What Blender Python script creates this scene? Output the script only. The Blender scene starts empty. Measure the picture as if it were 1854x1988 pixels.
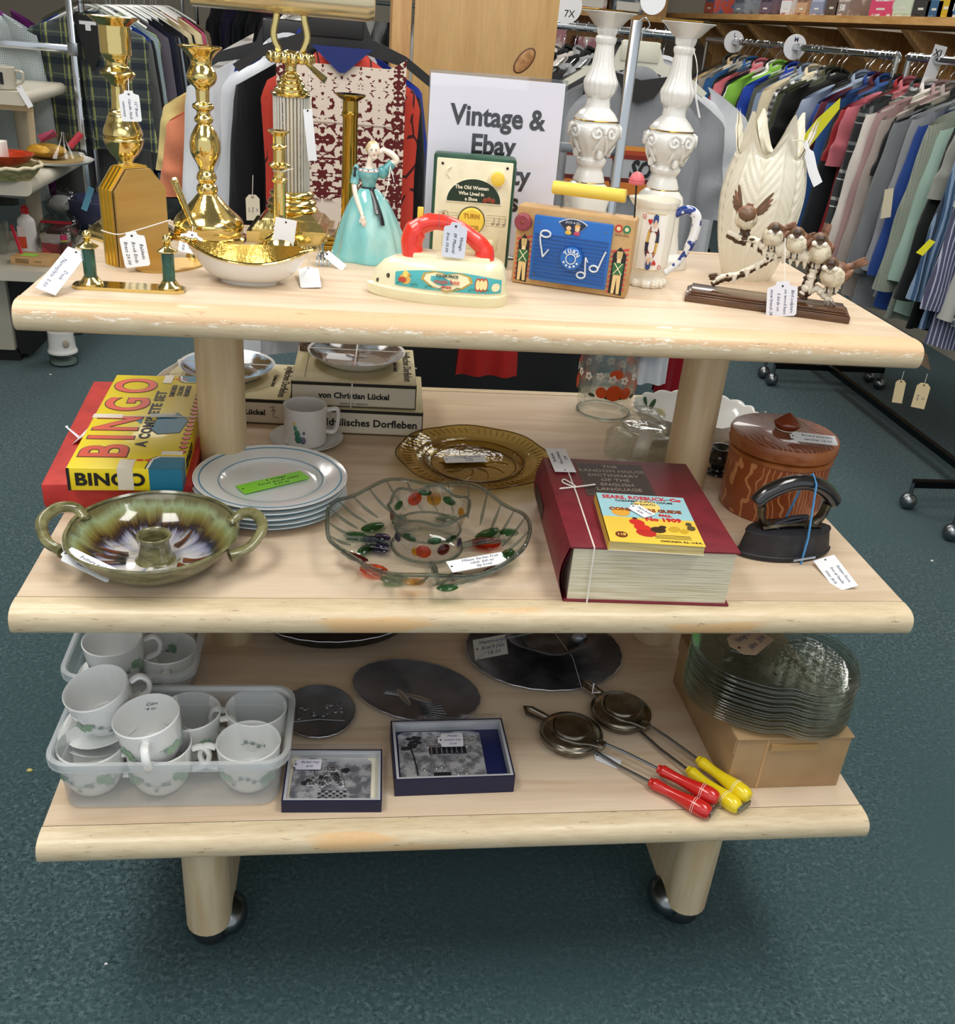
import bpy, bmesh, math, random
from math import sin, cos, pi, sqrt, radians
from mathutils import Matrix, Vector, Euler
random.seed(7)
SC = bpy.context.scene
COL = SC.collection
# ------------------------------------------------------------------ camera
CAM = Vector((-0.19628, -1.51371, 1.40404)); FPX = 1862.56; PPX, PPY = 11.6, 14.9
cd = bpy.data.cameras.new('camera'); cam = bpy.data.objects.new('camera', cd); COL.objects.link(cam)
cam.location = CAM; cam.rotation_euler = (1.09043, -0.08153, -0.11796)
cd.sensor_fit = 'HORIZONTAL'; cd.sensor_width = 36; cd.lens = FPX/1854*36
cd.shift_x = -PPX/1854; cd.shift_y = PPY/1854; cd.clip_start = .02
SC.camera = cam
CM = Euler((1.09043, -0.08153, -0.11796)).to_matrix()
def ray(u, v): return CM @ Vector(((u-927-PPX)/FPX, -(v-994-PPY)/FPX, -1))
def on(u, v, z):
    r = ray(u, v); return CAM + r*((z-CAM.z)/r.z)
def ony(u, v, y):
    r = ray(u, v); return CAM + r*((y-CAM.y)/r.y)
# ------------------------------------------------------------------ light and exposure
SC.view_settings.view_transform = 'Standard'; SC.view_settings.look = 'None'
SC.view_settings.exposure = -0.10; SC.view_settings.gamma = 1
SC.cycles.use_denoising = True
SC.cycles.max_bounces = 8; SC.cycles.transparent_max_bounces = 24
SC.cycles.caustics_reflective = False; SC.cycles.caustics_refractive = True
SC.cycles.sample_clamp_indirect = 4
w = bpy.data.worlds.new('world'); SC.world = w; w.use_nodes = True
w.node_tree.nodes['Background'].inputs[0].default_value = (.9, .95, 1, 1)
w.node_tree.nodes['Background'].inputs[1].default_value = .9
def area(x, y, z, sx, sy, e, col=(1, .97, .92), rx=0, ry=0):
    l = bpy.data.lights.new('ceiling_or_fill_lamp', 'AREA'); l.shape = 'RECTANGLE'; l.size = sx; l.size_y = sy
    l.energy = e; l.color = col
    o = bpy.data.objects.new('fluorescent_or_fill_light', l); COL.objects.link(o); o.location = (x, y, z); o.rotation_euler = (rx, ry, 0)
    return o
area(-.3, -2.3, 2.5, 2.2, .7, 9, rx=radians(42))  # unseen fill light added behind the camera to brighten upright faces
for x, y, e in ((-1.0, -.75, 29), (.8, -.8, 29), (-1.3, 1.0, 22), (.7, .7, 19), (-1.1, 3.4, 26), (.6, 3.4, 22), (1.7, 2.7, 20), (1.9, 5.0, 30)):  # overhead fluorescents; the last is a fill added to brighten the pine wall shelf
    area(x, y, 2.72, .6, 1.25, e)
# ------------------------------------------------------------------ colours and materials
def lin(h, a=1):
    if not isinstance(h, str): return h
    h = h.lstrip('#'); c = [int(h[i:i+2], 16)/255 for i in (0, 2, 4)]
    return tuple(x/12.92 if x <= .04045 else ((x+.055)/1.055)**2.4 for x in c)+(a,)
_MC = {}
def newmat(name):
    m = bpy.data.materials.new(name); m.use_nodes = True; nt = m.node_tree
    return m, nt, nt.nodes['Principled BSDF'], nt.nodes['Material Output']
def N(nt, t, **k):
    n = nt.nodes.new(t)
    for a, b in k.items():
        if a.startswith('i_'):
            a = a[2:]; s = n.inputs[int(a)] if a.isdigit() else n.inputs[a.replace('_', ' ')]
            if isinstance(b, bpy.types.NodeSocket): nt.links.new(b, s)
            else: s.default_value = b
        else: setattr(n, a, b)
    return n
def coords(nt, scale=(1, 1, 1), rot=(0, 0, 0), kind='Object'):
    tc = N(nt, 'ShaderNodeTexCoord'); mp = N(nt, 'ShaderNodeMapping'); nt.links.new(tc.outputs[kind], mp.inputs[0])
    mp.inputs['Scale'].default_value = scale; mp.inputs['Rotation'].default_value = rot
    return mp.outputs[0]
def mixc(nt, f, a, b):
    n = nt.nodes.new('ShaderNodeMix'); n.data_type = 'RGBA'
    for s, x in ((0, f), (6, a), (7, b)):
        if isinstance(x, bpy.types.NodeSocket): nt.links.new(x, n.inputs[s])
        elif s == 0: n.inputs[0].default_value = x
        else: n.inputs[s].default_value = lin(x)
    return n.outputs[2]
def ramp(nt, f, lo, hi):
    n = N(nt, 'ShaderNodeMapRange'); nt.links.new(f, n.inputs[0]); n.inputs[1].default_value = lo; n.inputs[2].default_value = hi
    return n.outputs[0]
def noise(nt, vec, scale=5, detail=3, rough=.5, dist=0):
    n = N(nt, 'ShaderNodeTexNoise'); nt.links.new(vec, n.inputs['Vector']); n.inputs['Scale'].default_value = scale
    n.inputs['Detail'].default_value = detail; n.inputs['Roughness'].default_value = rough; n.inputs['Distortion'].default_value = dist
    return n.outputs[0]
def M(c, rough=.5, metal=0, c2=None, ns=8, lo=.4, hi=.6, bump=0, bs=60, coat=0, spec=.5, sheen=0, vec=(1, 1, 1), dist=0, emit=0, detail=3):
    key = (c, rough, metal, c2, ns, lo, hi, bump, bs, coat, spec, sheen, vec, dist, emit, detail)
    if key in _MC: return _MC[key]
    m, nt, p, o = newmat('mat'); p.inputs['Roughness'].default_value = rough; p.inputs['Metallic'].default_value = metal
    p.inputs['Specular IOR Level'].default_value = spec; p.inputs['Base Color'].default_value = lin(c)
    p.inputs['Coat Weight'].default_value = coat; p.inputs['Coat Roughness'].default_value = .08; p.inputs['Sheen Weight'].default_value = sheen
    if c2 or bump: cv = coords(nt, vec)
    if c2:
        f = ramp(nt, noise(nt, cv, ns, detail, .55, dist), lo, hi); nt.links.new(mixc(nt, f, c, c2), p.inputs['Base Color'])
    if bump:
        b = N(nt, 'ShaderNodeBump'); b.inputs['Strength'].default_value = bump; b.inputs['Distance'].default_value = .002
        nt.links.new(noise(nt, cv, bs, 4), b.inputs['Height']); nt.links.new(b.outputs[0], p.inputs['Normal'])
    if emit: p.inputs['Emission Color'].default_value = lin(c); p.inputs['Emission Strength'].default_value = emit
    _MC[key] = m; return m
def glass(c='#eef4f0', fac=.5, dark='#4c5650', rough=.02, bump=0, bs=40, gl=.5):
    """clear moulded glass: see-through, deeper tint where the wall is seen edge-on, gloss rising toward grazing angles"""
    m, nt, p, o = newmat('glass'); nt.nodes.remove(p)
    lw = N(nt, 'ShaderNodeLayerWeight'); lw.inputs[0].default_value = .5
    f = ramp(nt, lw.outputs['Facing'], .72, 1); pw = N(nt, 'ShaderNodeMath', operation='POWER'); nt.links.new(lw.outputs['Facing'], pw.inputs[0]); pw.inputs[1].default_value = 3.5
    tr = N(nt, 'ShaderNodeBsdfTransparent'); nt.links.new(mixc(nt, f, c, dark), tr.inputs[0])
    g = N(nt, 'ShaderNodeBsdfGlossy'); g.inputs['Roughness'].default_value = rough; g.inputs['Color'].default_value = (1, 1, 1, 1)
    mx = N(nt, 'ShaderNodeMixShader'); a = N(nt, 'ShaderNodeMath', operation='MULTIPLY_ADD'); nt.links.new(pw.outputs[0], a.inputs[0]); a.inputs[1].default_value = gl; a.inputs[2].default_value = .04
    a.use_clamp = True
    if bump:
        b = N(nt, 'ShaderNodeBump'); b.inputs['Strength'].default_value = bump; b.inputs['Distance'].default_value = .004
        nt.links.new(noise(nt, coords(nt), bs, 2), b.inputs['Height'])
        for n in (g, lw): nt.links.new(b.outputs[0], n.inputs['Normal'])
    nt.links.new(a.outputs[0], mx.inputs[0]); nt.links.new(tr.outputs[0], mx.inputs[1]); nt.links.new(g.outputs[0], mx.inputs[2])
    nt.links.new(mx.outputs[0], o.inputs[0]); return m
def cglass(c='#f6faf8', mixf=.45, rough=.0, ior=1.45, bump=0, bs=60):
    """solid clear glass: refracting glass blended with plain transparency so light still gets through to the shelf"""
    m, nt, p, o = newmat('clear_glass'); nt.nodes.remove(p); g = N(nt, 'ShaderNodeBsdfGlass'); g.inputs['Roughness'].default_value = rough; g.inputs['IOR'].default_value = ior; g.inputs['Color'].default_value = lin(c)
    t = N(nt, 'ShaderNodeBsdfTransparent'); t.inputs[0].default_value = lin(c); mx = N(nt, 'ShaderNodeMixShader'); mx.inputs[0].default_value = mixf
    if bump:
        b = N(nt, 'ShaderNodeBump'); b.inputs['Strength'].default_value = bump; b.inputs['Distance'].default_value = .004; nt.links.new(noise(nt, coords(nt), bs, 2), b.inputs['Height']); nt.links.new(b.outputs[0], g.inputs['Normal'])
    nt.links.new(t.outputs[0], mx.inputs[1]); nt.links.new(g.outputs[0], mx.inputs[2]); nt.links.new(mx.outputs[0], o.inputs[0]); return m
def frosted(c='#dfe4e6', alpha=.5):
    m, nt, p, o = newmat('frosted_plastic'); p.inputs['Base Color'].default_value = lin(c); p.inputs['Roughness'].default_value = .35
    p.inputs['Alpha'].default_value = alpha; return m
def wood(base, dark, sc=(1.2, 14, 14), rough=.38, coat=.15, contrast=(.35, .7), rot=(0, 0, 0)):
    m, nt, p, o = newmat('wood'); v = coords(nt, sc, rot)
    a = noise(nt, v, 3, 5, .6, .6); b = noise(nt, v, 14, 3, .5)
    mx = mixc(nt, ramp(nt, a, *contrast), base, dark)
    mx2 = nt.nodes.new('ShaderNodeMix'); mx2.data_type = 'RGBA'; mx2.blend_type = 'MULTIPLY'; mx2.inputs[0].default_value = .25
    nt.links.new(mx, mx2.inputs[6]); nt.links.new(b, mx2.inputs[7]); 
    nt.links.new(mx2.outputs[2], p.inputs['Base Color'])
    p.inputs['Roughness'].default_value = rough; p.inputs['Coat Weight'].default_value = coat; p.inputs['Coat Roughness'].default_value = .2
    return m
# ------------------------------------------------------------------ mesh builder
I4 = Matrix.Identity(4)
def TR(x=0, y=0, z=0, rx=0, ry=0, rz=0, s=1):
    m = Matrix.Translation((x, y, z)) @ Euler((rx, ry, rz)).to_matrix().to_4x4()
    return m @ Matrix.Scale(s, 4) if s != 1 else m
class K:
    def __init__(s, T=None): s.v = []; s.f = []; s.fm = []; s.mats = []; s.T = T or I4
    def add(s, m, vs, fs, T=None):
        if m not in s.mats: s.mats.append(m)
        i = s.mats.index(m); o = len(s.v); X = s.T @ T if T is not None else s.T
        s.v += [X @ Vector(p) for p in vs]; s.f += [tuple(o+j for j in f) for f in fs]; s.fm += [i]*len(fs); return s
    def box(s, m, x0, x1, y0, y1, z0, z1, b=0, T=None, seg=2):
        vs = [(x, y, z) for z in (z0, z1) for x, y in ((x0, y0), (x1, y0), (x1, y1), (x0, y1))]
        fs = [(3, 2, 1, 0), (4, 5, 6, 7), (0, 1, 5, 4), (1, 2, 6, 5), (2, 3, 7, 6), (3, 0, 4, 7)]
        if b:
            bm = bmesh.new(); bv = [bm.verts.new(v) for v in vs]; [bm.faces.new([bv[i] for i in f]) for f in fs]
            bmesh.ops.bevel(bm, geom=bm.edges[:], offset=b, segments=seg, profile=.5, affect='EDGES')
            bm.verts.index_update(); vs = [v.co.copy() for v in bm.verts]; fs = [[v.index for v in f.verts] for f in bm.faces]; bm.free()
        return s.add(m, vs, fs, T)
    def grid(s, m, fn, nu, nv, cu=False, cv=False, T=None):
        U = nu if cu else nu+1; V = nv if cv else nv+1
        vs = [fn(i/nu, j/nv) for j in range(V) for i in range(U)]; fs = []
        for j in range(nv):
            for i in range(nu):
                a, b = i, (i+1) % U; c, d = j, (j+1) % V
                fs.append((c*U+a, c*U+b, d*U+b, d*U+a))
        return s.add(m, vs, fs, T)
    def lathe(s, m, prof, n=32, T=None, mod=None, cap=True):
        """prof: (radius, z) from bottom to top; radius 0 closes"""
        vs = []; fs = []
        for (r, z) in prof:
            for i in range(n):
                a = 2*pi*i/n; q = mod(a, z, r) if mod else r
                vs.append((q*cos(a), q*sin(a), z) if not isinstance(q, tuple) else q)
        for j in range(len(prof)-1):
            for i in range(n):
                k = (i+1) % n; fs.append((j*n+i, j*n+k, j*n+n+k, j*n+n+i))
        if cap:
            if prof[0][0] > 1e-6: fs.append(tuple(range(n-1, -1, -1)))
            if prof[-1][0] > 1e-6: fs.append(tuple((len(prof)-1)*n+i for i in range(n)))
        return s.add(m, vs, fs, T)
    def tube(s, m, pts, r, n=8, T=None, flat=1, closed=False):
        pts = [Vector(p) for p in pts]; L = len(pts); rr = r if isinstance(r, (list, tuple)) else [r]*L
        vs = []; fs = []; up = None
        for i, p in enumerate(pts):
            t = (pts[(i+1) % L]-pts[i-1]) if closed else (pts[min(i+1, L-1)]-pts[max(i-1, 0)])
            t = t.normalized() if t.length > 1e-9 else Vector((0, 0, 1))
            if up is None:
                up = Vector((0, 0, 1)) if abs(t.z) < .9 else Vector((0, 1, 0))
            up = (up-t*up.dot(t)); up = up.normalized() if up.length > 1e-6 else Vector((1, 0, 0)); sd = t.cross(up)
            for k in range(n):
                a = 2*pi*k/n; vs.append(p+(sd*cos(a)*flat+up*sin(a))*rr[i])
        for i in range(L if closed else L-1):
            for k in range(n):
                q = (k+1) % n; j = (i+1) % L; fs.append((i*n+k, i*n+q, j*n+q, j*n+k))
        if not closed: fs += [tuple(range(n-1, -1, -1)), tuple((L-1)*n+k for k in range(n))]
        return s.add(m, vs, fs, T)
    def prism(s, m, poly, z0, z1, T=None, m2=None, ins=0):
        n = len(poly); vs = [(x, y, z0) for x, y in poly]+[(x, y, z1) for x, y in poly]
        s.add(m, vs, [(i, (i+1) % n, n+(i+1) % n, n+i) for i in range(n)]+[tuple(range(n-1, -1, -1))], T)
        return s.add(m2 or m, vs[n:], [tuple(range(n))], T)
    def ball(s, m, c, r, n=12, T=None, rz=0):
        r = (r, r, r) if not isinstance(r, tuple) else r; h = max(4, n//2)
        X = Matrix.Translation(c) @ Euler(rz if isinstance(rz, tuple) else (0, 0, rz)).to_matrix().to_4x4()
        prof = [(sin(pi*j/h), -cos(pi*j/h)) for j in range(h+1)]; prof[0] = (1e-4, -1); prof[-1] = (1e-4, 1)
        X = X @ Matrix.Diagonal((*r, 1)); return s.lathe(m, prof, n, (T @ X) if T is not None else X)
    def text(s, m, txt, size, T=None, ext=.0003, bold=0, align='CENTER', sx=1, spc=1, shear=0, res=2):
        cu = bpy.data.curves.new('t', 'FONT'); cu.body = txt; cu.size = size; cu.extrude = ext; cu.offset = bold; cu.align_x = align
        cu.align_y = 'CENTER'; cu.resolution_u = res; cu.space_character = spc; cu.shear = shear
        o = bpy.data.objects.new('t', cu); me = o.to_mesh()
        vs = [(v.co.x*sx, v.co.y, v.co.z) for v in me.vertices]; fs = [tuple(p.vertices) for p in me.polygons]
        o.to_mesh_clear(); bpy.data.objects.remove(o); bpy.data.curves.remove(cu); return s.add(m, vs, fs, T)
    def mesh(s, name, ang=35):
        me = bpy.data.meshes.new(name); me.from_pydata(s.v, [], s.f); me.polygons.foreach_set('material_index', s.fm)
        for m in s.mats: me.materials.append(m)
        me.validate(); me.update()
        bm = bmesh.new(); bm.from_mesh(me); bmesh.ops.recalc_face_normals(bm, faces=bm.faces[:]); bm.to_mesh(me); bm.free()
        me.polygons.foreach_set('use_smooth', [True]*len(me.polygons)); me.set_sharp_from_angle(angle=radians(ang)); return me
    def obj(s, name, parent=None, ang=35, **k):
        o = bpy.data.objects.new(name, s.mesh(name, ang)); COL.objects.link(o)
        if parent is not None:
            o.parent = parent
            if k.pop('world', False):
                P = I4; q = parent; chain = []
                while q is not None: chain.append(q); q = q.parent
                for q in reversed(chain): P = P @ Matrix.LocRotScale(q.location, q.rotation_euler, q.scale)
                o.matrix_basis = P.inverted()
        for a, b in k.items():
            if a == 'loc': o.location = b
            elif a == 'rot': o.rotation_euler = b
            else: o[a] = b
        return o
def thing(name, label, cat, loc=(0, 0, 0), rz=0, group=None, rot=None):
    o = bpy.data.objects.new(name, None); COL.objects.link(o); o.location = loc; o.rotation_euler = rot or (0, 0, rz)
    o.empty_display_size = .05; o['label'] = label; o['category'] = cat
    if group: o['group'] = group
    return o
def dup(root, loc=None, rz=None, label=None, group=None):
    r = root.copy(); COL.objects.link(r)
    if loc is not None: r.location = loc
    if rz is not None: r.rotation_euler = (0, 0, rz) if not isinstance(rz, tuple) else rz
    if label: r['label'] = label
    if group: r['group'] = group
    for ch in list(root.children):
        c = ch.copy(); COL.objects.link(c); c.parent = r
        for g in list(ch.children):
            d = g.copy(); COL.objects.link(d); d.parent = c
    return r
def struct(name, k, ang=35):
    o = k.obj(name, ang=ang); o['kind'] = 'structure'; return o
def rrect(w, h, r, n=4):
    out = []
    for cx, cy, a0 in ((w/2-r, h/2-r, 0), (-w/2+r, h/2-r, pi/2), (-w/2+r, -h/2+r, pi), (w/2-r, -h/2+r, 1.5*pi)):
        for i in range(n+1): a = a0+pi/2*i/n; out.append((cx+r*cos(a), cy+r*sin(a)))
    return out
def bez(pts, n=12):
    """Catmull-Rom through the points"""
    P = [Vector(p) for p in pts]; out = []
    for i in range(len(P)-1):
        a, b, c, d = P[max(i-1, 0)], P[i], P[i+1], P[min(i+2, len(P)-1)]
        for j in range(n):
            t = j/n; out.append(.5*((2*b)+(c-a)*t+(2*a-5*b+4*c-d)*t*t+(3*b-a-3*c+d)*t**3))
    out.append(P[-1]); return out
# ------------------------------------------------------------------ shared materials
CHROME = M('#c8ccd0', .15, 1); STEEL = M('#8d9296', .3, 1); DARKMETAL = M('#2e3133', .35, 1)
BRASS = M('#e6cf8a', .12, 1, bump=.22, bs=85); BRASS_S = M('#dcbd7e', .46, 1, '#d0ac6a', 3, .35, .65, vec=(1, 1, 12)); BRASS_D = M('#a98a3e', .18, 1)
PAPER = M('#eef0f4', .7); MANILA = M('#e0d0ae', .75); INK = M('#3a4468', .7); BLACK = M('#121212', .5); STRING = M('#e9e4da', .8)
WHITE_CHINA = M('#e9e9e6', .12, coat=.6); BLACKPL = M('#1a1b1c', .45)
GLASS = glass(); CLEARPL = glass('#dde0de', .45, '#8a8f8e', .08)
# ------------------------------------------------------------------ price tags
def price_tag(parent, anchor, dirv, up, w, h, lines, string_from=None, kind='notch', mat=None, bend=.0, tsz=None, ink=None, name='price_tag'):
    """a paper tag: anchor = its punched end (world), dirv runs down its length, up is the face normal"""
    mat = mat or PAPER; ink = ink or INK
    d = Vector(dirv).normalized(); nrm = Vector(up); nrm = (nrm-d*nrm.dot(d)).normalized(); sx = nrm.cross(d)
    X = Matrix((( sx.x, -d.x, nrm.x, anchor[0]), (sx.y, -d.y, nrm.y, anchor[1]), (sx.z, -d.z, nrm.z, anchor[2]), (0, 0, 0, 1)))
    k = K()
    if kind == 'notch':   # scalloped shoulders
        c = w*.27
        poly = [(-w*.2, 0), (-w*.23, -c*.45), (-w*.32, -c*.6), (-w*.48, -c*.75), (-w/2, -c*1.15), (-w/2, -h+c*.25), (-w/2+c*.25, -h), (w/2-c*.25, -h), (w/2, -h+c*.25), (w/2, -c*1.15), (w*.48, -c*.75), (w*.32, -c*.6), (w*.23, -c*.45), (w*.2, 0)]
    elif kind == 'clip':  # shipping tag with cut corners
        poly = [(-w*.25, 0), (-w/2, -w*.28), (-w/2, -h), (w/2, -h), (w/2, -w*.28), (w*.25, 0)]
    else: poly = [(-w/2, 0), (-w/2, -h), (w/2, -h), (w/2, 0)]
    poly = poly[::-1]
    k.prism(mat, poly, -.0004, .0004, X)
    k.lathe(BLACK if kind != 'clip' else M('#6b4a32', .6), [(.0016 if kind != 'clip' else .003, -.0006), (.0016 if kind != 'clip' else .003, .0007)], 8, X @ TR(0, -w*.16, 0))
    if kind == 'clip': k.lathe(BLACK, [(.0012, .0006), (.0012, .0009)], 8, X @ TR(0, -w*.16, 0))
    n = len(lines)
    if n:
        ts = tsz or min(h*.2, w*.62/n*.95)
        for i, t in enumerate(lines):   # handwriting runs along the tag
            k.text(ink, t, ts, X @ TR(w*.5-w*(i+.7)/(n+.4), -h*.58, .0006, rz=-pi/2), ext=.0001, shear=.25, sx=min(1, h*.8/max(1e-6, len(t)*ts*.5)), res=1)
    if string_from is not None:
        a = X @ Vector((0, -w*.16, .0008)); b = Vector(string_from)
        k.tube(STRING, bez([a, (a+b)/2+Vector((0, 0, -.004)), b], 4), .0007, 5)
    return k.obj(name, parent, world=True)
# ================================================================== ROOM
def carpet():
    m, nt, p, o = newmat('carpet'); v = coords(nt)
    a = noise(nt, v, 120, 4, .8); b = noise(nt, v, 1.3, 3, .5); c = noise(nt, v, 55, 2, .6)
    x = mixc(nt, ramp(nt, a, .42, .60), '#15252a', '#70888e'); y = mixc(nt, ramp(nt, c, .35, .7), x, '#3b5257')
    z = mixc(nt, ramp(nt, b, .3, .75), y, '#3f575b'); nt.links.new(z, p.inputs['Base Color'])
    p.inputs['Roughness'].default_value = .95; p.inputs['Specular IOR Level'].default_value = .1; p.inputs['Sheen Weight'].default_value = .15
    bp = N(nt, 'ShaderNodeBump'); bp.inputs['Strength'].default_value = .6; bp.inputs['Distance'].default_value = .004
    nt.links.new(a, bp.inputs['Height']); nt.links.new(bp.outputs[0], p.inputs['Normal']); return m
struct('floor', K().box(carpet(), -3.2, 3.2, -2.6, 8.2, -.02, 0))
WALLM = M('#b9b2a4', .8, bump=.1)
struct('wall_back', K().box(WALLM, -3.2, 3.2, 8.0, 8.1, 0, 2.9)); struct('wall_left', K().box(WALLM, -3.3, -3.2, -2.6, 8.1, 0, 2.9))
struct('wall_right', K().box(WALLM, 3.0, 3.1, -2.6, 8.1, 0, 2.9))
struct('ceiling', K().box(M('#d8d6cf', .9), -3.3, 3.2, -2.6, 8.2, 2.9, 2.98))
# lint on the carpet
for i, (u, v, s, c) in enumerate(((206, 1872, .003, '#eef2f2'), (58, 1497, .006, '#d8c878'), (98, 728, .006, '#cfd6d2'), (1486, 801, .006, '#cfd6d2'), (1809, 1090, .006, '#dfe6e2'), (128, 1011, .004, '#cfd6d2'))):
    P = on(u, v, 0); k = K(); k.ball(M(c, .9), (0, 0, s*.4), (s, s*.7, s*.5), 8)
    o = k.obj('lint_fleck', loc=P); o['category'] = 'lint'
    o['label'] = ['small white fleck of lint on the carpet at the lower left', 'yellow crumb on the carpet left of the clear cup bin', 'pale lint fleck on the carpet below the glass chopper jar', 'pale fleck on the carpet behind the carved canister', 'white fleck on the dark carpet right of the middle shelf corner', 'tiny pale fleck on the carpet left of the green pottery dish'][i]
# ================================================================== DISPLAY STAND
def topwood(sc=1):
    m, nt, p, o = newmat('maple_laminate'); v = coords(nt, (1.0, 9, 9))
    a = noise(nt, v, 2.2, 4, .55, 1.1); b = noise(nt, coords(nt, (2, 60, 60)), 6, 3, .6)
    x = mixc(nt, ramp(nt, a, .42, .62), '#dac6ae', '#c4a98c'); y = mixc(nt, ramp(nt, b, .3, .8), x, '#d2bda2')
    nt.links.new(y, p.inputs['Base Color']); p.inputs['Roughness'].default_value = .48; p.inputs['Specular IOR Level'].default_value = .35
    return m
def nosewood(worn):
    m, nt, p, o = newmat('painted_nosing'); v = coords(nt, (3, 9, 9)); v2 = coords(nt, (1, 4, 4)); v3 = coords(nt, (6, 40, 40))
    a = noise(nt, v, 5, 6, .75, .4); g = noise(nt, v3, 4, 3, .6); d = noise(nt, coords(nt, (5, 34, 34)), 5, 6, .8)
    x = mixc(nt, ramp(nt, g, .3, .8), '#dccbaa', '#c7b28e')
    if worn:
        # upward facing band rubbed to bare wood, with white chips along its border
        geo = N(nt, 'ShaderNodeTexCoord'); sp = N(nt, 'ShaderNodeSeparateXYZ'); nt.links.new(geo.outputs['Object'], sp.inputs[0])
        h = N(nt, 'ShaderNodeMath', operation='MULTIPLY_ADD'); nt.links.new(a, h.inputs[0]); h.inputs[1].default_value = .030; nt.links.new(sp.outputs[2], h.inputs[2])
        f1 = ramp(nt, h.outputs[0], 1.0475, 1.0485); x = mixc(nt, f1, x, '#d9b78f')
        ch = noise(nt, coords(nt, (5, 22, 22)), 10, 6, .8); cf = ramp(nt, ch, .555, .57)
        bw = N(nt, 'ShaderNodeMath', operation='COMPARE'); nt.links.new(h.outputs[0], bw.inputs[0]); bw.inputs[1].default_value = 1.0480; bw.inputs[2].default_value = .0042
        mu = N(nt, 'ShaderNodeMath', operation='MULTIPLY'); nt.links.new(cf, mu.inputs[0]); nt.links.new(bw.outputs[0], mu.inputs[1])
        x = mixc(nt, mu.outputs[0], x, '#f3ead9')
    else:
        x = mixc(nt, ramp(nt, noise(nt, v2, 3, 3), .62, .66), x, '#dbb583')
    x = mixc(nt, ramp(nt, d, .61, .66), x, '#94795a')
    nt.links.new(x, p.inputs['Base Color']); p.inputs['Roughness'].default_value = .42; p.inputs['Coat Weight'].default_value = .15
    return m
TOPW = topwood(); NOSE1 = nosewood(True); NOSE2 = nosewood(False); SEAM = M('#5b4630', .7)
POSTM = M('#dac6a4', .45, c2='#cbb28a', ns=3, vec=(14, 14, 1.2), coat=.1)
stand = thing('display_stand', 'tiered pale wooden display stand on casters with three wide shelves', 'display stand')
ZS = (1.0488, .70005, .3728); TH = .0395
for i, (W, D, z) in enumerate(((1.22, .4992, ZS[0]), (1.2299, .8174, ZS[1]), (1.207, .9634, ZS[2]))):
    k = K(); k.box(TOPW, -W/2, W/2, -D/2, D/2, z-TH+.004, z, .0015); s = k.obj('shelf_board', stand, label=['top shelf board with bare wood grain', 'middle shelf board', 'bottom shelf board, the widest'][i])
    for sg in (-1, 1):
        pr = []   # bullnose profile in (y,z)
        for j in range(13):
            a = pi/2-pi*j/12; pr.append((.026*max(0, cos(a))**.8+.012, z-TH/2+TH/2*(1 if sin(a) > 0 else -1)*abs(sin(a))**.8))
        pr = [(.0012, z)]+pr+[(.0012, z-TH)]
        n = len(pr); kk = K(); vs = [(x, sg*(D/2+a), b) for x in (-W/2, W/2) for a, b in pr]
        kk.add(NOSE1 if i == 0 else NOSE2, vs, [(j, (j+1) % n, n+(j+1) % n, n+j) for j in range(n)]+[tuple(range(n)), tuple(range(2*n-1, n-1, -1))])
        kk.box(SEAM, -W/2, W/2, min(sg*D/2, sg*(D/2+.0014)), max(sg*D/2, sg*(D/2+.0014)), z-.01, z-.0003)
        kk.obj('edge_nosing', s, world=True, label='cream rounded edge with worn patches')
for sx in (-1, 1):
    for z0, z1 in ((ZS[1], ZS[0]-TH), (ZS[2], ZS[1]-TH)):
        K().lathe(POSTM, [(.0375, z0), (.0375, z1)], 40, TR(sx*.398, -.0215)).obj('support_post', stand)
    # foot panel with rounded front edge
    k = K(); hw = .036; poly = [(-hw, .36), (-hw, -.385)]+[(-hw*cos(a), -.385-hw*sin(a)) for a in [pi*j/10 for j in range(1, 10)]]+[(hw, -.385), (hw, .36)]
    poly = [(x, y) for x, y in poly]
    k.prism(POSTM, [(x*(1 if True else 1), y) for x, y in poly][::-1], .062, ZS[2]-TH, TR(sx*.407, 0))
    k.obj('foot_panel', stand)
    for cy in (-.365, .34):
        k = K(TR(sx*(.407), cy)); k.ball(M('#3c4244', .3, .6), (-sx*.0, 0, .036), (.036, .045, .034), 20)
        k.ball(M('#84888a', .25, 1), (-.030 if sx > 0 else .030, 0, .05), (.030, .040, .030), 16); k.lathe(BLACKPL, [(.02, .0), (.026, .006), (.03, .02), (.04, .045), (.036, .06)], 20)
        k.obj('caster', stand)
# ================================================================== pixel-profile helpers (turn measured outlines into metres)
def proj(P):
    c = CM.transposed() @ (Vector(P)-CAM); return (927+PPX-FPX*c.x/c.z, 994+PPY+FPX*c.y/c.z)
def ppm(P): return FPX/-(CM.transposed() @ (Vector(P)-CAM)).z
def zfor(P, v):
    lo, hi = P[2]-.6, P[2]+1.2
    for _ in range(40):
        m = (lo+hi)/2
        if proj((P[0], P[1], m))[1] > v: lo = m
        else: hi = m
    return lo
def prof(P, pts, r0=True):
    """pts (v, halfwidth in px) bottom to top -> (r, z) above P; the first v is taken as z=0"""
    out = []
    for i, (v, hw) in enumerate(pts):
        z = zfor(P, v) if i else P[2]
        z = max(z, P[2]); out.append((hw/ppm((P[0], P[1], z)), z-P[2]))
    z0 = 0; res = []
    for r, z in out: z0 = max(z0, z); res.append((r, z0))
    return res
def smooth(pr, n=5): return [tuple(p[:2]) for p in bez([(a, b, 0) for a, b in pr], n)]
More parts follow.
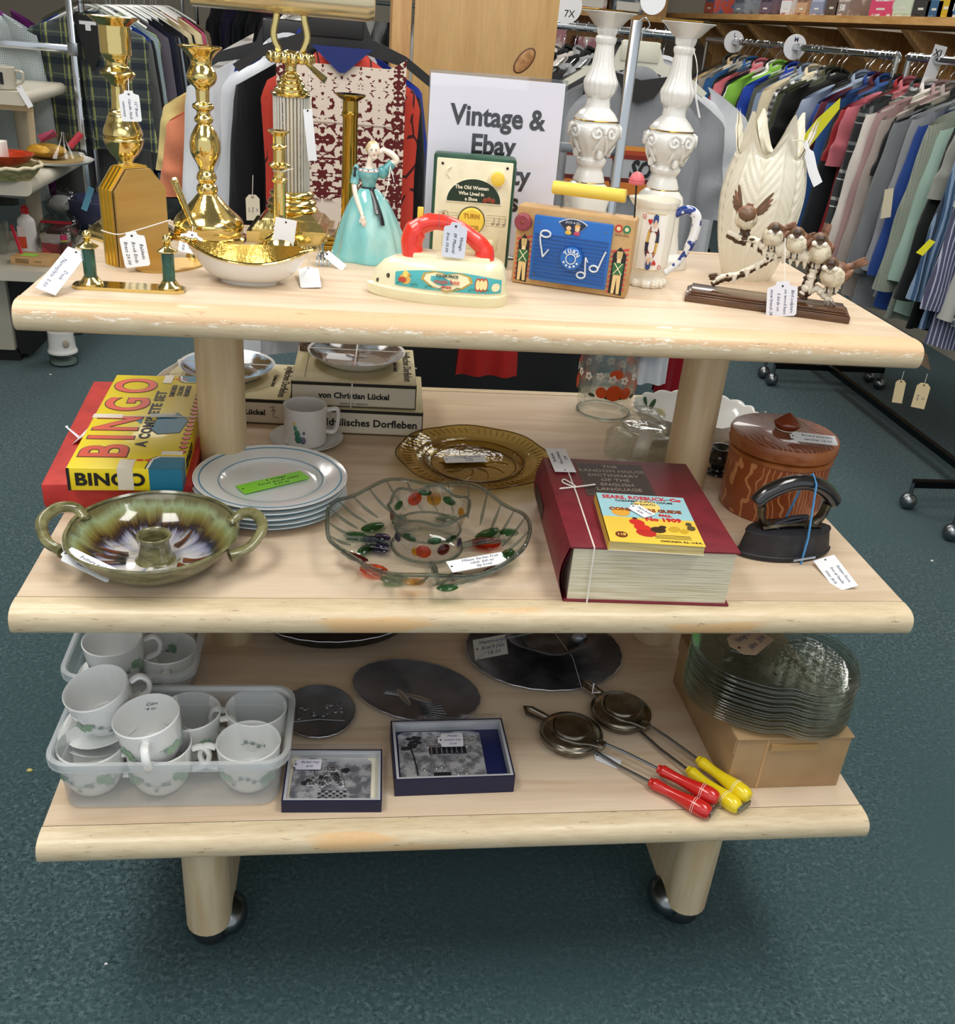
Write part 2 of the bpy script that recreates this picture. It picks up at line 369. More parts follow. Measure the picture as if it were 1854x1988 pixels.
def ptag(parent, A, B, w, lines, kind='notch', frm=None, mat=None, up=None, **k):
    A = Vector(A); B = Vector(B); up = up or (CAM-(A+B)/2)
    return price_tag(parent, A, B-A, up, w, (B-A).length, lines, string_from=frm, kind=kind, mat=mat, **k)
Z1, Z2, Z3 = ZS
# ================================================================== TOP SHELF: brass
def octo(k, m, pr, T=None): k.lathe(m, pr, 8, (T or I4) @ TR(rz=pi/8))
# --- tall candlestick behind the bookends
P = on(256, 458, Z1); c = thing('candlestick', 'tallest brass candlestick with a wide drip cup, behind the brass bookends', 'candlestick', P, group='brass candlesticks')
k = K(); octo(k, BRASS, [(.070, 0), (.070, .004), (.066, .007), (.066, .012), (.060, .017), (.052, .020)]); k.obj('octagonal_base', c)
pr = prof(P, [(452, 60), (440, 52), (425, 38), (405, 24), (385, 17), (372, 14), (362, 18), (352, 22), (345, 16), (335, 14), (328, 17), (318, 26), (306, 33), (294, 37), (288, 37), (285, 34), (281, 37), (268, 34), (256, 29), (246, 26), (242, 24), (238, 24), (234, 19), (228, 17), (215, 16), (200, 14), (186, 15), (180, 19), (172, 27), (163, 33), (155, 26), (148, 20), (138, 21), (130, 26), (127, 28), (125, 27)])
k = K(); k.lathe(BRASS, [(r, z+.015) for r, z in smooth(pr, 4)], 32); zt = pr[-1][1]+.015; k.obj('turned_stem', c)
k = K(); t = .3155; k.lathe(BRASS, [(.0215, zt-.001), (.0225, zt), (.0225, t-.012), (.024, t-.011), (.037, t-.001), (.037, t), (.0355, t), (.0195, t-.008), (.0185, zt+.02), (.001, zt+.02)], 32, cap=False); k.obj('candle_cup', c)
ptag(c, ony(249, 176, P.y-.03), ony(256, 236, P.y-.03), .029, ['12" Brass', 'Candle Stick', 'cemetery'], frm=ony(249, 152, P.y-.02))
# --- second candlestick
P = on(407, 462, Z1); c = thing('candlestick', 'turned brass candlestick with an octagonal foot, beside the bookends', 'candlestick', P, group='brass candlesticks')
k = K(); octo(k, BRASS, [(.062, 0), (.062, .004), (.057, .007), (.057, .016), (.052, .02)]); k.obj('octagonal_base', c)
pr = prof(P, [(462, 62), (448, 66), (435, 60), (420, 44), (405, 30), (395, 22), (390, 18), (384, 20), (376, 19), (370, 15), (362, 19), (354, 18), (346, 14), (335, 17), (315, 27), (298, 29), (280, 26), (262, 17), (256, 13), (252, 17), (246, 18), (240, 14), (232, 13), (226, 20), (219, 20), (214, 13), (200, 13), (188, 14), (178, 24), (166, 29), (154, 26), (142, 20), (132, 21), (122, 28), (112, 38), (107, 41), (105, 40), (108, 30)])
k = K(); k.lathe(BRASS, [(r, z+.012) for r, z in smooth(pr, 4)], 32, cap=False); k.obj('turned_stem', c)
K().tube(STRING, [(.0135*cos(a), .0135*sin(a), .199) for a in [2*pi*i/14 for i in range(14)]], .0008, 5, closed=True).obj('string', c)
# --- slender candlestick with two drip rings in front of the lamp
P = on(545, 486, Z1); c = thing('candlestick', 'slender brass candlestick with two drip rings in front of the lamp column', 'candlestick', P, group='brass candlesticks')
k = K(); octo(k, BRASS, [(.046, 0), (.046, .003), (.040, .006), (.036, .010)]); k.obj('octagonal_base', c)
pr = prof(P, [(478, 38), (472, 32), (464, 20), (458, 12), (452, 12), (449, 17), (446, 12), (440, 12.5), (400, 12), (362, 11.5), (360, 15), (356, 16), (352, 12), (346, 11.5), (336, 13), (331, 20), (327, 21), (325, 18), (322, 12), (320, 12), (298, 12), (295, 15), (292, 16), (289, 13), (286, 12), (272, 12), (267, 17), (263, 22), (261, 22), (263, 12)])
k = K(); k.lathe(BRASS, [(r, z+.006) for r, z in pr], 28, cap=False); k.obj('turned_stem', c)
K().tube(STRING, [(.0105*cos(a), .0105*sin(a), .122) for a in [2*pi*i/14 for i in range(14)]]+[(.0, -.0105, .122), (.022, -.012, .128)], .0008, 5).obj('string', c)
ptag(c, ony(556, 425, P.y-.02), ony(549, 476, P.y-.02), .033, [], kind='rect')
# --- candlestick behind the figurine
P = on(676, 478, Z1); c = thing('candlestick', 'plain column brass candlestick on a stepped square foot behind the porcelain lady', 'candlestick', P, group='brass candlesticks')
k = K()
for a, z0, z1 in ((.046, 0, .008), (.041, .008, .014), (.034, .014, .020)): k.box(BRASS_D, -a, a, -a, a, z0, z1, .001)
k.obj('square_base', c)
pr = prof(P, [(455, 30), (445, 20), (438, 15), (430, 15), (240, 14.5), (236, 16), (231, 17), (226, 15), (222, 15), (206, 15), (202, 22), (196, 29), (193, 29), (197, 16)])
K().lathe(BRASS_D, [(r, z+.008) for r, z in pr], 28, cap=False).obj('turned_stem', c)
# --- desk lamp
P = on(556, 476, Z1); P.y += .072; P.x += .006; yaw = -.04
c = thing('table_lamp', 'brass desk lamp with a ribbed clear glass column and square stepped foot', 'lamp', P, yaw)
k = K(); h = .0
for a, z0, a1, z1 in ((.068, 0, .068, .018), (.060, .018, .060, .021), (.060, .021, .050, .033), (.046, .033, .044, .036), (.044, .036, .036, .044)):
    k.lathe(BRASS, [(a*1.414, z0), (a1*1.414, z1)], 4, TR(rz=pi/4))
k.obj('square_base', c)
k = K(); zb = .044
k.lathe(BRASS, smooth([(.040, zb), (.043, zb+.004), (.038, zb+.009), (.041, zb+.013), (.037, zb+.018), (.034, zb+.021), (.037, zb+.026), (.034, zb+.031), (.030, zb+.033)], 3), 32); k.obj('base_rings', c)
zt = zfor(P, 181)-P.z; k = K()
FRIB = frosted('#ece9df', .6)
for i in range(30): a = 2*pi*i/30; k.tube(FRIB, [(.0275*cos(a), .0275*sin(a), zb+.03), (.0275*cos(a), .0275*sin(a), zt)], .0020, 6)
k.lathe(glass('#f8f7f2', .5, '#a8a698', .04), [(.0265, zb+.03), (.0265, zt)], 40)
k.obj('ribbed_glass_column', c); K().lathe(BRASS_S, [(.012, zb+.03), (.012, zt)], 16).obj('inner_tube', c)
zc = zfor(P, 128)-P.z; zr = zfor(P, 112)-P.z; k = K(); d = zc-zt
k.lathe(BRASS, smooth([(.030, zt-.004), (.032, zt), (.027, zt+.05*d), (.0275, zt+.16*d), (.022, zt+.24*d), (.0225, zt+.36*d), (.018, zt+.44*d), (.0185, zt+.54*d), (.014, zt+.62*d), (.014, zt+.7*d), (.009, zt+.8*d), (.009, zt+d), (.012, zr)], 3), 32); k.obj('stepped_cap', c)
k = K(); k.ball(BRASS, (0, 0, zr), (.018, .018, .012), 16)
for i in range(14): a = 2*pi*i/14; k.ball(BRASS, (.031*cos(a), .031*sin(a), zr), .0085, 10)
k.obj('beaded_ring', c)
k = K()
for s in (-1, 1): k.tube(BRASS, bez([(s*.017, 0, zr+.008), (s*.026, 0, zr+.03), (s*.021, 0, zr+.06), (s*.024, 0, zr+.085)], 6), .0052, 10)
k.obj('harp', c)
K().tube(BRASS, [(.012, -.008, zr), (.025, -.02, zr-.004), (.056, -.035, zr-.026)], [.003, .003, .0055], 10).obj('switch_lever', c)
zs = zr+.088; k = K(TR(.0, 0, zs, 0, pi/2, 0))
k.lathe(M('#cfc3a0', .25, .7), [(.026, -.15), (.028, -.148), (.028, .12), (.024, .13), (.001, .131)], 32); k.obj('cylinder_shade', c)
k = K(); k.text(M('#5b5648', .6), 'STTE', .012, TR(-.125, -.0284, zs-.012, pi/2-.3, 0, 0, 1), .0004); k.obj('shade_lettering', c)
K().tube(STRING, bez([(.03, -.02, zr), (.034, -.034, zt), (.04, -.036, zt-.10)], 5), .0007, 5).obj('string', c)
ptag(c, ony(597, 212, P.y-.045), ony(607, 312, P.y-.045), .014, [], kind='rect')
# --- bookends
A = on(236, 521, Z1); B = on(331, 505, Z1); d = B-A; yaw = math.atan2(d.y, d.x); W = d.length; H = zfor(A, 333)-Z1
YEL = M('#e8c94e', .25, 1)
def octplate(w, h, t, k, m, y0):
    poly = [(0, 0), (w, 0), (w, h-.028), (w-.024, h), (.024, h), (0, h-.028)]
    k.prism(m, poly, 0, t, Matrix(((1, 0, 0, 0), (0, 0, 1, y0), (0, 1, 0, 0), (0, 0, 0, 1))))
c = thing('bookend', 'front brushed brass bookend with clipped corners, price tag strung across it', 'bookend', A, yaw, 'brass bookends')
k = K(); octplate(W, H, .003, k, BRASS_S, 0); k.obj('upright_plate', c)
k = K(); k.lathe(BRASS_S, [(1, 0), (1, .003)], 40, Matrix.Translation((W*.72, -.03, 0)) @ Matrix.Diagonal((.055, .034, 1, 1))); k.obj('flat_foot', c)
c2 = thing('bookend', 'rear brass bookend nested behind the front one, ribbed edge showing at left', 'bookend', A+Vector((-sin(yaw), cos(yaw), 0))*.006, yaw, 'brass bookends')
k = K(); octplate(W, H+.001, .030, k, BRASS_S, 0); k.obj('upright_plate', c2)
k = K()
for i in range(3): octplate(W+.003, H+.003, .0035, k, YEL, .005+i*.008)
k2 = k; o = k2.obj('ribbed_edge', c2); o.location = (-.0015, 0, 0)
kk = K(); q = ony(186, 447, A.y-.004); 
X = lambda u, v: ony(u, v, A.y-.006)
kk.tube(STRING, bez([X(196, 447), X(228, 455), X(262, 448), ony(331, 427, A.y+.05)], 5), .0009, 5); kk.obj('string', c, world=True)
ptag(c, ony(254, 450, A.y-.012), ony(268, 518, A.y-.02), .034, ['Baldwin', 'Book Ends', 'Brass 20.00'], ink=M('#1d1f2c', .6))
# --- candle snuffer
A = ony(337, 347, .03); B = ony(374, 437, .0); c = thing('candle_snuffer', 'thin ribbed brass snuffer handle leaning by the second candlestick', 'snuffer', (B.x, B.y, Z1))
k = K(); n = 14; k.tube(BRASS, [A.lerp(B, i/n) for i in range(n+1)], [.005-.0014*i/n+(.0006 if i % 2 else 0) for i in range(n+1)], 10); k.obj('handle', c, world=True)
k = K(); k.lathe(BRASS, [(.012, 0), (.013, .002), (.008, .016), (.003, .022), (.002, B.z-Z1)], 20); k.obj('bell', c)
ptag(c, ony(374, 450, -.03), ony(367, 492, -.045), .032, ['Baldwin', 'Brass', 'Snuffer 10.00'], frm=B)
# --- nameplate holder
A = on(137, 562, Z1); B = on(355, 573, Z1); d = B-A; yaw = math.atan2(d.y, d.x); W = d.length
c = thing('desk_nameplate_holder', 'brass desk nameplate holder with two green marble pillars at the shelf corner', 'nameplate holder', A, yaw)
k = K(); k.prism(BRASS, [(0, .008), (.008, 0), (W-.008, 0), (W, .008), (W, .026), (W-.008, .034), (.008, .034), (0, .026)], 0, .0045); k.obj('base_plate', c)
MARB = M('#0f4a38', .15, 0, '#2f6e58', 60, .5, .75, coat=.6, detail=5)
for x, v0 in ((.0225, 556), (W-.0195, 562)):
    k = K(TR(x, .017, .0045)); k.lathe(BRASS, [(.0155, 0), (.0155, .002), (.012, .005), (.009, .010)], 24); f = k.obj('pillar_foot', c)
    K(TR(x, .017, .0145)).lathe(MARB, [(.0082, 0), (.0082, .036)], 20).obj('marble_pillar', c)
    k = K(TR(x, .017, .0505)); k.lathe(BRASS, [(.009, 0), (.0135, .002), (.0135, .0035), (.007, .007), (.004, .010), (.006, .012), (.003, .013)], 20); k.ball(BRASS, (0, 0, .0175), .0058, 14); k.obj('finial', c)
ptag(c, on(151, 486, Z1+.045), on(88, 566, Z1+.006), .027, ['Desk', 'Nameplate  5.00'], kind='rect', up=(.1, -.6, 1))
# --- brass lined bowl
P = on(484, 547, Z1); c = thing('bowl', 'oval boat-shaped bowl, white outside and gold inside, in front of the candlesticks', 'bowl', P, -.10)
def boat(off, z_in=0):
    def f(u, v):
        a = 2*pi*u; e = abs(cos(a))**3; r = v**.62
        x = cos(a)*(.036+.040*r+.010*e*r*v)*(1-.0*off)-(off*cos(a)); y = sin(a)*(.018+.040*r)*(1-.42*e*r)-off*sin(a)
        z = .004+z_in+.036*v**1.5+.010*e*v*v+.0025*sin(2*a+.6)*v*v
        return (x if v > 0 else x, y, z)
    return f
k = K(); k.grid(WHITE_CHINA, boat(0), 48, 10, cu=True); k.lathe(WHITE_CHINA, [(1, 0), (1.02, .004), (1.0, .005)], 48, Matrix.Diagonal((.040, .024, 1, 1))); k.obj('white_outer_shell', c)
k = K(); GOLD = M('#d9b65e', .28, 1, bump=.6, bs=180); f = boat(.0022, .0018); k.grid(GOLD, f, 48, 10, cu=True)
b0 = [f(i/48, 0) for i in range(48)]; k.add(GOLD, b0, [tuple(range(48))]); k.obj('gold_lining', c)
k = K(); k.tube(BRASS, [Vector(boat(0)(i/64, 1)) for i in range(64)], .0016, 6, closed=True)
for s in (-1, 1):
    e = Vector(boat(0)(0 if s > 0 else .5, 1)); k.tube(BRASS, [e+Vector((-.014*s, -.008, -.003)), e+Vector((.004*s, -.003, .001)), e+Vector((.006*s, 0, .002)), e+Vector((.004*s, .004, .001)), e+Vector((-.014*s, .009, -.002))], [.002, .003, .0035, .003, .002], 8)
    for i in range(5): k.ball(BRASS, e+Vector((-.004*s*i+.003*s, .004*sin(i*2), .001)), .0028, 8)
k.obj('gold_rim', c)
ptag(c, on(598, 519, Z1+.012), on(604, 558, Z1+.002), .029, [], frm=on(600, 497, Z1+.045), up=(0, -.7, 1))
# --- little fork clip
P = on(626, 516, Z1); c = thing('fork_ornament', 'tiny silver fork tine ornament between the gold bowl and the porcelain lady', 'ornament', P, .1)
k = K()
for i in range(4): x = -.009+.006*i; k.tube(CHROME, [(x, -.006, .001), (x, -.004, .008), (x*.8, 0, .014), (x*.5, .006, .017)], [.0012, .0018, .002, .002], 6)
k.ball(CHROME, (0, .006, .016), (.008, .006, .004), 10); k.tube(CHROME, bez([(0, .006, .017), (0, .012, .026), (.002, .02, .030)], 4), .0022, 6); k.obj('tines', c)
ptag(c, on(633, 492, Z1+.02), on(668, 521, Z1+.002), .012, [], kind='rect')
# ================================================================== porcelain lady
P = on(712, 501, Z1); c = thing('porcelain_lady_figurine', 'porcelain lady in a turquoise ball gown, one hand raised behind her head', 'figurine', P, -.08)
SKIN = M('#efe0d0', .15, coat=.5); TURQ = M('#7fc4c4', .14, 0, '#b4d8d2', 30, .45, .75, vec=(1, 1, .25), coat=.7); DTURQ = M('#4f9aa0', .16, 0, '#86c2c2', 50, .4, .7, coat=.7)
s = ppm(P)
zw = zfor(P, 366)-P.z
k = K(); pts = [(.0600, 0), (.0605, .004), (.056, .018), (.050, .04), (.042, .062), (.033, .082), (.024, .097), (.0135, .108), (.0105, zw-.002)]
def gown(a, z, r):
    t = max(0, 1-z/.11); w = 1+.055*t*sin(11*a+2*sin(2*a))+.03*t*sin(5*a+1)
    return (r*w*cos(a)*1.02+.006*t, r*w*sin(a)*.86, z)
k.lathe(TURQ, [tuple(p[:2]) for p in bez([(a, b, 0) for a, b in pts], 6)], 72, mod=gown); k.obj('gown_skirt', c)
k = K(); k.lathe(DTURQ, smooth([(.0105, zw-.004), (.010, zw), (.0115, zw+.010), (.0165, zw+.020), (.0155, zw+.027), (.012, zw+.030)], 4), 24, mod=lambda a, z, r: (r*cos(a), r*sin(a)*.75, z))
sh = zw+.026
k.ball(DTURQ, (.0215, -.001, sh+.000), (.0095, .009, .010), 14); k.ball(DTURQ, (-.0195, -.001, sh-.004), (.0065, .008, .013), 14)
k.tube(DTURQ, [(-.020, -.002, sh-.008), (-.022, -.006, sh-.020)], [.007, .0065], 12)
k.tube(DTURQ, [(.026, -.001, sh+.004), (.036, .001, sh+.014)], [.0075, .007], 12); k.obj('gown_bodice', c)
k = K(); k.lathe(WHITE_CHINA, [(.0155, sh-.001), (.0175, sh+.0015), (.0150, sh+.003), (.011, sh+.003)], 28, mod=lambda a, z, r: ((r+.0012*sin(9*a))*cos(a), r*sin(a)*.78, z), cap=False)
for i in range(5): a = -pi*(.15+.175*i); k.ball(M('#b86a86', .4), (.0168*cos(a), .0135*sin(a), sh+.0025), .0014, 6)
k.obj('lace_collar', c)
zh = zfor(P, 292)-P.z; hx, hy = .006, -.001
k = K(); k.tube(SKIN, bez([(0, 0, sh-.002), (0, -.001, sh+.006), (.002, -.002, zh-.012), (hx, hy, zh-.002)], 4), [.012, .0112, .010, .008, .006, .0052, .0048, .0046, .0046, .0048, .0052, .0055, .006], 14, flat=1)
k.ball(SKIN, (hx+.001, hy-.001, zh), (.0092, .0105, .0118), 18, rz=(0, .25, 0)); k.ball(SKIN, (hx+.0035, hy-.0115, zh-.0015), (.0012, .0022, .0018), 8)
k.ball(SKIN, (hx+.002, hy-.006, zh-.0085), (.005, .004, .0035), 10); k.ball(SKIN, (hx-.0075, hy, zh-.001), (.0012, .002, .0026), 8)
# raised arm, hand at the head; lowered arm, hand on the skirt
k.tube(SKIN, bez([(.034, .001, sh+.013), (.0415, .001, sh+.018), (.036, .001, sh+.026), (.022, .001, sh+.032), (.0155, -.001, zh-.002)], 4), [.0052]*4+[.0055]*3+[.0048]*4+[.004]*3+[.0032]*3, 10)
k.tube(SKIN, bez([(-.022, -.006, sh-.019), (-.019, -.014, sh-.034), (-.011, -.026, sh-.052), (-.006, -.034, sh-.062)], 4), [.0042, .0042, .0042, .004, .004, .0038, .0036, .0034, .0032, .003, .0028, .0028, .003], 10)
def tiny_hand(k, p, d, side):
    p = Vector(p); d = Vector(d).normalized(); sd = Vector(side).normalized(); k.ball(SKIN, p, (.0042, .0028, .0046), 10)
    for i in range(4):
        b = p+sd*(.0013*(i-1.5))*1.6+d*.003; L = (.0085, .0098, .0092, .0072)[i]; k.tube(SKIN, [b, b+d*L*.55+Vector((0, -.0005, 0)), b+d*L+Vector((0, .0008, -.0006))], [.0012, .0011, .0008], 6)
    k.tube(SKIN, [p-sd*.003, p-sd*.0055+d*.003, p-sd*.0055+d*.006], [.0013, .0012, .0009], 6)
tiny_hand(k, (-.0055, -.036, sh-.065), (.35, -.25, -1), (1, .1, .3)); tiny_hand(k, (.0145, -.001, zh-.001), (-.8, -.1, .5), (.4, .1, .8))
k.obj('body', c)
k = K(); HAIR = M('#d9c79a', .3, 0, '#c0a468', 60, .4, .7, coat=.3)
k.ball(HAIR, (hx-.001, hy+.0035, zh+.003), (.0105, .0095, .0118), 16); k.ball(HAIR, (hx-.006, hy+.008, zh+.002), (.007, .006, .008), 12); k.obj('hair', c)
k = K(); e = M('#3b4a66', .4); 
for x in (-.0022, .0048): k.ball(e, (hx+x, hy-.0108, zh+.0015), (.0011, .0006, .0006), 8); k.ball(M('#8a6a44', .5), (hx+x, hy-.0108, zh+.0034), (.0018, .0005, .0004), 8)
k.ball(M('#b5484c', .4), (hx+.0022, hy-.0108, zh-.0055), (.0018, .0008, .0006), 8)
for x in (-.004, .0075): k.ball(M('#e9b9a6', .4), (hx+x, hy-.0088, zh-.002), (.0016, .0008, .0014), 8)
k.obj('face_paint', c)
k = K(); BL = M('#15171a', .3, coat=.4); k.lathe(BL, [(.0113, zw-.003), (.0117, zw), (.0113, zw+.003)], 24, mod=lambda a, z, r: (r*cos(a), r*sin(a)*.86, z))
k.tube(BL, bez([(.006, -.012, zw), (.014, -.022, zw-.016), (.022, -.032, zw-.034), (.026, -.036, zw-.048)], 4), .0018, 6, flat=2.2)
k.tube(BL, bez([(.006, -.012, zw), (.012, -.024, zw-.018), (.016, -.034, zw-.032)], 4), .0016, 6, flat=2.2); k.ball(BL, (.006, -.0125, zw), (.004, .003, .0035), 10); k.obj('black_sash', c)
k = K(); k.ball(BL, (-.0205, -.008, sh+.003), (.003, .003, .003), 8); k.tube(BL, [(-.0205, -.009, sh+.002), (-.0215, -.010, sh-.008)], [.001, .0025], 8); k.obj('shoulder_tassel', c)
k = K(); k.tube(STRING, bez([(.033, -.008, sh+.012), (.031, -.026, sh-.016), (.026, -.036, sh-.036)], 5), .0006, 5); k.tube(PAPER, bez([(.033, -.009, sh+.010), (.038, -.012, sh-.004), (.040, -.012, sh-.012)], 4), .0022, 6, flat=.25); k.obj('white_ribbon', c)
# ================================================================== TOP SHELF: sign, toys
# --- sign holder
ACR = glass('#fdfdfe', .4, '#e6e7ea', .06, gl=.12)
A = on(829, 500, Z1); A.y = .10; A.x = ony(829, 500, .10).x
c = thing('sign_holder', 'clear acrylic sign holder with a printed paper about vintage items', 'sign', (0, 0, 0), 0)
TL = ony(835, 137, .13); TRr = ony(1104, 158, .125); yaw = math.atan2(-.005-.005, .216)
c.location = (TL.x+.001, .115, Z1); c.rotation_euler = (0, 0, -.03)
H = TL.z-Z1+.002; Wd = .217
k = K(TR(rx=-.04)); k.box(M('#eceaf2', .35, coat=.3), 0, Wd-.004, 0, .0006, .006, H-.004); F = M('#0d0d0f', .4)
for t, x, z in (('Vintage &', .110, H-.062), ('Ebay', .105, H-.104), ('Quality', .112, H-.147), ('Items', .112, H-.189)):
    k.text(F, t, .0415, TR(x, -.0004, z, pi/2), ext=.0002, bold=.0012, sx=.93, res=4)
k.obj('printed_paper', c)
k = K(TR(rx=-.04)); k.box(ACR, -.002, Wd, -.003, -.0015, 0, H+.001, .0004); k.obj('front_sheet', c)
k = K(TR(rx=-.04)); k.box(CLEARPL, -.002, Wd, .0015, .003, 0, H+.001, .0004); k.obj('back_sheet', c)
K().box(CLEARPL, -.002, Wd, -.004, .07, -.0, .003, .0004).obj('foot', c)
# --- green musical toy radio
A = on(836, 500, Z1); A.y = .045; A.x = ony(833, 480, .045).x
c = thing('toy_radio', 'upright green and cream toy radio with a yellow dial behind the toy iron', 'toy radio', A, -.10, 'wind-up toy radios')
W, H, T = .128, zfor(A, 296)-Z1, .036
GREEN = M('#1f5138', .35, 0, '#17402b', 20); CREAM = M('#ece3c6', .3, 0, '#e0d6b4', 30, .4, .7); Yl = M('#ecc94a', .35)
k = K(); k.box(GREEN, 0, W, 0, T, 0, H, .005); k.obj('green_case', c)
fx = TR(0, -.0035, 0, pi/2)
k = K(); k.box(CREAM, .005, W-.005, -.003, .001, .006, H-.006, .0018)
for x in (.014, W-.014): k.lathe(BLACK, [(.0022, 0), (.0018, .0008)], 10, TR(x, -.003, H-.014, pi/2))
# relief moon, clouds, staff lines
for i in range(5): k.box(M('#c9bd98', .5), .010, .042, -.0036, -.003, H*.40+i*.004, H*.40+i*.004+.0007); k.box(M('#c9bd98', .5), .088, W-.01, -.0036, -.003, H*.40+i*.004, H*.40+i*.004+.0007)
k.tube(CREAM, bez([(.026, -.003, H-.034), (.022, -.004, H-.028), (.022, -.004, H-.022), (.028, -.003, H-.017)], 4), .0018, 6)
NOTE = M('#a8603e', .5); k.tube(NOTE, bez([(.017, -.0036, H*.385), (.022, -.0036, H*.42), (.018, -.0036, H*.47), (.020, -.0036, H*.49), (.021, -.0036, H*.46), (.016, -.0036, H*.43), (.020, -.0036, H*.40), (.023, -.0036, H*.42)], 4), .0007, 5)
for x in (.098, .106, .116): k.ball(M('#8f8a78', .5), (x, -.0035, H*.42), (.0024, .0008, .0018), 8); k.box(M('#8f8a78', .5), x+.0015, x+.0022, -.004, -.0032, H*.42, H*.42+.010)
k.obj('cream_face', c)
k = K(); k.lathe(M('#f2e9c8', .3), [(.013, 0), (.013, .004)], 28, TR(.1, -.003, H-.030, pi/2)); k.lathe(Yl, [(.0105, .004), (.0105, .009), (.009, .010)], 28, TR(.1, -.003, H-.030, pi/2)); k.obj('yellow_volume_knob', c)
k = K(); zc = H*.60; R0 = .042; poly = [(-R0, 0)]+[(R0*cos(a), R0*.82*sin(a)) for a in [pi-pi*i/20 for i in range(1, 20)]]+[(R0, 0)]
k.prism(M('#f2ecd8', .4), [(x*1.05, y*1.05-.0015) for x, y in poly][::-1], 0, .0015, TR(W*.51, -.003, zc, pi/2)); k.prism(M('#16301f', .35), poly[::-1], .0015, .002, TR(W*.51, -.003, zc, pi/2))
for t, dz, sz in (('The Old Woman', .0215, .0105), ('Who Lived in', .0125, .0100), ('a Shoe', .0045, .0100)): k.text(M('#efe9d4', .5), t, sz*.72, TR(W*.51-.004, -.0052, zc+dz, pi/2), ext=.0002, bold=.0002)
for x, z in ((.018, .004), (.024, .006), (.030, .004)): k.ball(M('#8c3a22', .5), (W*.51+x, -.005, zc+z), (.004, .0006, .004), 8)
k.obj('title_window', c)
k = K(); k.lathe(M('#4a4436', .5), [(.0215, 0), (.0215, .002)], 32, TR(W*.50, -.003, H*.435, pi/2)); k.lathe(Yl, [(.0200, .002), (.0200, .008), (.018, .010)], 32, TR(W*.50, -.003, H*.435, pi/2))
k.text(M('#b07d22', .5), 'TURN', .0095, TR(W*.50, -.0132, H*.435+.008, pi/2), ext=.0003, bold=.0003); k.text(M('#b07d22', .5), 'KNOB', .0085, TR(W*.50, -.0132, H*.435-.009, pi/2), ext=.0003, bold=.0003); k.obj('turn_knob', c)
k = K(); k.box(M('#d8cda6', .5), .02, W-.02, -.0042, -.003, .03, H*.30, .001)
for i in range(4): k.ball(M('#e6dcbc', .5), (.035+.02*i, -.004, .032+.008*(i % 2)), (.008, .002, .007), 10)
k.obj('relief_scene', c)
# --- toy iron
A = on(858, 592, Z1); c = thing('toy_iron', 'ivory toy music box iron with a bright red handle near the shelf front', 'toy iron', (A.x, A.y+.045, Z1), -.12)
IV = M('#ece6c4', .28, 0, '#e2dbb2', 12, .4, .7, coat=.3); RED = M('#e8392a', .25, coat=.4)
def iron_out(t, s=1, hl=.104, hw=.048):   # closed outline, tip at -x
    a = 2*pi*t; x = cos(a); y = sin(a); q = max(0, -x)
    return (x*hl*s if x < 0 else hl*s*min(1, abs(x)**.45)*(.93), hw*s*(abs(y)**(.8) if x > 0 else abs(y)**1.15)*(1 if y > 0 else -1)*(1-.10*q))
lv = [(0, .985), (.002, 1), (.014, 1.0), (.016, .955), (.034, .93), (.047, .85), (.054, .76), (.0575, .60)]
def ilev(i):
    z, s = lv[i]; return [(iron_out(j/64, s)[0]+(1-s)*.055, iron_out(j/64, s)[1]*(1 if i < 3 else .98), z) for j in range(64)]
k = K(); vs = sum([ilev(i) for i in range(len(lv))], []); n = 64
fs = [(i*n+j, i*n+(j+1) % n, (i+1)*n+(j+1) % n, (i+1)*n+j) for i in range(len(lv)-1) for j in range(n)]+[tuple(range(n-1, -1, -1)), tuple((len(lv)-1)*n+j for j in range(n))]
k.add(IV, vs, fs); k.box(IV, -.040, .068, -.020, .020, .052, .062, .003)
for a, b in ((-.072, .030), (-.087, .020)): k.ball(M('#4a4030', .6), (a, -.024 if a > -.08 else -.014, b), (.003, .002, .0035), 8)
k.obj('ivory_body', c)
# decal wrapped on the front flank
TEAL = M('#4fb0b4', .35); 
def flank(x, h, off=.0009):   # point on the -y flank between levels 3..5
    zs = .0175+.029*h; s = 1.0
    for i in range(3, 6):
        if lv[i][0] <= zs <= lv[i+1][0]: t = (zs-lv[i][0])/(lv[i+1][0]-lv[i][0]); s = lv[i][1]*(1-t)+lv[i+1][1]*t
    best = None
    for j in range(320, 641):
        px, py = iron_out(j/640, s); px += (1-s)*.055
        if best is None or abs(px-x) < best[0]: best = (abs(px-x), py*.98)
    return Vector((x, best[1]-off, zs+off*.5))
k = K(); k.grid(TEAL, lambda u, v: flank(-.062+.148*u, .06+(.90-.30*abs(2*u-1)**2.2)*v), 28, 4)
def fl_patch(m, cx, ch, rx, rh, off, shape):
    pts = [flank(cx+rx*x, ch+rh*y, off) for x, y in shape]; k.add(m, pts, [tuple(range(len(pts)))])
circ = [(cos(2*pi*i/20), sin(2*pi*i/20)) for i in range(20)]
heart = [(.0, -1), (.62, -.6), (1, .05), (.9, .6), (.5, .85), (.15, .75), (0, .6), (-.15, .75), (-.5, .85), (-.9, .6), (-1, .05), (-.62, -.6)]
fl_patch(M('#c7a348', .5), .010, .50, .036, .50, .0014, heart); fl_patch(M('#f1e7bd', .5), .010, .50, .032, .43, .0018, heart)
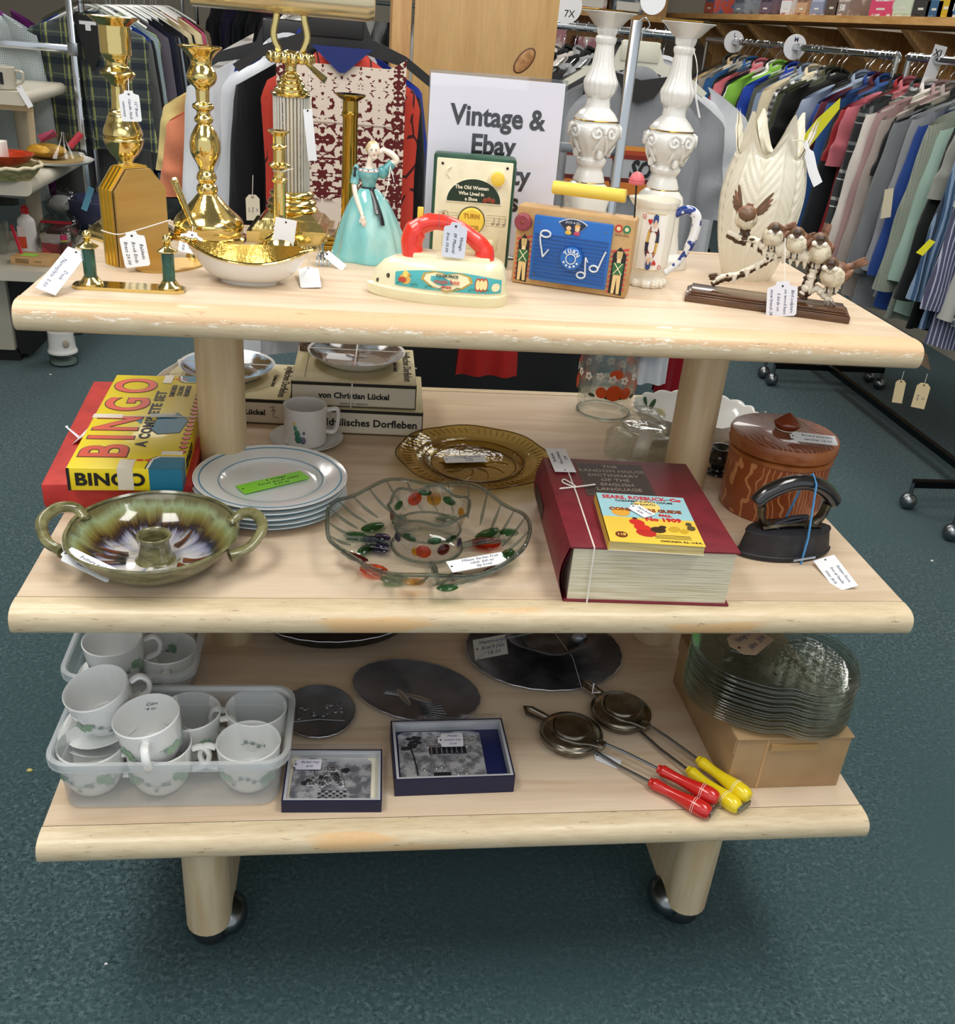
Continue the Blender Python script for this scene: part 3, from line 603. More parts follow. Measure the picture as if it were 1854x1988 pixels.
fl_patch(M('#e3b25a', .5), -.048, .40, .008, .24, .0014, circ); fl_patch(M('#f0cf63', .5), -.047, .62, .0045, .14, .0018, circ); fl_patch(M('#c24a34', .5), -.052, .34, .006, .12, .002, circ); fl_patch(M('#e08a3c', .5), -.0415, .62, .003, .05, .002, [(-1, 1), (-1, -1), (1, 0)])
for dx in (-.005, 0, .005): fl_patch(M('#c4502f', .5), .058+dx, .45, .0042, .32, .0014, circ); fl_patch(M('#f3dfa0', .5), .058+dx, .45, .0030, .24, .0018, circ)
fl_patch(M('#f1e7bd', .5), .078, .34, .006, .2, .0014, circ)
for t, h, sz, m in (('FISHER-PRICE', .73, .0052, '#2c4a3a'), ('music box', .48, .0085, '#c2452f'), ('iron', .24, .0085, '#c2452f')):
    pc = flank(.010, h, .0024); k.text(M(m, .5), t, sz, TR(pc.x, pc.y, pc.z, pi/2-.30), ext=.0002, bold=.00015)
for i in range(7): p0 = flank(-.06+.02*i, .14, .0018); p1 = flank(-.05+.02*i, .2, .0018); k.tube(M('#2f7a58', .5), bez([p0, (p0+p1)/2+Vector((0, 0, .002)), p1], 3), .0005, 4)
k.obj('printed_sticker', c)
k = K(); hp = bez([(-.040, 0, .053), (-.043, 0, .075), (-.034, 0, .094), (-.012, 0, .103), (.018, 0, .098), (.046, 0, .082), (.058, 0, .070), (.060, 0, .053)], 5)
rr = [.016]*5+[.0165]*5+[.0130]*5+[.0115]*5+[.0115]*5+[.0125]*5+[.0145]*6; k.tube(RED, hp, rr[:len(hp)], 16, flat=.95); k.obj('red_handle', c, 60)
K().box(Yl, -.037, -.029, -.004, .004, .10, .121, .001).obj('yellow_pull_tab', c)
k = K(); k.tube(STEEL, bez([(-.006, -.018, .098), (-.006, -.016, .118), (.004, -.010, .120), (.006, -.016, .102)], 4), .0004, 5); k.obj('wire_loop', c)
ptag(c, ony(886, 432, A.y+.02), ony(879, 500, A.y+.018), .032, ['Vintage', 'FP Musical', 'Iron 10.00'], mat=M('#d6dcea', .6), ink=M('#1b1d28', .6))
# --- blue wooden radio
A = on(991, 548, Z1); B = on(1213, 581, Z1); d = B-A; yaw = math.atan2(d.y, d.x); W = d.length; H = zfor(A, 397)-Z1; T = .038
c = thing('toy_radio', 'blue fronted wooden toy radio with a round yellow carrying handle', 'toy radio', A, yaw, 'wind-up toy radios')
LW = wood('#d3ac74', '#ba8f58', (6, 6, 6), .45, .1); BLUE = M('#1d66b8', .3, coat=.2); DBL = M('#174f96', .35); PALE = M('#d8dfe4', .4)
k = K(); k.box(LW, 0, W, 0, T, 0, H, .004)
for s in (0, 1):   # striped sentry boxes and soldiers printed on the wood
    x0, x1 = (.004, .027) if s == 0 else (W-.030, W-.004); zt = H*.66
    for i in range(9):
        z = .006+i*(zt-.010)/9; k.add(M('#c94a48', .5), [(x0, -.0004, z), (x1, -.0004, z+.006), (x1, -.0004, z+.0095), (x0, -.0004, z+.0035)], [(0, 1, 2, 3)])
    k.add(M('#1b1a18', .5), [(x0+.003, -.0006, .006), (x1-.003, -.0006, .004), (x1-.003, -.0006, zt*.84), ((x0+x1)/2, -.0006, zt*.98), (x0+.003, -.0006, zt*.84)], [(0, 1, 2, 3, 4)])
    xm = (x0+x1)/2; q = lambda m, pts: k.add(M(m, .5), [(xm+a, -.0009, zt*b) for a, b in pts], [tuple(range(len(pts)))])
    q('#e2c48a', [(-.0062, .08), (-.0018, .08), (0, .40), (.0018, .08), (.0062, .08), (.006, .46), (-.006, .46)])
    q('#2c6b3a', [(-.0075, .44), (.0075, .44), (.008, .68), (-.008, .68)]); q('#e9c99c', [(-.003, .68), (.003, .68), (.003, .77), (-.003, .77)])
    q('#c9ae74', [(-.0038, .76), (.0038, .76), (.0046, .90), (-.0046, .90)])
    k.tube(M('#f0e6c0', .5), [(xm-.006, -.0012, zt*.46), (xm+.006, -.0012, zt*.67)], .0007, 4); k.tube(M('#f0e6c0', .5), [(xm+.006, -.0012, zt*.46), (xm-.006, -.0012, zt*.67)], .0007, 4)
for x, m in ((W-.024, '#c4432f'), (W-.012, '#2d7a50')):
    k.lathe(M(m, .5), [(.0058, 0), (.0058, .0006)], 20, TR(x, -.0002, H*.87, pi/2)); k.lathe(M('#ead9ae', .5), [(.0030, .0006), (.003, .0009)], 16, TR(x, -.0002, H*.87, pi/2))
k.text(M('#7a4a34', .5), 'FISHER-PRICE', .0036, TR(W-.018, -.0008, H*.79, pi/2), ext=.0001)
k.obj('wooden_case', c)
x0, x1, z0, z1 = .0285, W-.0315, .010, H-.010
k = K(); k.box(BLUE, x0, x1, -.006, 0, z0, z1, .002)
for i in range(12): z = z0+.006+i*(H*.58)/12; k.box(DBL, x0+.003, x1-.003, -.0072, -.0055, z, z+.0028, .0008)
for x, z in ((x0+.008, z1-.010), (x1-.010, z1-.012), (x0+.008, z0+.010), (x1-.008, z0+.008)): k.lathe(STEEL, [(.0016, 0), (.0012, .001)], 10, TR(x, -.006, z, pi/2))
def note(pts, r=.0013): k.tube(PALE, bez([(x0+a, -.0082, z0+b) for a, b in pts], 4), r, 6)
def ring(cx, cz, rx, rz): k.tube(PALE, [(x0+cx+rx*cos(2*pi*i/16), -.0082, z0+cz+rz*sin(2*pi*i/16)) for i in range(16)], .0014, 6, closed=True)
ring(.020, .071, .0075, .0048); note([(.0125, .071), (.013, .060), (.019, .037)]); note([(.019, .037), (.027, .049)], .0012)
ring(.080, .018, .0062, .0045); note([(.0865, .019), (.085, .030), (.084, .045)]); note([(.084, .045), (.088, .038)], .001); ring(.098, .030, .0062, .0045); note([(.1045, .031), (.109, .046), (.113, .057)])
k.obj('blue_front_panel', c)
xm = (x0+x1)/2; k = K(); zc = H*.70
poly = [(r*cos(a)*1.0, r*sin(a)) for r, a in [(.010, pi*.28), (.010, pi*.72)]]+[(.032*cos(a), .032*sin(a)*.9) for a in [pi*(.72-.44*i/10) for i in range(11)]]
k.prism(PALE, [(x*1.08, y*1.04) for x, y in poly], 0, .0006, TR(xm, -.0062, zc-.004, pi/2)); k.prism(M('#252d4a', .4), poly, .0006, .0012, TR(xm, -.0062, zc-.004, pi/2))
for x, hc, bc in ((-.006, '#2b2018', '#d9b84a'), (.007, '#d9a646', '#b8486a')):
    k.ball(M('#e8c39a', .5), (xm+x, -.0076, zc+.012), (.0038, .0008, .0042), 10); k.ball(M(hc, .5), (xm+x, -.0074, zc+.0155), (.0044, .0007, .003), 10); k.ball(M(bc, .5), (xm+x, -.0074, zc+.0055), (.005, .0007, .0032), 10)
k.text(PALE, 'JACK & JILL', .0046, TR(xm, -.0078, zc+.0205, pi/2), ext=.0001); k.obj('picture_window', c)
k = K(); kz = H*.44; kx = TR(xm+.004, -.006, kz, pi/2); k.lathe(DBL, [(.0185, 0), (.0185, .002)], 32, kx); k.lathe(BLUE, [(.0165, .002), (.0165, .009), (.0150, .0105)], 32, kx); k.lathe(BLUE, [(.005, .0105), (.005, .012)], 20, kx)
k.tube(PALE, [(xm+.004+.0072*cos(2*pi*i/24), -.0168, kz+.0072*sin(2*pi*i/24)) for i in range(24)], .0009, 6, closed=True)
for i, ch in enumerate('TURN'): a = radians(140-33*i-3); k.text(PALE, ch, .0078, TR(xm+.004+.0115*cos(a), -.0170, kz+.0115*sin(a), pi/2, 0, 0) @ TR(rz=a-pi/2), ext=.0003, bold=.0004)
for i in range(5): a = radians(-150+30*i); k.ball(PALE, (xm+.004+.0115*cos(a), -.0168, kz+.0115*sin(a)), (.0018, .0006, .0018), 8)
k.obj('turn_knob', c)
k = K(); k.lathe(M('#8d3b46', .45), [(.0125, 0), (.0135, .002), (.0125, .007), (.010, .009)], 24, TR(.0115, -.001, H*.80, pi/2)); k.lathe(BRASS_D, [(.002, .009), (.001, .0105)], 10, TR(.0115, -.001, H*.80, pi/2)); k.obj('maroon_dial', c)
k = K(); hz = zfor(A, 397)-Z1; yh = T*.55; hzz = H+.020
k.tube(M('#ecce55', .4), [(.046, yh, hzz+.008), (.047, yh, hzz+.008), (.155, yh, hzz+.008), (.156, yh, hzz+.008)], [.0085, .0095, .0095, .0085], 18); k.obj('yellow_carrying_handle', c)
for x in (.062, .142):
    k = K(); k.tube(CLEARPL, bez([(x, yh, H-.001), (x, yh, H+.008), (x, yh, hzz)], 3), .0022, 8); k.tube(STEEL, [(x-.004, yh, hzz+.018), (x+.004, yh, hzz+.018)], .0008, 5); k.obj('handle_strap', c)
P1 = A+Vector((cos(yaw)*(W-.006)-sin(yaw)*.02, sin(yaw)*(W-.006)+cos(yaw)*.02, H)); q = ony(1236, 352, P1.y)
k = K(); k.tube(BLACK, [P1, q], .0013, 8); k.obj('antenna', c, world=True)
k = K(TR(q.x, q.y, q.z-.004)); k.lathe(M('#d9686e', .45), smooth([(.0105, 0), (.0115, .003), (.0108, .005), (.0115, .006), (.009, .012), (.005, .016), (.001, .0175)], 3), 24); k.obj('antenna_knob', c, world=True)
# ================================================================== stein
P = on(1251, 551, Z1); c = thing('stein', 'cream ceramic stein with a queen of hearts card and blue speckled handle', 'stein', P, -.35)
CM2 = M('#efebdc', .12, coat=.6)
pr = prof(P, [(551, 34), (549, 36), (543, 35), (536, 31), (528, 31), (515, 36), (500, 38), (440, 39), (408, 39), (398, 42), (389, 44), (385, 44)])
R = pr[7][0]; Hs = pr[-1][1]
k = K(); k.lathe(CM2, smooth(pr, 4)+[(pr[-1][0]-.003, Hs), (R-.004, Hs-.02), (R-.005, .02), (.001, .018)], 48, mod=lambda a, z, r: r*(1+(.30*max(0, cos(a-pi*1.10))**6*max(0, (z-Hs+.02)/.02) if z > Hs-.02 else 0)), cap=False)
for i in range(12): a = 2*pi*i/12; k.ball(CM2, (.029*cos(a), .029*sin(a), .006), (.006, .006, .007), 8)
k.obj('ceramic_body', c)
rz0 = pi*1.53   # direction of the card on the body
def cyl(x, z, off): a = rz0+x/R; return Vector(((R+off)*cos(a), (R+off)*sin(a), z))
k = K(); z0, z1 = Hs*.22, Hs*.86
def patch(m, pts, off):
    pts = [cyl(x*.0195, z0+(z1-z0)*y, off) for x, y in pts]; k.add(M(m, .3), pts, [tuple(range(len(pts)))])
k.grid(M('#f3f0e8', .2), lambda u, v: cyl(-.0195+.039*u, z0+(z1-z0)*v, .0012), 10, 6)
HRT = [(0, -1), (.6, -.35), (1, .25), (.8, .8), (.35, .9), (0, .5), (-.35, .9), (-.8, .8), (-1, .25), (-.6, -.35)]
for s in (1, -1):
    f = lambda pts: [(x*s*(.72), .5+(y-.5)*s) for x, y in pts]
    patch('#8f2f3a', f([(-.62, .5), (.70, .5), (.60, .70), (.34, .80), (-.30, .80), (-.56, .68)]), .002)
    patch('#2a3140', f([(.30, .5), (.70, .5), (.64, .66), (.42, .74)]), .0024); patch('#d7b04a', f([(-.62, .5), (-.40, .5), (-.34, .74), (-.56, .66)]), .0024)
    patch('#e9e4dc', f([(-.24, .70), (.34, .70), (.42, .82), (-.32, .82)]), .0026); patch('#e6c3a6', f([(-.12, .77), (.22, .77), (.26, .87), (.05, .92), (-.16, .87)]), .003)
    patch('#25417e', f([(-.20, .88), (-.08, .83), (.0, .90), (.18, .90), (.24, .83), (.34, .88), (.30, .97), (.05, 1.0), (-.16, .97)]), .0033)
    patch('#c62d2d', f([(-.40*1.2+x*.24, .86+y*.055) for x, y in HRT]), .003); patch('#dd3333', f([(-.3+x*.0+.3, .5+y*.03) for x, y in [(-.3, -1), (.3, -1), (.3, 1), (-.3, 1)]]), .003)
    k.text(M('#c62d2d', .4), 'Q', .0085, Matrix.Translation(cyl(-.0145*s*1.12, z0+(z1-z0)*(.5+.44*s), .0032)) @ TR(rx=pi/2, rz=rz0+pi/2-.0145*s/R*1.1) @ TR(rz=0 if s > 0 else pi), ext=.0002)
for z in (z0, z1): k.tube(M('#c8a54a', .4), [cyl(-.0155+.031*i/8, z, .0014) for i in range(9)], .0005, 4)
k.obj('queen_of_hearts_card', c)
BW = M('#eceef0', .12, 0, '#1f3a86', 55, .50, .53, coat=.6, detail=2)
k = K(); k.tube(BW, bez([(R*.96, 0, Hs*.84), (R+.018, 0, Hs*.90), (R+.034, 0, Hs*.82), (R+.034, 0, Hs*.60), (R+.022, 0, Hs*.34), (R+.004, 0, Hs*.18), (R*.9, 0, Hs*.15)], 6), [.007]*8+[.0075]*14+[.005]*14+[.0035]*1, 14); o = k.obj('handle', c); o.rotation_euler = (0, 0, .25)
# ================================================================== white porcelain candle holders
PORC = M('#e6e5e1', .1, coat=.8); GOLDLINE = M('#8a6a22', .25, 1)
def sq(p):   # rounded-square section
    return lambda a, z, r: r*(1/((abs(cos(a))**p+abs(sin(a))**p)**(1/p)))
def porcelain(P, us, pts, label):
    c = thing('candle_holder', label, 'candle holder', P, .2, 'white porcelain candle holders')
    def pz(lst): return prof(P, [pts[0]]+lst)[1:]
    base, scroll, cap_, bulb, cup = us
    k = K(); pb = prof(P, base); k.lathe(PORC, pb, 48, mod=sq(3.2)); 
    k.obj('flared_base', c); zs = pb[-1][1]
    k = K(); ps = smooth([(r, max(z, zs)) for r, z in pz(scroll)], 4); k.lathe(PORC, ps, 48, mod=sq(2.6))
    mid = [p for p in ps]; rm = max(p[0] for p in ps); zm = [p[1] for p in ps if p[0] == rm][0]
    for q in range(8):   # acanthus scrolls
        a = pi/4*q+pi/8; s = 1 if q % 2 else -1; pts3 = []
        for j in range(15):
            t = j/14*3.2*pi; rr = .014*(1-j/15); aa = a+s*(.10+rr*cos(t)/rm*.9); zz = zm+rr*sin(t)*.9; rr2 = rm*1.05 if abs(zz-zm) < .01 else rm*.96
            pts3.append((rr2*cos(aa), rr2*sin(aa), zz))
        k.tube(PORC, pts3, .0026, 6)
        k.tube(PORC, bez([(rm*.98*cos(a+.3*s), rm*.98*sin(a+.3*s), zm-.004), (rm*.86*cos(a+.12*s), rm*.86*sin(a+.12*s), zm-.022), (rm*.74*cos(a), rm*.74*sin(a), zm-.032)], 4), [.003]*5+[.0022]*4, 6)
    for q in range(4): a = pi/2*q; k.ball(PORC, (rm*.72*cos(a), rm*.72*sin(a), zm-.034), (.006, .006, .008), 8)
    k.obj('scrolled_urn', c)
    k = K(); pc = pz(cap_); k.lathe(PORC, pc, 48, mod=sq(3.2)); k.obj('square_collar', c)
    k = K(); pk = smooth(pz(bulb), 4); k.lathe(PORC, pk, 96, mod=lambda a, z, r: r*(1+.05*abs(sin(9*a)))); k.obj('fluted_bulb', c)
    k = K(); pu = pz(cup); k.lathe(PORC, pu+[(pu[-1][0]*.9, pu[-1][1]-.001), (pu[-1][0]*.3, pu[-1][1]-.007), (.001, pu[-1][1]-.008)], 8, mod=None, cap=False); k.obj('octagonal_cup', c)
    for (r, z), n, pw in ((pu[-1], 8, 0), (pc[1], 48, 1)):
        k = K(); f = sq(3.2); k.tube(GOLDLINE, [((f(2*pi*i/n, 0, r) if pw else r)*1.003*cos(2*pi*i/n), (f(2*pi*i/n, 0, r) if pw else r)*1.003*sin(2*pi*i/n), z-.0005) for i in range(n)], .0011, 5, closed=True); k.obj('gilt_line', c)
    k = K(); r, z = pb[-3]; f = sq(3.2); k.tube(GOLDLINE, [(f(2*pi*i/48, 0, r)*1.01*cos(2*pi*i/48), f(2*pi*i/48, 0, r)*1.01*sin(2*pi*i/48), z) for i in range(48)], .0009, 5, closed=True); k.obj('gilt_line', c); return c
P = on(1124, 496, Z1)
porcelain(P, ([(496, 58), (490, 60), (480, 58), (470, 46), (440, 40), (400, 38), (378, 42), (362, 38), (352, 28), (347, 28), (330, 23)], [(332, 23), (324, 23), (317, 27), (308, 28), (303, 24), (292, 30), (275, 41), (258, 47), (245, 46), (238, 40)], [(240, 38), (232, 39), (228, 38), (218, 32), (208, 22), (192, 20), (186, 22)], [(188, 23), (180, 28), (168, 31), (158, 32), (145, 27), (125, 21), (100, 18), (88, 17), (82, 19), (74, 20), (69, 17)], [(70, 17), (66, 20), (58, 22), (53, 22), (50, 28), (30, 46), (24, 57), (20, 57)]), [(496, 1)], 'left of two tall white porcelain candle holders with gilt lines')
P = on(1262, 512, Z1)
c = porcelain(P, ([(512, 60), (506, 62), (494, 60), (484, 46), (450, 40), (415, 38), (396, 42), (378, 38), (366, 28), (360, 28), (345, 23)], [(347, 23), (340, 23), (333, 27), (326, 28), (320, 24), (310, 29), (295, 41), (276, 47), (264, 46), (257, 40)], [(259, 38), (252, 39), (248, 38), (238, 31), (226, 21), (212, 20), (205, 22)], [(207, 23), (199, 28), (188, 31), (178, 32), (165, 27), (145, 21), (118, 18), (108, 17), (102, 19), (94, 20), (90, 17)], [(91, 17), (87, 20), (79, 22), (74, 22), (71, 28), (52, 45), (45, 55), (41, 55)]), [(512, 1)], 'right of two tall white porcelain candle holders, behind the stein')
k = K(); q0 = ony(1346, 96, P.y-.02); q1 = ony(1354, 140, P.y-.03); k.tube(STRING, bez([q0, ony(1352, 118, P.y-.03), q1], 4), .0008, 5); k.tube(PAPER, bez([q1, ony(1350, 180, P.y-.03), ony(1358, 228, P.y-.03)], 5), [.0015]*3+[.0045]*8, 6, flat=.2); k.obj('white_ribbon', c, world=True)
# ================================================================== leaf vase
P = on(1447, 538, Z1); c = thing('vase', 'tall ivory vase moulded as overlapping leaves with a jagged pointed rim', 'vase', P, .1)
IVORY = M('#e9e3d0', .16, coat=.6)
pr = smooth(prof(P, [(536, 46), (520, 54), (480, 66), (440, 75), (400, 80), (370, 81), (340, 78), (310, 71), (285, 66), (268, 66), (240, 71), (216, 76)]), 5)
zt = pr[-1][1]
def vz(a, z, r):
    u = (a*6/(2*pi)) % 1; d = abs(u-.5)*2      # 0 on a leaf's midrib, 1 in a notch
    if z > zt*.74:
        drop = sin(pi/2*d)**1.25*zt*.24; t = (z-zt*.74)/(zt*.26); z2 = zt*.74+t*(zt*.26-drop)
        r2 = r*(1+.10*t*t*(1-d)-.05*t*d)
    else: z2 = z; r2 = r
    rib = .018*cos(2*pi*((z2*55+abs(u-.5)*5.5))) * (1 if d > .08 else 0) if zt*.1 < z2 < zt*.9 else 0
    mid = .03*max(0, 1-d*9)-.045*max(0, (d-.82)/.18)
    q = r2*(1+mid+rib); return (q*cos(a), q*sin(a)*.78, z2)
k = K(); k.lathe(IVORY, pr, 252, mod=vz, cap=False); k.lathe(IVORY, [(.001, .004), (pr[0][0]-.003, .004), (pr[0][0], 0)], 60, mod=lambda a, z, r: (r*cos(a), r*sin(a)*.78, z), cap=False)
k.lathe(IVORY, [(max(.004, r-.004), z) for r, z in pr], 252, mod=lambda a, z, r: vz(a, z, r), cap=False)
k.obj('leaf_shell', c, 50)
k = K(); k.tube(STRING, bez([ony(1538, 274, P.y-.05), ony(1552, 272, P.y-.05), ony(1563, 275, P.y-.03)], 4), .0008, 5); k.obj('string', c, world=True)
k = K(); k.tube(PAPER, bez([ony(1563, 275, P.y-.03), ony(1572, 305, P.y-.03), ony(1578, 332, P.y-.03), ony(1588, 358, P.y-.03)], 5), [.004]*4+[.009]*12, 6, flat=.12); k.obj('white_ribbon', c, world=True)
# ================================================================== birds on a branch
A = on(1328, 585, Z1); B = on(1648, 630, Z1); d = B-A; yaw = math.atan2(d.y, d.x); W = d.length
c = thing('bird_sculpture', 'five small brown birds on a snowy branch, mounted on a dark wooden plinth', 'sculpture', A, yaw)
PL = wood('#6b4424', '#45270f', (4, 20, 20), .18, .6)
k = K(); D = .068
for a, z0, z1 in ((0, 0, .010), (.0035, .010, .0125), (.007, .0125, .0165)): k.box(PL, a, W-a, a, D-a, z0, z1, .0012)
k.obj('wooden_plinth', c)
zt = .0165; ca, sa = cos(yaw), sin(yaw)
def pl(u, v, off=.034):   # pixel -> local coordinates in the upright plane through the middle of the plinth
    r = ray(u, v); n = Vector((-sa, ca, 0)); O = A+n*off; t = (O-CAM).dot(n)/r.dot(n); Q = CAM+r*t-A
    return Vector((Q.x*ca+Q.y*sa, -Q.x*sa+Q.y*ca, Q.z))
BARK = M('#5b4128', .6, 0, '#3a2816', 40, .4, .6, bump=.5, bs=90); SNOW = M('#ebe4d2', .3, coat=.2)
BRANCH = M('#4f3822', .55, 0, '#eae3d1', 34, .44, .50, bump=.4, bs=80, detail=3)
k = K()
def br(pts, rr, m=BRANCH, off=.034, n=10):
    P3 = bez([pl(u, v, off) for u, v in pts], 6); L = len(P3)-1
    rad = []
    for i in range(L+1):
        t = i/L*(len(rr)-1); j = min(int(t), len(rr)-2); rad.append((rr[j]*(1-(t-j))+rr[j+1]*(t-j))*(1+.16*sin(i*2.3)+.08*sin(i*5.1)))
    k.tube(m, P3, rad, n)
segs = (([(1382, 553), (1400, 542), (1430, 536), (1462, 522), (1480, 512), (1497, 499)], [.004, .0055, .0050, .0045, .005, .006], [.003, .004, .003, .0036, .004, .006]),
 ([(1497, 499), (1478, 482), (1460, 470), (1440, 468), (1411, 455)], [.006, .0070, .0070, .006, .0045], [.007, .006, .005, .0044, .0032]),
 ([(1480, 478), (1500, 483), (1530, 492), (1560, 500), (1580, 507), (1600, 520), (1606, 544)], [.007, .0095, .010, .010, .010, .009, .006], [.008, .011, .0115, .011, .010, .008, .005]),
 ([(1585, 510), (1578, 530), (1568, 555), (1554, 576)], [.0105, .010, .0095, .011], [.007, .0068, .006, .0055]))
for pts, r1, r2 in segs:
    br(pts, r1, BARK, .037); br([(u+2, v-5) for u, v in pts], r2, SNOW, .031)
br([(1445, 470), (1446, 455), (1448, 440)], [.008, .008, .006], BARK); br([(1438, 466), (1436, 456)], [.004, .0035], SNOW, .030)
br([(1560, 572), (1585, 560), (1600, 575), (1614, 585)], [.004, .006, .005, .005], SNOW); br([(1385, 542), (1384, 532)], [.006, .0065], BARK); br([(1600, 560), (1612, 566), (1622, 558), (1630, 550)], [.006, .008, .007, .004], SNOW)
br([(1600, 587), (1612, 590), (1618, 585)], [.006, .008, .004], M('#8f8378', .5))
for i, (u, v) in enumerate(((1484, 492), (1494, 497), (1505, 500), (1520, 502), (1535, 504), (1548, 508), (1562, 512), (1466, 482), (1452, 478), (1470, 520), (1450, 530), (1425, 540), (1576, 545), (1572, 560))): q = pl(u, v, .028); k.tube(SNOW, [q+Vector((0, 0, .006)), q+Vector((.0005, 0, -.001-.002*abs(sin(u)))), q+Vector((.001, 0, -.006-.003*abs(sin(u))))], [.0045, .0030, .0008], 6)
for i, (u, v) in enumerate(((1500, 485), (1540, 492), (1575, 512), (1460, 468), (1490, 505), (1412, 538), (1440, 532))): q = pl(u, v-3, .022); k.ball(BARK, q, (.004+.002*sin(i), .0012, .0022), 8, rz=(0, i, 0))
k.obj('snowy_branch', c)
BACK = M('#8a5f45', .45, 0, '#5e3d2a', 90, .4, .6, bump=.4, bs=250); BELLY = M('#d9cfb6', .4, 0, '#a89a80', 80, .45, .7, bump=.4, bs=250); CAPB = M('#6b4f38', .45); CHK = M('#efeade', .35); BK = M('#2a211b', .4)
def bird(u, v, s, hd, tail, wings=0, turn=0, label=None):
    q = pl(u, v, .030); k = K(TR(q.x, q.y-.004, q.z, 0, 0, turn, s)); hx, hz = hd; tx, tz = tail; sg = 1 if tx > 0 else -1
    k.ball(BELLY, (0, -.001, -.002), (.0165, .0140, .0150), 20); k.ball(BACK, (tx*.12, .004, .004), (.0160, .0125, .0130), 16)
    k.ball(CAPB, (hx, -.003-.003*wings, hz+.001+.003*wings), (.0108+.002*wings, .0108+.002*wings, .0100+.001*wings), 18); k.ball(M('#3c2c20', .45), (hx, -.0095, hz+.004), (.0070, .0055, .0045), 12)
    for w in (-1, 1): k.ball(CHK, (hx+w*.0062, -.0105, hz-.0028), (.0042, .0034, .0036), 12); k.ball(BK, (hx+w*.0040, -.0128, hz+.0008), .0013, 6)
    k.ball(BELLY, (hx, -.010, hz-.0065), (.0050, .0050, .0035), 10); k.tube(BK, [(hx, -.0125, hz-.0015), (hx, -.0185, hz-.0045)], [.0020, .0004], 6)
    L = Vector((tx, 0, tz)); D = L.normalized(); an = math.atan2(D.x, D.z)
    for j in (-1, 0, 1): k.ball(BACK, (tx*.80+.0022*j*D.z, .006, tz*.80-.0022*j*D.x), (.0034, .0020, .0125), 10, rz=(0, an+.10*j, 0))
    k.ball(BACK, (tx*.45, .005, tz*.45), (.0060, .0050, .0110), 10, rz=(0, an, 0))
    if not wings:
        for w in (-1, 1):
            for j in range(3): k.ball(BACK if j < 2 else BK, (w*.0120+tx*.10, -.003+.003*j, .001-.0022*j), (.0046, .0050, .0120-.001*j), 12, rz=(0, an*.6+w*.12, 0))
    else:
        for w, a0 in ((-1, -.48), (1, .80)):
            for j in range(5): aa = a0+w*(.16*j-.2); ln = .0215-.0032*j; k.ball(BACK if j % 2 else CAPB, (w*.008+sin(aa)*(ln*.95), .006, .004+cos(aa)*(ln*.95)), (.0030, .0014, ln), 10, rz=(0, aa, 0))
    for x in (-.005, .004):
        k.tube(BK, [(x, -.006, -.013), (x+.001, -.009, -.019)], .0010, 5)
        for t in (-1, 0, 1): k.tube(BK, [(x+.001, -.009, -.019), (x+.001+.0022*t, -.0125, -.0225)], .0007, 4)
    o = k.obj('bird', c)
    if label: o['label'] = label
bird(1449, 422, 1.02, (.0, .001), (.001, .010), 1, 0, 'topmost bird with wings raised')
bird(1501, 456, .98, (.000, .009), (.027, .016), 0, .1, 'second bird on the branch'); k = K()
bird(1547, 470, 1.0, (-.002, .012), (.018, .010), 0, -.1, 'third bird'); bird(1592, 487, 1.1, (-.004, .014), (.002, .030), 0, 0, 'fourth bird, head turned'); bird(1617, 532, 1.15, (-.007, .012), (.034, .020), 0, 0, 'lowest bird by the plinth edge')
t0 = pl(1524, 462, .02); k.tube(STRING, [c.matrix_basis @ t0 if False else t0, pl(1524, 505, .0), pl(1522, 552, -.006)], .0007, 5); k.obj('string', c)
def wl(q): return Vector((A.x+q.x*ca-q.y*sa, A.y+q.x*sa+q.y*ca, A.z+q.z))
ptag(c, wl(pl(1520, 546, -.006)), wl(pl(1516, 614, -.008)), .044, ['Bird sculpture', 'on wood base', '5 birds on', 'snow branch 28'], mat=M('#dfe1ec', .6), up=(-.25, -1, .25))
# ================================================================== MIDDLE SHELF
# --- red game box and bingo box
A = on(90, 996, Z2); c = thing('game_box', 'large flat red cardboard box under the yellow bingo game', 'box', A, .06)
RB = M('#c8372f', .55, 0, '#b32a26', 30, .4, .7); hR = .048
A2 = on(378, 985, Z2); A2.y = A.y+.012; WR = .212; LR = .44
k = K(); k.box(RB, 0, WR, 0, LR, 0, hR-.004, .002); k.obj('box_base', c); k = K(); k.box(RB, -.0015, WR+.0015, -.0015, LR+.0015, .012, hR, .002); k.obj('lid', c)
LBX = Z2+hR
A = on(133, 952, LBX); B = on(350, 950, LBX); C_ = on(226, 762, LBX+.0); d = B-A; yaw = math.atan2(d.y, d.x); W = d.length+.004; L = .40; Hb = .036
YB = M('#f2d818', .4, coat=.2); RBi = M('#dd4a22', .45); BK2 = M('#15140f', .5); TB = M('#1f7391', .45); TAPE = M('#e6dcc6', .35)
c = thing('bingo_box', 'yellow bingo game box with red letters, taped, on the red box', 'game box', A, yaw-.04)
k = K(); k.box(YB, 0, W, 0, L, 0, Hb, .0012)
t = Hb+.0003
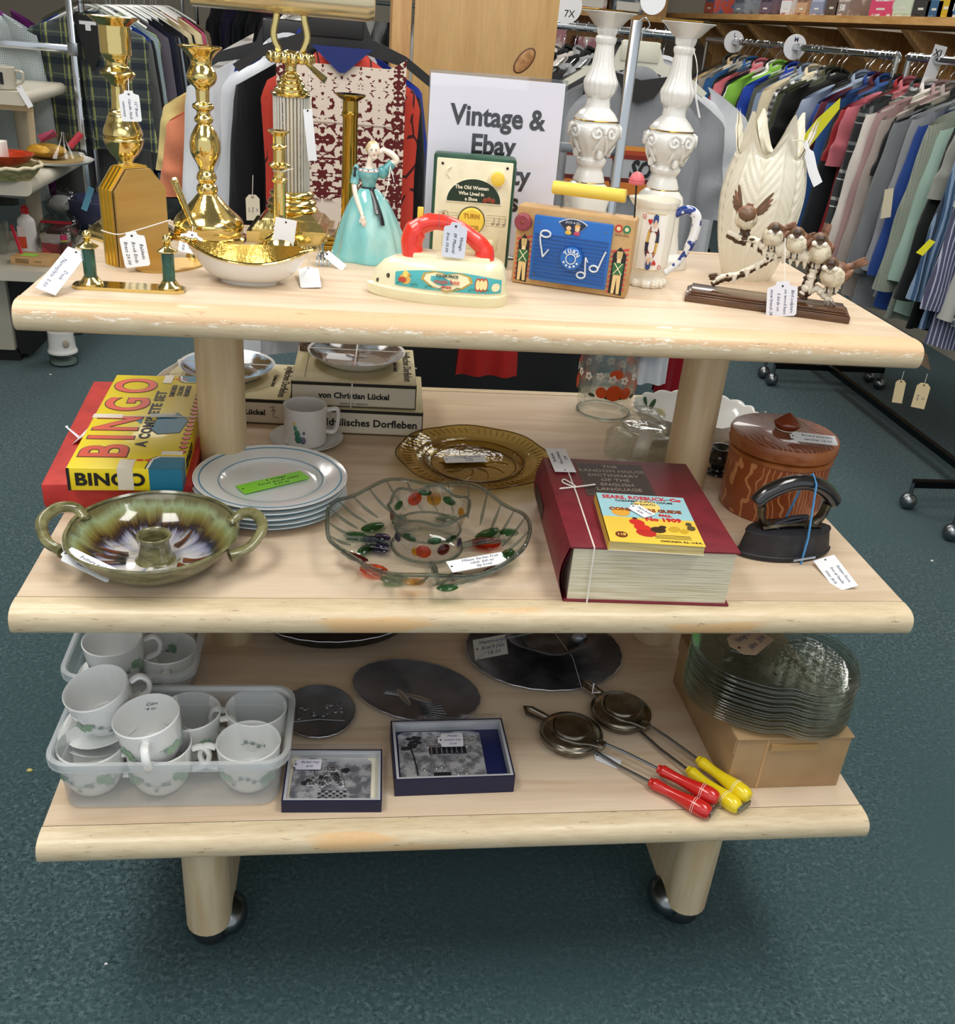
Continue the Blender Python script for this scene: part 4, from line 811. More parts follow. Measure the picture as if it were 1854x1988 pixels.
# writing runs up the length of the lid
for i, ch in enumerate('BINGO'):
    T = TR(.046, .060, t, 0, 0, pi/2)
    if ch == 'I': T = TR(.046, .113, t, 0, 0, pi/2)
    if i >= 2: T = TR(.046, (.172, .256, .345)[i-2], t, 0, 0, pi/2)
    k.text(BK2, ch, .094, T, ext=.0002, bold=.0036, sx=.95, res=8); k.text(RBi, ch, .094, T @ TR(0, 0, .0003), ext=.0002, bold=.0019, sx=.95, res=8)
k.text(BK2, 'A COMPLETE SET', .0225, TR(.091, .200, t, 0, 0, pi/2), ext=.0002, bold=.0010, sx=1.28, spc=1.1)
for i, s_ in enumerate(('EMBOSSED', 'CALLING', 'NUMBERS')): k.text(BK2, s_, .0120, TR(.1085+.012*i, .325, t, 0, 0, pi/2), ext=.0002, bold=.0003)
k.text(BK2, 'BINGO', .027, TR(W*.37, -.0006, Hb*.48, pi/2), ext=.0002, bold=.0010, sx=1.12, spc=1.05, res=6)
k.text(BK2, 'BINGO', .024, TR(W+.0006, .09, Hb*.48, pi/2, 0, pi/2), ext=.0002, bold=.0010)
k.box(BK2, -.0004, .004, -.0004, .0002, .0, Hb)
def flatp(m, pts, z): k.add(m, [(x, y, z) for x, y in pts], [tuple(range(len(pts)))])
for y0, y1, s in ((0, .045, 1), (L-.034, L, -1)):
    a, b = (y0, y1) if s > 0 else (y1, y0); e = .003
    flatp(BK2, [(W-.052, a), (W, a), (W, b), (W-.040, b), (W-.049, b-s*.010)], t); flatp(M('#f0ece0', .5), [(W-.050, a), (W, a), (W, b-s*.001), (W-.038, b-s*.001), (W-.047, b-s*.011)], t+.0002)
    flatp(TB, [(W-.046, a), (W, a), (W, b-s*.004), (W-.034, b-s*.004), (W-.043, b-s*.013)], t+.0004)
k.box(TB, W-.046, W+.0004, -.0005, .0, 0, Hb); k.box(TB, W-.0, W+.0006, -.0, .040, 0, Hb)
flatp(BK2, [(.100, .205), (.128, .222), (.150, .190), (.142, .135), (.108, .128), (.093, .150)], t); flatp(TB, [(.1015, .203), (.128, .219), (.148, .189), (.141, .137), (.109, .130), (.095, .151)], t+.0002)
flatp(TB, [(.066, .185), (.078, .20), (.078, .170)], t)
for i in range(16): y = .062+.0175*i; k.lathe(BK2, [(.0068, 0), (.0068, .0003)], 10, TR(W-.006, y, t)); k.lathe(RBi, [(.0056, 0), (.0056, .0006)], 8, TR(W-.006, y, t))
for x in (.085, .098, .11): k.ball(RBi, (x, .030, t), (.006, .004, .0006), 8); k.ball(RBi, (x+.012, L-.016, t), (.006, .004, .0006), 8)
k.obj('box_body', c)
for x0, x1, y0, y1 in ((.070, .092, -.0012, .030), (-.001, .045, .192, .208), (.085, .10, L-.04, L+.001), (W-.035, W-.004, .050, .062)):
    k = K(); k.box(TAPE, x0, x1, y0, y1, t-.0001 if y0 >= 0 else 0.002, t+.0009); k.obj('masking_tape', c)
k = K(); s = M('#dedad2', .5); k.tube(s, [(-.0015, .200, 0), (-.0015, .200, t), (.10, .198, t+.002), (W+.0015, .205, t), (W+.0015, .205, 0)], .0011, 6); k.tube(s, [(W*.55, .199, t+.002), (W*.80, .205, t+.003)], [.004, .0025], 6, flat=1)
k.tube(CHROME, [(-.012, .168, t-.03), (-.045, .205, t-.022)], .0009, 5); k.tube(CHROME, [(-.012, .165, t-.032), (-.045, .202, t-.022)], .0009, 5); k.ball(CHROME, (-.046, .205, t-.022), (.004, .003, .002), 8); k.obj('string_and_pin', c)
k = K(); k.add(PAPER, [(-.03, .165, t-.036), (0, .168, t-.012), (0, .20, t-.010), (-.024, .192, t-.034)], [(0, 1, 2, 3)]); o = k.obj('paper_slip', c); so = o.modifiers.new('s', 'SOLIDIFY'); so.thickness = .0006
# --- pottery dish with centre well
def glaze():
    m, nt, p, o = newmat('drip_glaze'); g = N(nt, 'ShaderNodeTexCoord'); sp = N(nt, 'ShaderNodeSeparateXYZ'); nt.links.new(g.outputs['Object'], sp.inputs[0])
    an = N(nt, 'ShaderNodeMath', operation='ARCTAN2'); nt.links.new(sp.outputs[1], an.inputs[0]); nt.links.new(sp.outputs[0], an.inputs[1])
    cb = N(nt, 'ShaderNodeCombineXYZ'); nt.links.new(an.outputs[0], cb.inputs[0]); cb.inputs[1].default_value = 1
    n1 = noise(nt, cb.outputs[0], 4.5, 5, .75); n2 = noise(nt, g.outputs['Object'], 45, 4, .6)
    h = N(nt, 'ShaderNodeMath', operation='MULTIPLY_ADD'); nt.links.new(n1, h.inputs[0]); h.inputs[1].default_value = .040; nt.links.new(sp.outputs[2], h.inputs[2])
    rp = N(nt, 'ShaderNodeValToRGB'); nt.links.new(ramp(nt, h.outputs[0], .018, .068), rp.inputs[0]); cr = rp.color_ramp
    cr.elements[0].position = 0; cr.elements[0].color = lin('#cfc7bb'); cr.elements[1].position = 1; cr.elements[1].color = lin('#6f6a45')
    for pos, col in ((.16, '#c9c4c0'), (.25, '#9a9cb4'), (.33, '#2e2a3a'), (.42, '#3c2a1e'), (.52, '#6b5a2c'), (.66, '#8a8a50'), (.82, '#9dad84')):
        e = cr.elements.new(pos); e.color = lin(col)
    x = mixc(nt, ramp(nt, n2, .55, .75), rp.outputs[0], '#75704c'); nt.links.new(x, p.inputs['Base Color']); p.inputs['Roughness'].default_value = .12; p.inputs['Coat Weight'].default_value = .7
    return m
GL = glaze(); OLIVE = M('#85825c', .22, 0, '#5b5a38', 40, .38, .62, coat=.5, vec=(1, 1, 2.5))
P = on(303, 1092, Z2); c = thing('pottery_dish', 'green and brown glazed pottery dish with a centre tube and two loop handles', 'dish', P, -.03); c.scale = (.88, .88, .95)
k = K(); k.lathe(GL, smooth([(.030, .006), (.055, .0065), (.080, .012), (.102, .026), (.118, .044), (.124, .052)], 5), 96, mod=lambda a, z, r: r*(1+.03*abs(sin(a))**.5), cap=False); k.obj('glazed_interior', c)
k = K(); k.lathe(OLIVE, [(.001, .003), (.060, .003), (.062, 0), (.066, 0), (.070, .004), (.092, .014), (.112, .032), (.127, .052), (.129, .055), (.127, .058), (.124, .055)], 96, mod=lambda a, z, r: r*(1+(.03*abs(sin(a))**.5))+(.0008*sin(90*a) if z > .05 else 0), cap=False); k.obj('outer_bowl', c)
k = K(); k.lathe(OLIVE, smooth([(.031, .006), (.027, .010), (.0235, .024), (.0225, .036), (.0255, .043), (.0265, .046), (.024, .047), (.020, .040), (.019, .015), (.001, .014)], 4), 48, cap=False); k.obj('centre_tube', c)
for s in (-1, 1):
    k = K(); pts = bez([(s*.112, .040, .048), (s*.128, .052, .060), (s*.152, .038, .066), (s*.166, .005, .060), (s*.150, -.030, .046), (s*.122, -.048, .040)], 5); k.tube(OLIVE, pts, [.0085, .0075]+[.0072]*(len(pts)-4)+[.0085, .0095], 12, flat=1.25); k.ball(OLIVE, (s*.116, .042, .052), (.010, .008, .006), 10); k.obj('loop_handle', c)
k = K()
for a in (-.5, -.15, .35+2.9, .1+2.9, 3.5, 1.0, 2.2): k.tube(M('#33302c', .15, coat=.6, c2='#6b3a22', ns=30), bez([(.045*cos(a), .045*sin(a), .0080), (.065*cos(a), .065*sin(a), .0105), (.088*cos(a+.04), .088*sin(a+.04), .0185)], 4), [.005, .0045, .004, .0035, .003, .0025, .002, .0015, .001], 8)
k.obj('glaze_runs', c)
ptag(c, on(122, 1072, Z2+.045), on(218, 1118, Z2+.022), .024, ['Pottery apple', 'baker 18.00'], frm=on(118, 1052, Z2+.062), kind='notch', up=(.2, -.5, 1))
# --- stack of plates
MILK = M('#e9edee', .14, 0, '#dfe6e8', 4, coat=.5); BLU = M('#3f8fb5', .3)
P0 = on(525, 979, Z2); P0.z = Z2; rP = .117
def plate(i, z, jx, jy, top):
    c = thing('plate', ('uppermost white plate with a turquoise rim line and green price card', 'white plate lying second from the top of the stack', 'middle white plate of the stack of five', 'white plate lying second from the bottom of the stack', 'lowest white plate of the stack, on the shelf')[i], 'plate', (P0.x+jx, P0.y+jy, z), 0, 'stack of white dinner plates')
    k = K(); k.lathe(MILK, smooth([(.001, .0045), (.055, .0045), (.072, .006), (.080, .011), (.098, .0145), (.114, .017), (.1172, .0178), (.1175, .0168), (.113, .0145), (.098, .011), (.080, .007), (.072, .001), (.068, 0), (.001, .001)], 3), 80, cap=False); k.obj('plate_body', c)
    if top:
        k = K()
        for r, z_, w in ((.1085, .01645, .0013), (.0795, .01125, .0006)):
            k.lathe(BLU, [(r-w, z_-.0001*w/.0013), (r, z_+.0004), (r+w, z_+.0004)], 80, cap=False)
        k.obj('rim_lines', c)
    else:
        K().lathe(BLU, [(.1176, .0160), (.1178, .0168)], 80, cap=False).obj('rim_lines', c)
    return c
for i in range(5): top = plate(4-i, Z2+.0082*i, .002*sin(i*2.1), .002*cos(i*1.7), i == 4)
zt = Z2+.0328; q = lambda u, v, h=.008: on(u, v, zt+h)
ptag(top, q(466, 951), q(592, 921), .031, ['5 Vintage', 'Pyrex dinner plates', '3.00 ea'], mat=M('#8fe23a', .6), kind='rect', up=(0, 0, 1), ink=M('#2c4a2a', .7), tsz=.009)
# --- mug and saucer
P = on(595, 862, Z2); c = thing('saucer', 'small white saucer under the mug', 'saucer', P); 
k = K(); MUGW = M('#dddcd8', .15, coat=.5); k.lathe(MUGW, smooth([(.001, .004), (.035, .004), (.050, .008), (.0640, .0150), (.0650, .0160), (.064, .0138), (.050, .005), (.038, 0), (.001, .001)], 3), 56, cap=False); k.obj('saucer_body', c)
c = thing('mug', 'white mug with a worn picture, standing on a saucer by the plates', 'mug', P+Vector((-.002, 0, .0045)), .15)
k = K(); h = .071; k.lathe(MUGW, smooth([(.034, 0), (.0365, .003), (.0375, .010), (.0385, h-.004), (.0385, h), (.0365, h), (.0355, h-.01), (.034, .006), (.001, .005)], 3), 56, cap=False); k.obj('mug_body', c)
k = K(); k.tube(MUGW, bez([(.037, 0, h*.84), (.054, 0, h*.88), (.0585, 0, h*.76), (.0565, 0, h*.42), (.050, 0, h*.26), (.036, 0, h*.28)], 5), .0042, 10, flat=1.3); k.obj('handle', c)
k = K()
for a, z, s, m in ((-2.05, .030, .006, '#3f7f6a'), (-2.15, .040, .004, '#4e8d78'), (-2.0, .020, .007, '#3a7562'), (-1.78, .018, .006, '#6d6f80'), (-1.74, .032, .0028, '#6d6f80'), (-2.2, .048, .003, '#d8b84a')): k.ball(M(m, .4), (.0384*cos(a), .0384*sin(a), z), (s, s, s*1.1) if s > 1 else (s*.9, s*.25, s*1.2), 10, rz=a+pi/2)
k.obj('worn_print', c)
# --- amber plate
AMB = glass('#e2d8a8', .42, '#978a4a', .04, bump=.2, bs=90, gl=.4)
P = on(919, 903, Z2); c = thing('glass_plate', 'amber depression glass plate with a scalloped rim and white card', 'plate', P)
def scal(a, z, r): return r*(1+(.035*abs(cos(4*a))**1.5-.018)*max(0, (r-.08)/.055)) if r > .08 else r
k = K(); k.lathe(AMB, [(.001, .003), (.075, .003), (.084, .006), (.092, .011), (.105, .014), (.136, .020), (.1375, .0205), (.137, .0185), (.105, .0115), (.092, .008), (.084, .003), (.078, .0), (.001, .0005)], 128, mod=scal, cap=False); k.obj('plate_body', c)
RIMA = glass('#b5a14c', .5, '#4f430c', .05); k = K(); k.tube(RIMA, [(scal(2*pi*i/128, 0, .1370)*cos(2*pi*i/128), scal(2*pi*i/128, 0, .1370)*sin(2*pi*i/128), .0200) for i in range(128)], .0011, 6, closed=True)
for r, z in ((.076, .0035), (.089, .0100)): k.tube(RIMA, [(r*cos(2*pi*i/64), r*sin(2*pi*i/64), z) for i in range(64)], .0010, 6, closed=True)
for i in range(64): a = 2*pi*i/64; k.tube(RIMA, [(.112*cos(a), .112*sin(a), .0160), (.128*cos(a+.03), .128*sin(a+.03), .0192)], .0006, 4)
for i in range(10): a = 2*pi*i/10; k.tube(RIMA, bez([(.02*cos(a), .02*sin(a), .0036), (.04*cos(a+.2), .04*sin(a+.2), .0036), (.062*cos(a), .062*sin(a), .0036)], 4), .0006, 4)
k.obj('rim_and_relief', c)
q = lambda u, v: on(u, v, Z2+.008); ptag(c, q(862, 892), q(943, 890), .028, ['Vintage Amber', 'Plate', '9.00'], kind='rect', up=(0, 0, 1), tsz=.008)
# --- clear glass chip and dip platter
GC = cglass('#fdfefe', mixf=.26); GRIM = cglass('#d8e0df', .72)
P = on(828, 1072, Z2); c = thing('glass_relish_platter', 'round clear glass relish platter with coloured moulded fruit and a wavy rim', 'platter', P)
R = .148
def wavy(a, z, r):
    w = .5+.5*sin(7*a+.6); t = max(0, (r-.10)/.05); return (r*(1+.018*sin(7*a+1.2)*t)*cos(a), r*(1+.018*sin(7*a+1.2)*t)*sin(a), z+(.009*w*t))
k = K(); k.lathe(GC, [(.001, .006), (.095, .006), (.112, .010), (.128, .022), (.142, .036), (R, .042), (R+.002, .041), (.146, .034), (.132, .018), (.114, .004), (.098, 0), (.001, 0)], 112, mod=wavy, cap=False); k.obj('platter_body', c)
k = K(); k.tube(GRIM, [wavy(2*pi*i/112, .042, R) for i in range(112)], .0030, 8, closed=True)
for i in range(28):
    a = 2*pi*i/28; k.tube(GRIM, bez([wavy(a, .010, .112), wavy(a+.10, .024, .131), wavy(a+.16, .040, R)], 4), [.001, .0016, .0022, .0025, .0025, .002, .0018, .0014, .001], 6)
k.obj('wavy_rim', c)
k = K()
for a in (pi*.02, pi*.98, -pi*.48): k = K(); k.tube(GRIM, [(.052*cos(a), .052*sin(a), .010), (.08*cos(a), .08*sin(a), .017), (.118*cos(a), .118*sin(a), .018)], [.005, .0065, .003], 10, flat=.8); k.obj('divider', c)
GLF = {'g': glass('#7fb48c', .5, '#1f4a34', .05), 'o': glass('#ee8c1a', .45, '#a84a12', .05), 'p': glass('#8f82b4', .5, '#4a3c68', .05), 'r': glass('#a83a2c', .45, '#5e1216', .05), 'y': glass('#efcf4a', .45, '#8f7010', .05)}
def leaf(k, m, x, y, z, L, w, a, n=3):
    k = K(); L *= 1.3; w *= 1.45; k.ball(GLF[m], (x, y, z), (L, w, .0034), 12, rz=a); k.tube(GRIM, [(x-L*.9*cos(a), y-L*.9*sin(a), z+.0030), (x+L*.9*cos(a), y+L*.9*sin(a), z+.0030)], .0006, 4); k.obj('moulded_leaf' if m == 'g' else 'moulded_fruit', c)
k = K()
for m, a, r, L, w, t in (('g', 2.5, .098, .016, .008, .6), ('g', 2.85, .110, .014, .007, 0), ('p', 2.95, .083, .010, .008, -.6), ('p', 2.75, .070, .010, .008, -.5), ('p', 3.1, .066, .009, .006, -.6), ('g', 3.25, .090, .013, .006, .8), ('p', 3.3, .072, .011, .005, -.3), ('r', 3.6, .118, .018, .005, -.6), ('o', 3.85, .104, .016, .010, -.3), ('g', 4.2, .105, .015, .007, .1), ('y', 4.5, .122, .012, .006, 0), ('r', 5.1, .090, .010, .006, .3), ('r', 5.65, .110, .012, .005, .6), ('g', 5.95, .122, .012, .007, 1), ('o', .16, .092, .018, .013, .3), ('g', .42, .105, .020, .008, .7), ('g', .2, .128, .012, .008, 0), ('g', 2.0, .090, .016, .008, 1.4), ('g', 1.2, .100, .014, .007, .2), ('g', 4.85, .135, .012, .006, .2)):
    leaf(None, m, r*cos(a), r*sin(a), .0095+(.012 if r > .115 else 0), L, w, t)
q = lambda u, v, h=.022: on(u, v, Z2+h)
ptag(c, q(872, 1101), q(980, 1082), .024, ['Mikasa Garden Fruit', 'relish dish w/', 'dip bowl'], kind='rect', up=(0, -.2, 1), tsz=.007)
Pb = P+Vector((0, .004, .0062)); c = thing('glass_dip_bowl', 'clear footed glass bowl with coloured fruit standing in the middle of the platter', 'bowl', Pb)
def wv2(a, z, r): return (r*cos(a)*(1+.03*sin(6*a)*min(1, z/.06)), r*sin(a)*(1+.03*sin(6*a)*min(1, z/.06)), z+.004*sin(6*a)*max(0, (z-.05)/.02))
k = K(); k.lathe(GC, smooth([(.001, .008), (.036, .009), (.043, .020), (.046, .040), (.055, .062), (.058, .070), (.0595, .070), (.058, .062), (.050, .042), (.048, .030), (.050, .010), (.0530, .002), (.050, 0), (.046, .004), (.001, .004)], 3), 96, mod=wv2, cap=False); k.obj('bowl_body', c)
k = K(); k.tube(GRIM, [wv2(2*pi*i/72, .070, .059) for i in range(72)], .0022, 8, closed=True); k.tube(GRIM, [(.0515*cos(2*pi*i/48), .0515*sin(2*pi*i/48), .003) for i in range(48)], .0024, 8, closed=True)
k.tube(GRIM, [(.048*cos(2*pi*i/48), .048*sin(2*pi*i/48), .034) for i in range(48)], .0018, 8, closed=True); k.obj('rim_and_foot_ring', c)
k = K()
for m, a, z, s, w in (('o', -1.75, .020, .010, .009), ('r', -1.15, .022, .009, .008), ('y', -1.95, .018, .007, .006), ('g', -1.45, .038, .009, .005), ('g', -.9, .036, .009, .005), ('g', -2.2, .038, .010, .005), ('o', 1.9, .054, .010, .010), ('y', 1.35, .054, .010, .010), ('g', 1.6, .062, .009, .004), ('g', .9, .056, .010, .006), ('g', 2.5, .052, .010, .006), ('p', -2.7, .028, .007, .006), ('p', -.4, .020, .007, .006), ('y', .3, .050, .009, .007), ('r', 3.1, .052, .009, .007)):
    r = .0495+max(0, z-.040)*.30; k = K(); k.ball(GLF[m], (r*cos(a), r*sin(a), z), (s*1.15, .003, w*1.15), 12, rz=a+pi/2); k.obj('moulded_leaf' if m == 'g' else 'moulded_fruit', c)
# --- dictionary
A = on(1092, 1168, Z2); B = on(1414, 1178, Z2); d = B-A; yaw = math.atan2(d.y, d.x); W = d.length; HT = .088; BL2 = on(1045, 893, Z2+HT-.0); 
MAR = M('#7a1f2c', .5, 0, '#691824', 40, .4, .7); c = thing('dictionary', 'thick maroon hardback dictionary lying flat with string tied round it', 'book', A, yaw)
Lb = (Vector((BL2.x, BL2.y, 0))-Vector((A.x, A.y, 0))).length+.012
k = K(); k.box(MAR, .0, W, 0, Lb, 0, .0035, .001); k.box(MAR, .0, W, 0, Lb, HT-.0035, HT, .001)
sp = [(0.002, z) for z in (0,)]; k.grid(MAR, lambda u, v: (-.010*sin(pi*v)+.0005, Lb*u, .0005+(HT-.001)*v), 1, 10); k.grid(MAR, lambda u, v: (-.010*sin(pi*v)+.004, Lb*u, .0015+(HT-.003)*v), 1, 10); k.obj('cover', c)
PG = M('#e2dac2', .75, 0, '#c3b896', 9, .42, .6, vec=(1, 1, 60), detail=5)
k = K(); k.box(PG, .006, W-.005, .003, Lb-.004, .0036, HT-.0036); k.obj('page_block', c)
k = K(); pw = .108; px0, py0, py1 = .050, Lb*.54, Lb*.95; k.box(M('#33201c', .5), px0, px0+pw, py0, py1, HT, HT+.0003)
for z in (0,): k.tube(M('#8c7a58', .5), [(px0+.003, py0+.003, HT+.0004), (px0+pw-.003, py0+.003, HT+.0004), (px0+pw-.003, py1-.003, HT+.0004), (px0+.003, py1-.003, HT+.0004)], .0004, 4, closed=True)
for i, t in enumerate(('THE', 'RANDOM HOUSE', 'DICTIONARY', 'OF THE', 'ENGLISH', 'LANGUAGE')): k.text(M('#a89c8c', .5), t, .0135, TR(px0+pw/2, py1-.013-i*.0165, HT+.0004), ext=.0001, sx=1.0)
k.obj('title_panel', c)
k = K(); k.box(M('#33201c', .5), -.0105, -.0095, Lb*.62, Lb*.9, HT*.38, HT*.62); k.obj('spine_panel', c)
k = K(); sx = .036; zt = HT+.0012; k.tube(STRING, [(sx-.002, -.001, .0), (sx-.003, -.0012, HT), (sx-.002, Lb*.55, zt), (sx-.003, Lb+.001, HT), (sx-.003, Lb+.001, 0)], .0012, 6)
for e in ((-.026, -.008), (.032, .012)): k.tube(STRING, [(sx, Lb*.62, zt+.001), (sx+e[0], Lb*.62+e[1], zt+.001)], .0013, 6)
k.tube(STRING, bez([(sx, Lb*.62, zt), (sx-.018, Lb*.66, zt+.002), (sx-.014, Lb*.70, zt+.002), (sx, Lb*.62, zt+.002)], 5), .0011, 6); k.obj('string_bow', c)
q = lambda u, v: on(u, v, Z2+HT+.003); ptag(c, q(1098, 916), q(1078, 871), .034, ['The Random', 'House Dictionary', '12.00'], kind='rect', up=(0, 0, 1))
# --- catalogue book
ZB = Z2+HT+.001; A = on(1180, 1068, ZB); B = on(1368, 1082, ZB); d = B-A; yaw = math.atan2(d.y, d.x); W = d.length; D_ = on(1168, 945, ZB+.012); Lc = .148
c = thing('catalogue_book', 'reprint consumers guide paperback in light blue and yellow on top of the dictionary', 'book', A, yaw+.03); hc = .014
k = K(); k.box(M('#d9c68c', .7, 0, '#bfa869', 8, vec=(1, 1, 60)), .001, W-.001, .001, Lc-.001, .0006, hc-.0006); k.obj('page_block', c)
k = K(); k.box(M('#e9e2cc', .5), 0, W, 0, Lc, 0, .0007); CB = M('#9fd0da', .35, coat=.3); CY = M('#edc94c', .35, coat=.3)
k.box(CB, 0, W, Lc*.50, Lc, hc-.0007, hc); k.box(CY, 0, W, 0, Lc*.50, hc-.0007, hc); k.box(CY, .0, .0012, 0, Lc, .0007, hc)
t = hc+.0003; rd = M('#c8202a', .45); bk = M('#241a14', .5); 
k.lathe(M('#f0d77a', .5), [(.020, t-.0001), (.020, t)], 28, TR(W*.53, Lc*.74, 0)); k.lathe(M('#e2a83a', .5), [(.013, t), (.013, t+.0001)], 28, TR(W*.22, Lc*.60, 0))
k.text(rd, 'SEARS, ROEBUCK', .0150, TR(W*.42, Lc*.92, t), ext=.0002, bold=.0004, sx=.80); k.text(bk, 'AND', .004, TR(W*.80, Lc*.92, t), ext=.0001); k.text(rd, 'Co', .013, TR(W*.89, Lc*.92, t), ext=.0002, bold=.0006)
k.text(bk, 'CHEAPEST SUPPLY HOUSE', .0072, TR(W*.52, Lc*.845, t, 0, 0, .0), ext=.0001, bold=.0002); k.text(bk, 'ON EARTH', .0072, TR(W*.5, Lc*.785, t), ext=.0001, bold=.0002)
k.text(M('#8a3c10', .5), 'CONSUMERS GUIDE', .0125, TR(W*.5, Lc*.66, t), ext=.0002, bold=.0007, sx=.92); k.text(rd, 'FALL', .0085, TR(W*.70, Lc*.57, t), ext=.0002, bold=.0006); k.text(rd, 'No 1909', .0150, TR(W*.66, Lc*.48, t), ext=.0002, bold=.0007, sx=.95)
for a, b, s, m in ((.36, .40, .012, '#cf2b20'), (.40, .30, .013, '#cf2b20'), (.42, .20, .015, '#b8241c'), (.35, .48, .004, '#3a2414'), (.56, .27, .012, '#3a2414'), (.62, .33, .006, '#3a2414'), (.74, .30, .010, '#c8a22a'), (.84, .27, .008, '#c8a22a'), (.92, .42, .006, '#5a4a2a'), (.93, .34, .008, '#5a4a2a')): k.ball(M(m, .5), (W*a, Lc*b, t), (s*.8, s, .0004), 10, rz=a*3)
k.lathe(M('#6b2a14', .5), [(.0085, t), (.0085, t+.0002)], 24, TR(W*.15, Lc*.14, 0)); k.text(M('#edc94c', .5), '118', .008, TR(W*.15, Lc*.14, t+.0003), ext=.0001, bold=.0003)
for i in range(3): k.box(bk, W*.5, W*.88, Lc*(.165-.028*i), Lc*(.165-.028*i)+.0012, t-.0001, t)
k.text(bk, 'CHICAGO, ILL. U.S.A.', .0062, TR(W*.76, Lc*.055, t), ext=.0001, bold=.0002); k.obj('printed_cover', c)
q = lambda u, v: on(u, v, ZB+hc+.002); ptag(c, q(1226, 981), q(1262, 1002), .022, ['Sears book', '8.00'], kind='notch', up=(0, 0, 1))
# --- glass jar with stopper and tape
P = on(1240, 892, Z2); c = thing('glass_jar', 'small square clear glass jar with a round knobbed stopper and a strip of tape', 'jar', P, .3)
GJ = cglass('#fafcfb', .28, bump=.2); h = .060
k = K(); k.lathe(GJ, [(.050, 0), (.056, .004), (.056, h-.014), (.046, h-.002), (.034, h), (.034, h+.004), (.031, h+.004), (.044, h-.014), (.050, .008), (.001, .006)], 48, mod=sq(5), cap=False); k.obj('jar_body', c)
k = K(); k.lathe(GJ, smooth([(.034, h+.004), (.043, h+.007), (.044, h+.012), (.036, h+.018), (.028, h+.022), (.034, h+.028), (.034, h+.034), (.026, h+.038), (.018, h+.040), (.001, h+.041)], 3), 40, mod=lambda a, z, r: r*(1+.02*sin(10*a))); k.obj('stopper', c)
k = K(); q = lambda u, v, dy: ony(u, v, P.y-dy); vs = [q(1243, 838, .045), q(1273, 835, .045), q(1262, 868, .060), q(1232, 868, .060), q(1255, 890, .062), q(1226, 890, .062)]
k.add(M('#cfcabb', .45), vs, [(0, 1, 2, 3), (3, 2, 4, 5)]); o = k.obj('tape_strip', c, world=True); o.modifiers.new('s', 'SOLIDIFY').thickness = .0006
# --- orange print glass canister
P = on(1170, 800, Z2); c = thing('glass_canister', 'clear glass canister printed with orange fruit and white blossoms', 'canister', P, 0)
k = K(); pr = prof(P, [(796, 46), (790, 50), (780, 53), (770, 53), (765, 50), (758, 55), (750, 57), (715, 57), (690, 57), (640, 56)])
k.lathe(GJ, pr+[(pr[-1][0]-.003, pr[-1][1]), (pr[6][0]-.003, pr[6][1]), (pr[4][0]-.004, pr[4][1]), (.001, pr[4][1]-.003)], 56, cap=False); k.tube(GRIM, [(pr[0][0]*1.1*cos(2*pi*i/48), pr[0][0]*1.1*sin(2*pi*i/48), .005) for i in range(48)], .0022, 8, closed=True)
k.obj('glass_body', c); R = pr[7][0]+.0008; OR = M('#e0561c', .35); WB = M('#efeae2', .4)
k = K(); zo = zfor(P, 744)-Z2; zf = zfor(P, 718)-Z2
def cy(a, z, s, m, sz=1, off=0): k.ball(m, ((R+off)*cos(a), (R+off)*sin(a), z), (s, .0006, s*sz), 14, rz=a+pi/2)
for a0 in (-1.57, 0.5, 2.6):
    cy(a0, zo, .017, OR); cy(a0-.42, zo-.001, .012, OR, 1, .0002); cy(a0+.42, zo-.001, .013, OR, 1, .0002); cy(a0+.42, zo-.001, .0015, WB, 1, .0008); cy(a0, zf+.010, .014, OR, .7)
    for i in range(6): cy(a0+.42+.0, zo-.001, .002, M('#3b2a1c', .5), .5, .0009)
    for q_ in (-.75, .75, -.2, .25): cy(a0+q_, zo-.010, .008, M('#3b4a2c', .5), .5, -.0002)
for i in range(15):
    a = 2*pi*i/15; z = zf+.003*sin(i*2)
    for j in range(5): b = 2*pi*j/5; cy(a+.0055*cos(b)/R, z+.0055*sin(b), .0034, WB, 1, .0006)
k.obj('printed_fruit_and_flowers', c)
# --- scalloped bowl
P = on(1340, 848, Z2); c = thing('scalloped_bowl', 'white fluted shell-like bowl with green leaves, partly behind the right post', 'bowl', P)
def flute(a, z, r): t = min(1, z/.03); return (r*(1+.03*t*abs(sin(9*a)))*cos(a)*1.0, r*(1+.03*t*abs(sin(9*a)))*sin(a)*.8, z+.004*t*abs(sin(9*a)))
k = K(); k.lathe(WHITE_CHINA, smooth([(.001, .006), (.045, .006), (.075, .014), (.105, .036), (.120, .056), (.122, .056), (.109, .034), (.078, .009), (.05, 0), (.001, .001)], 3), 144, mod=flute, cap=False); k.obj('fluted_body', c, 60)
k = K(); GLV = M('#2f5a34', .4)
for u, v, s, a in ((1252, 783, .016, 1.7), (1266, 786, .015, 1.2), (1240, 776, .010, 2.2)): q = ony(u, v, P.y+.06); k.ball(GLV, q-P, (s, .005, .0015), 10, rz=(1.1, -a, 0))
q = ony(1283, 800, P.y+.03)-P; k.ball(M('#e9e6b8', .4), q, (.012, .008, .0015), 10, rz=(1.0, .4, 0)); k.obj('leaf_pattern', c)
# --- dark little urn behind the post
P = on(1392, 918, Z2); c = thing('dark_vase', 'small black vase half hidden between the right post and the carved canister', 'vase', P); k = K(); k.lathe(M('#1c1b1d', .25, coat=.4), smooth([(.022, 0), (.020, .004), (.012, .010), (.024, .026), (.026, .038), (.018, .048), (.020, .052), (.015, .050), (.001, .04)], 3), 28, cap=False); k.obj('vase_body', c)
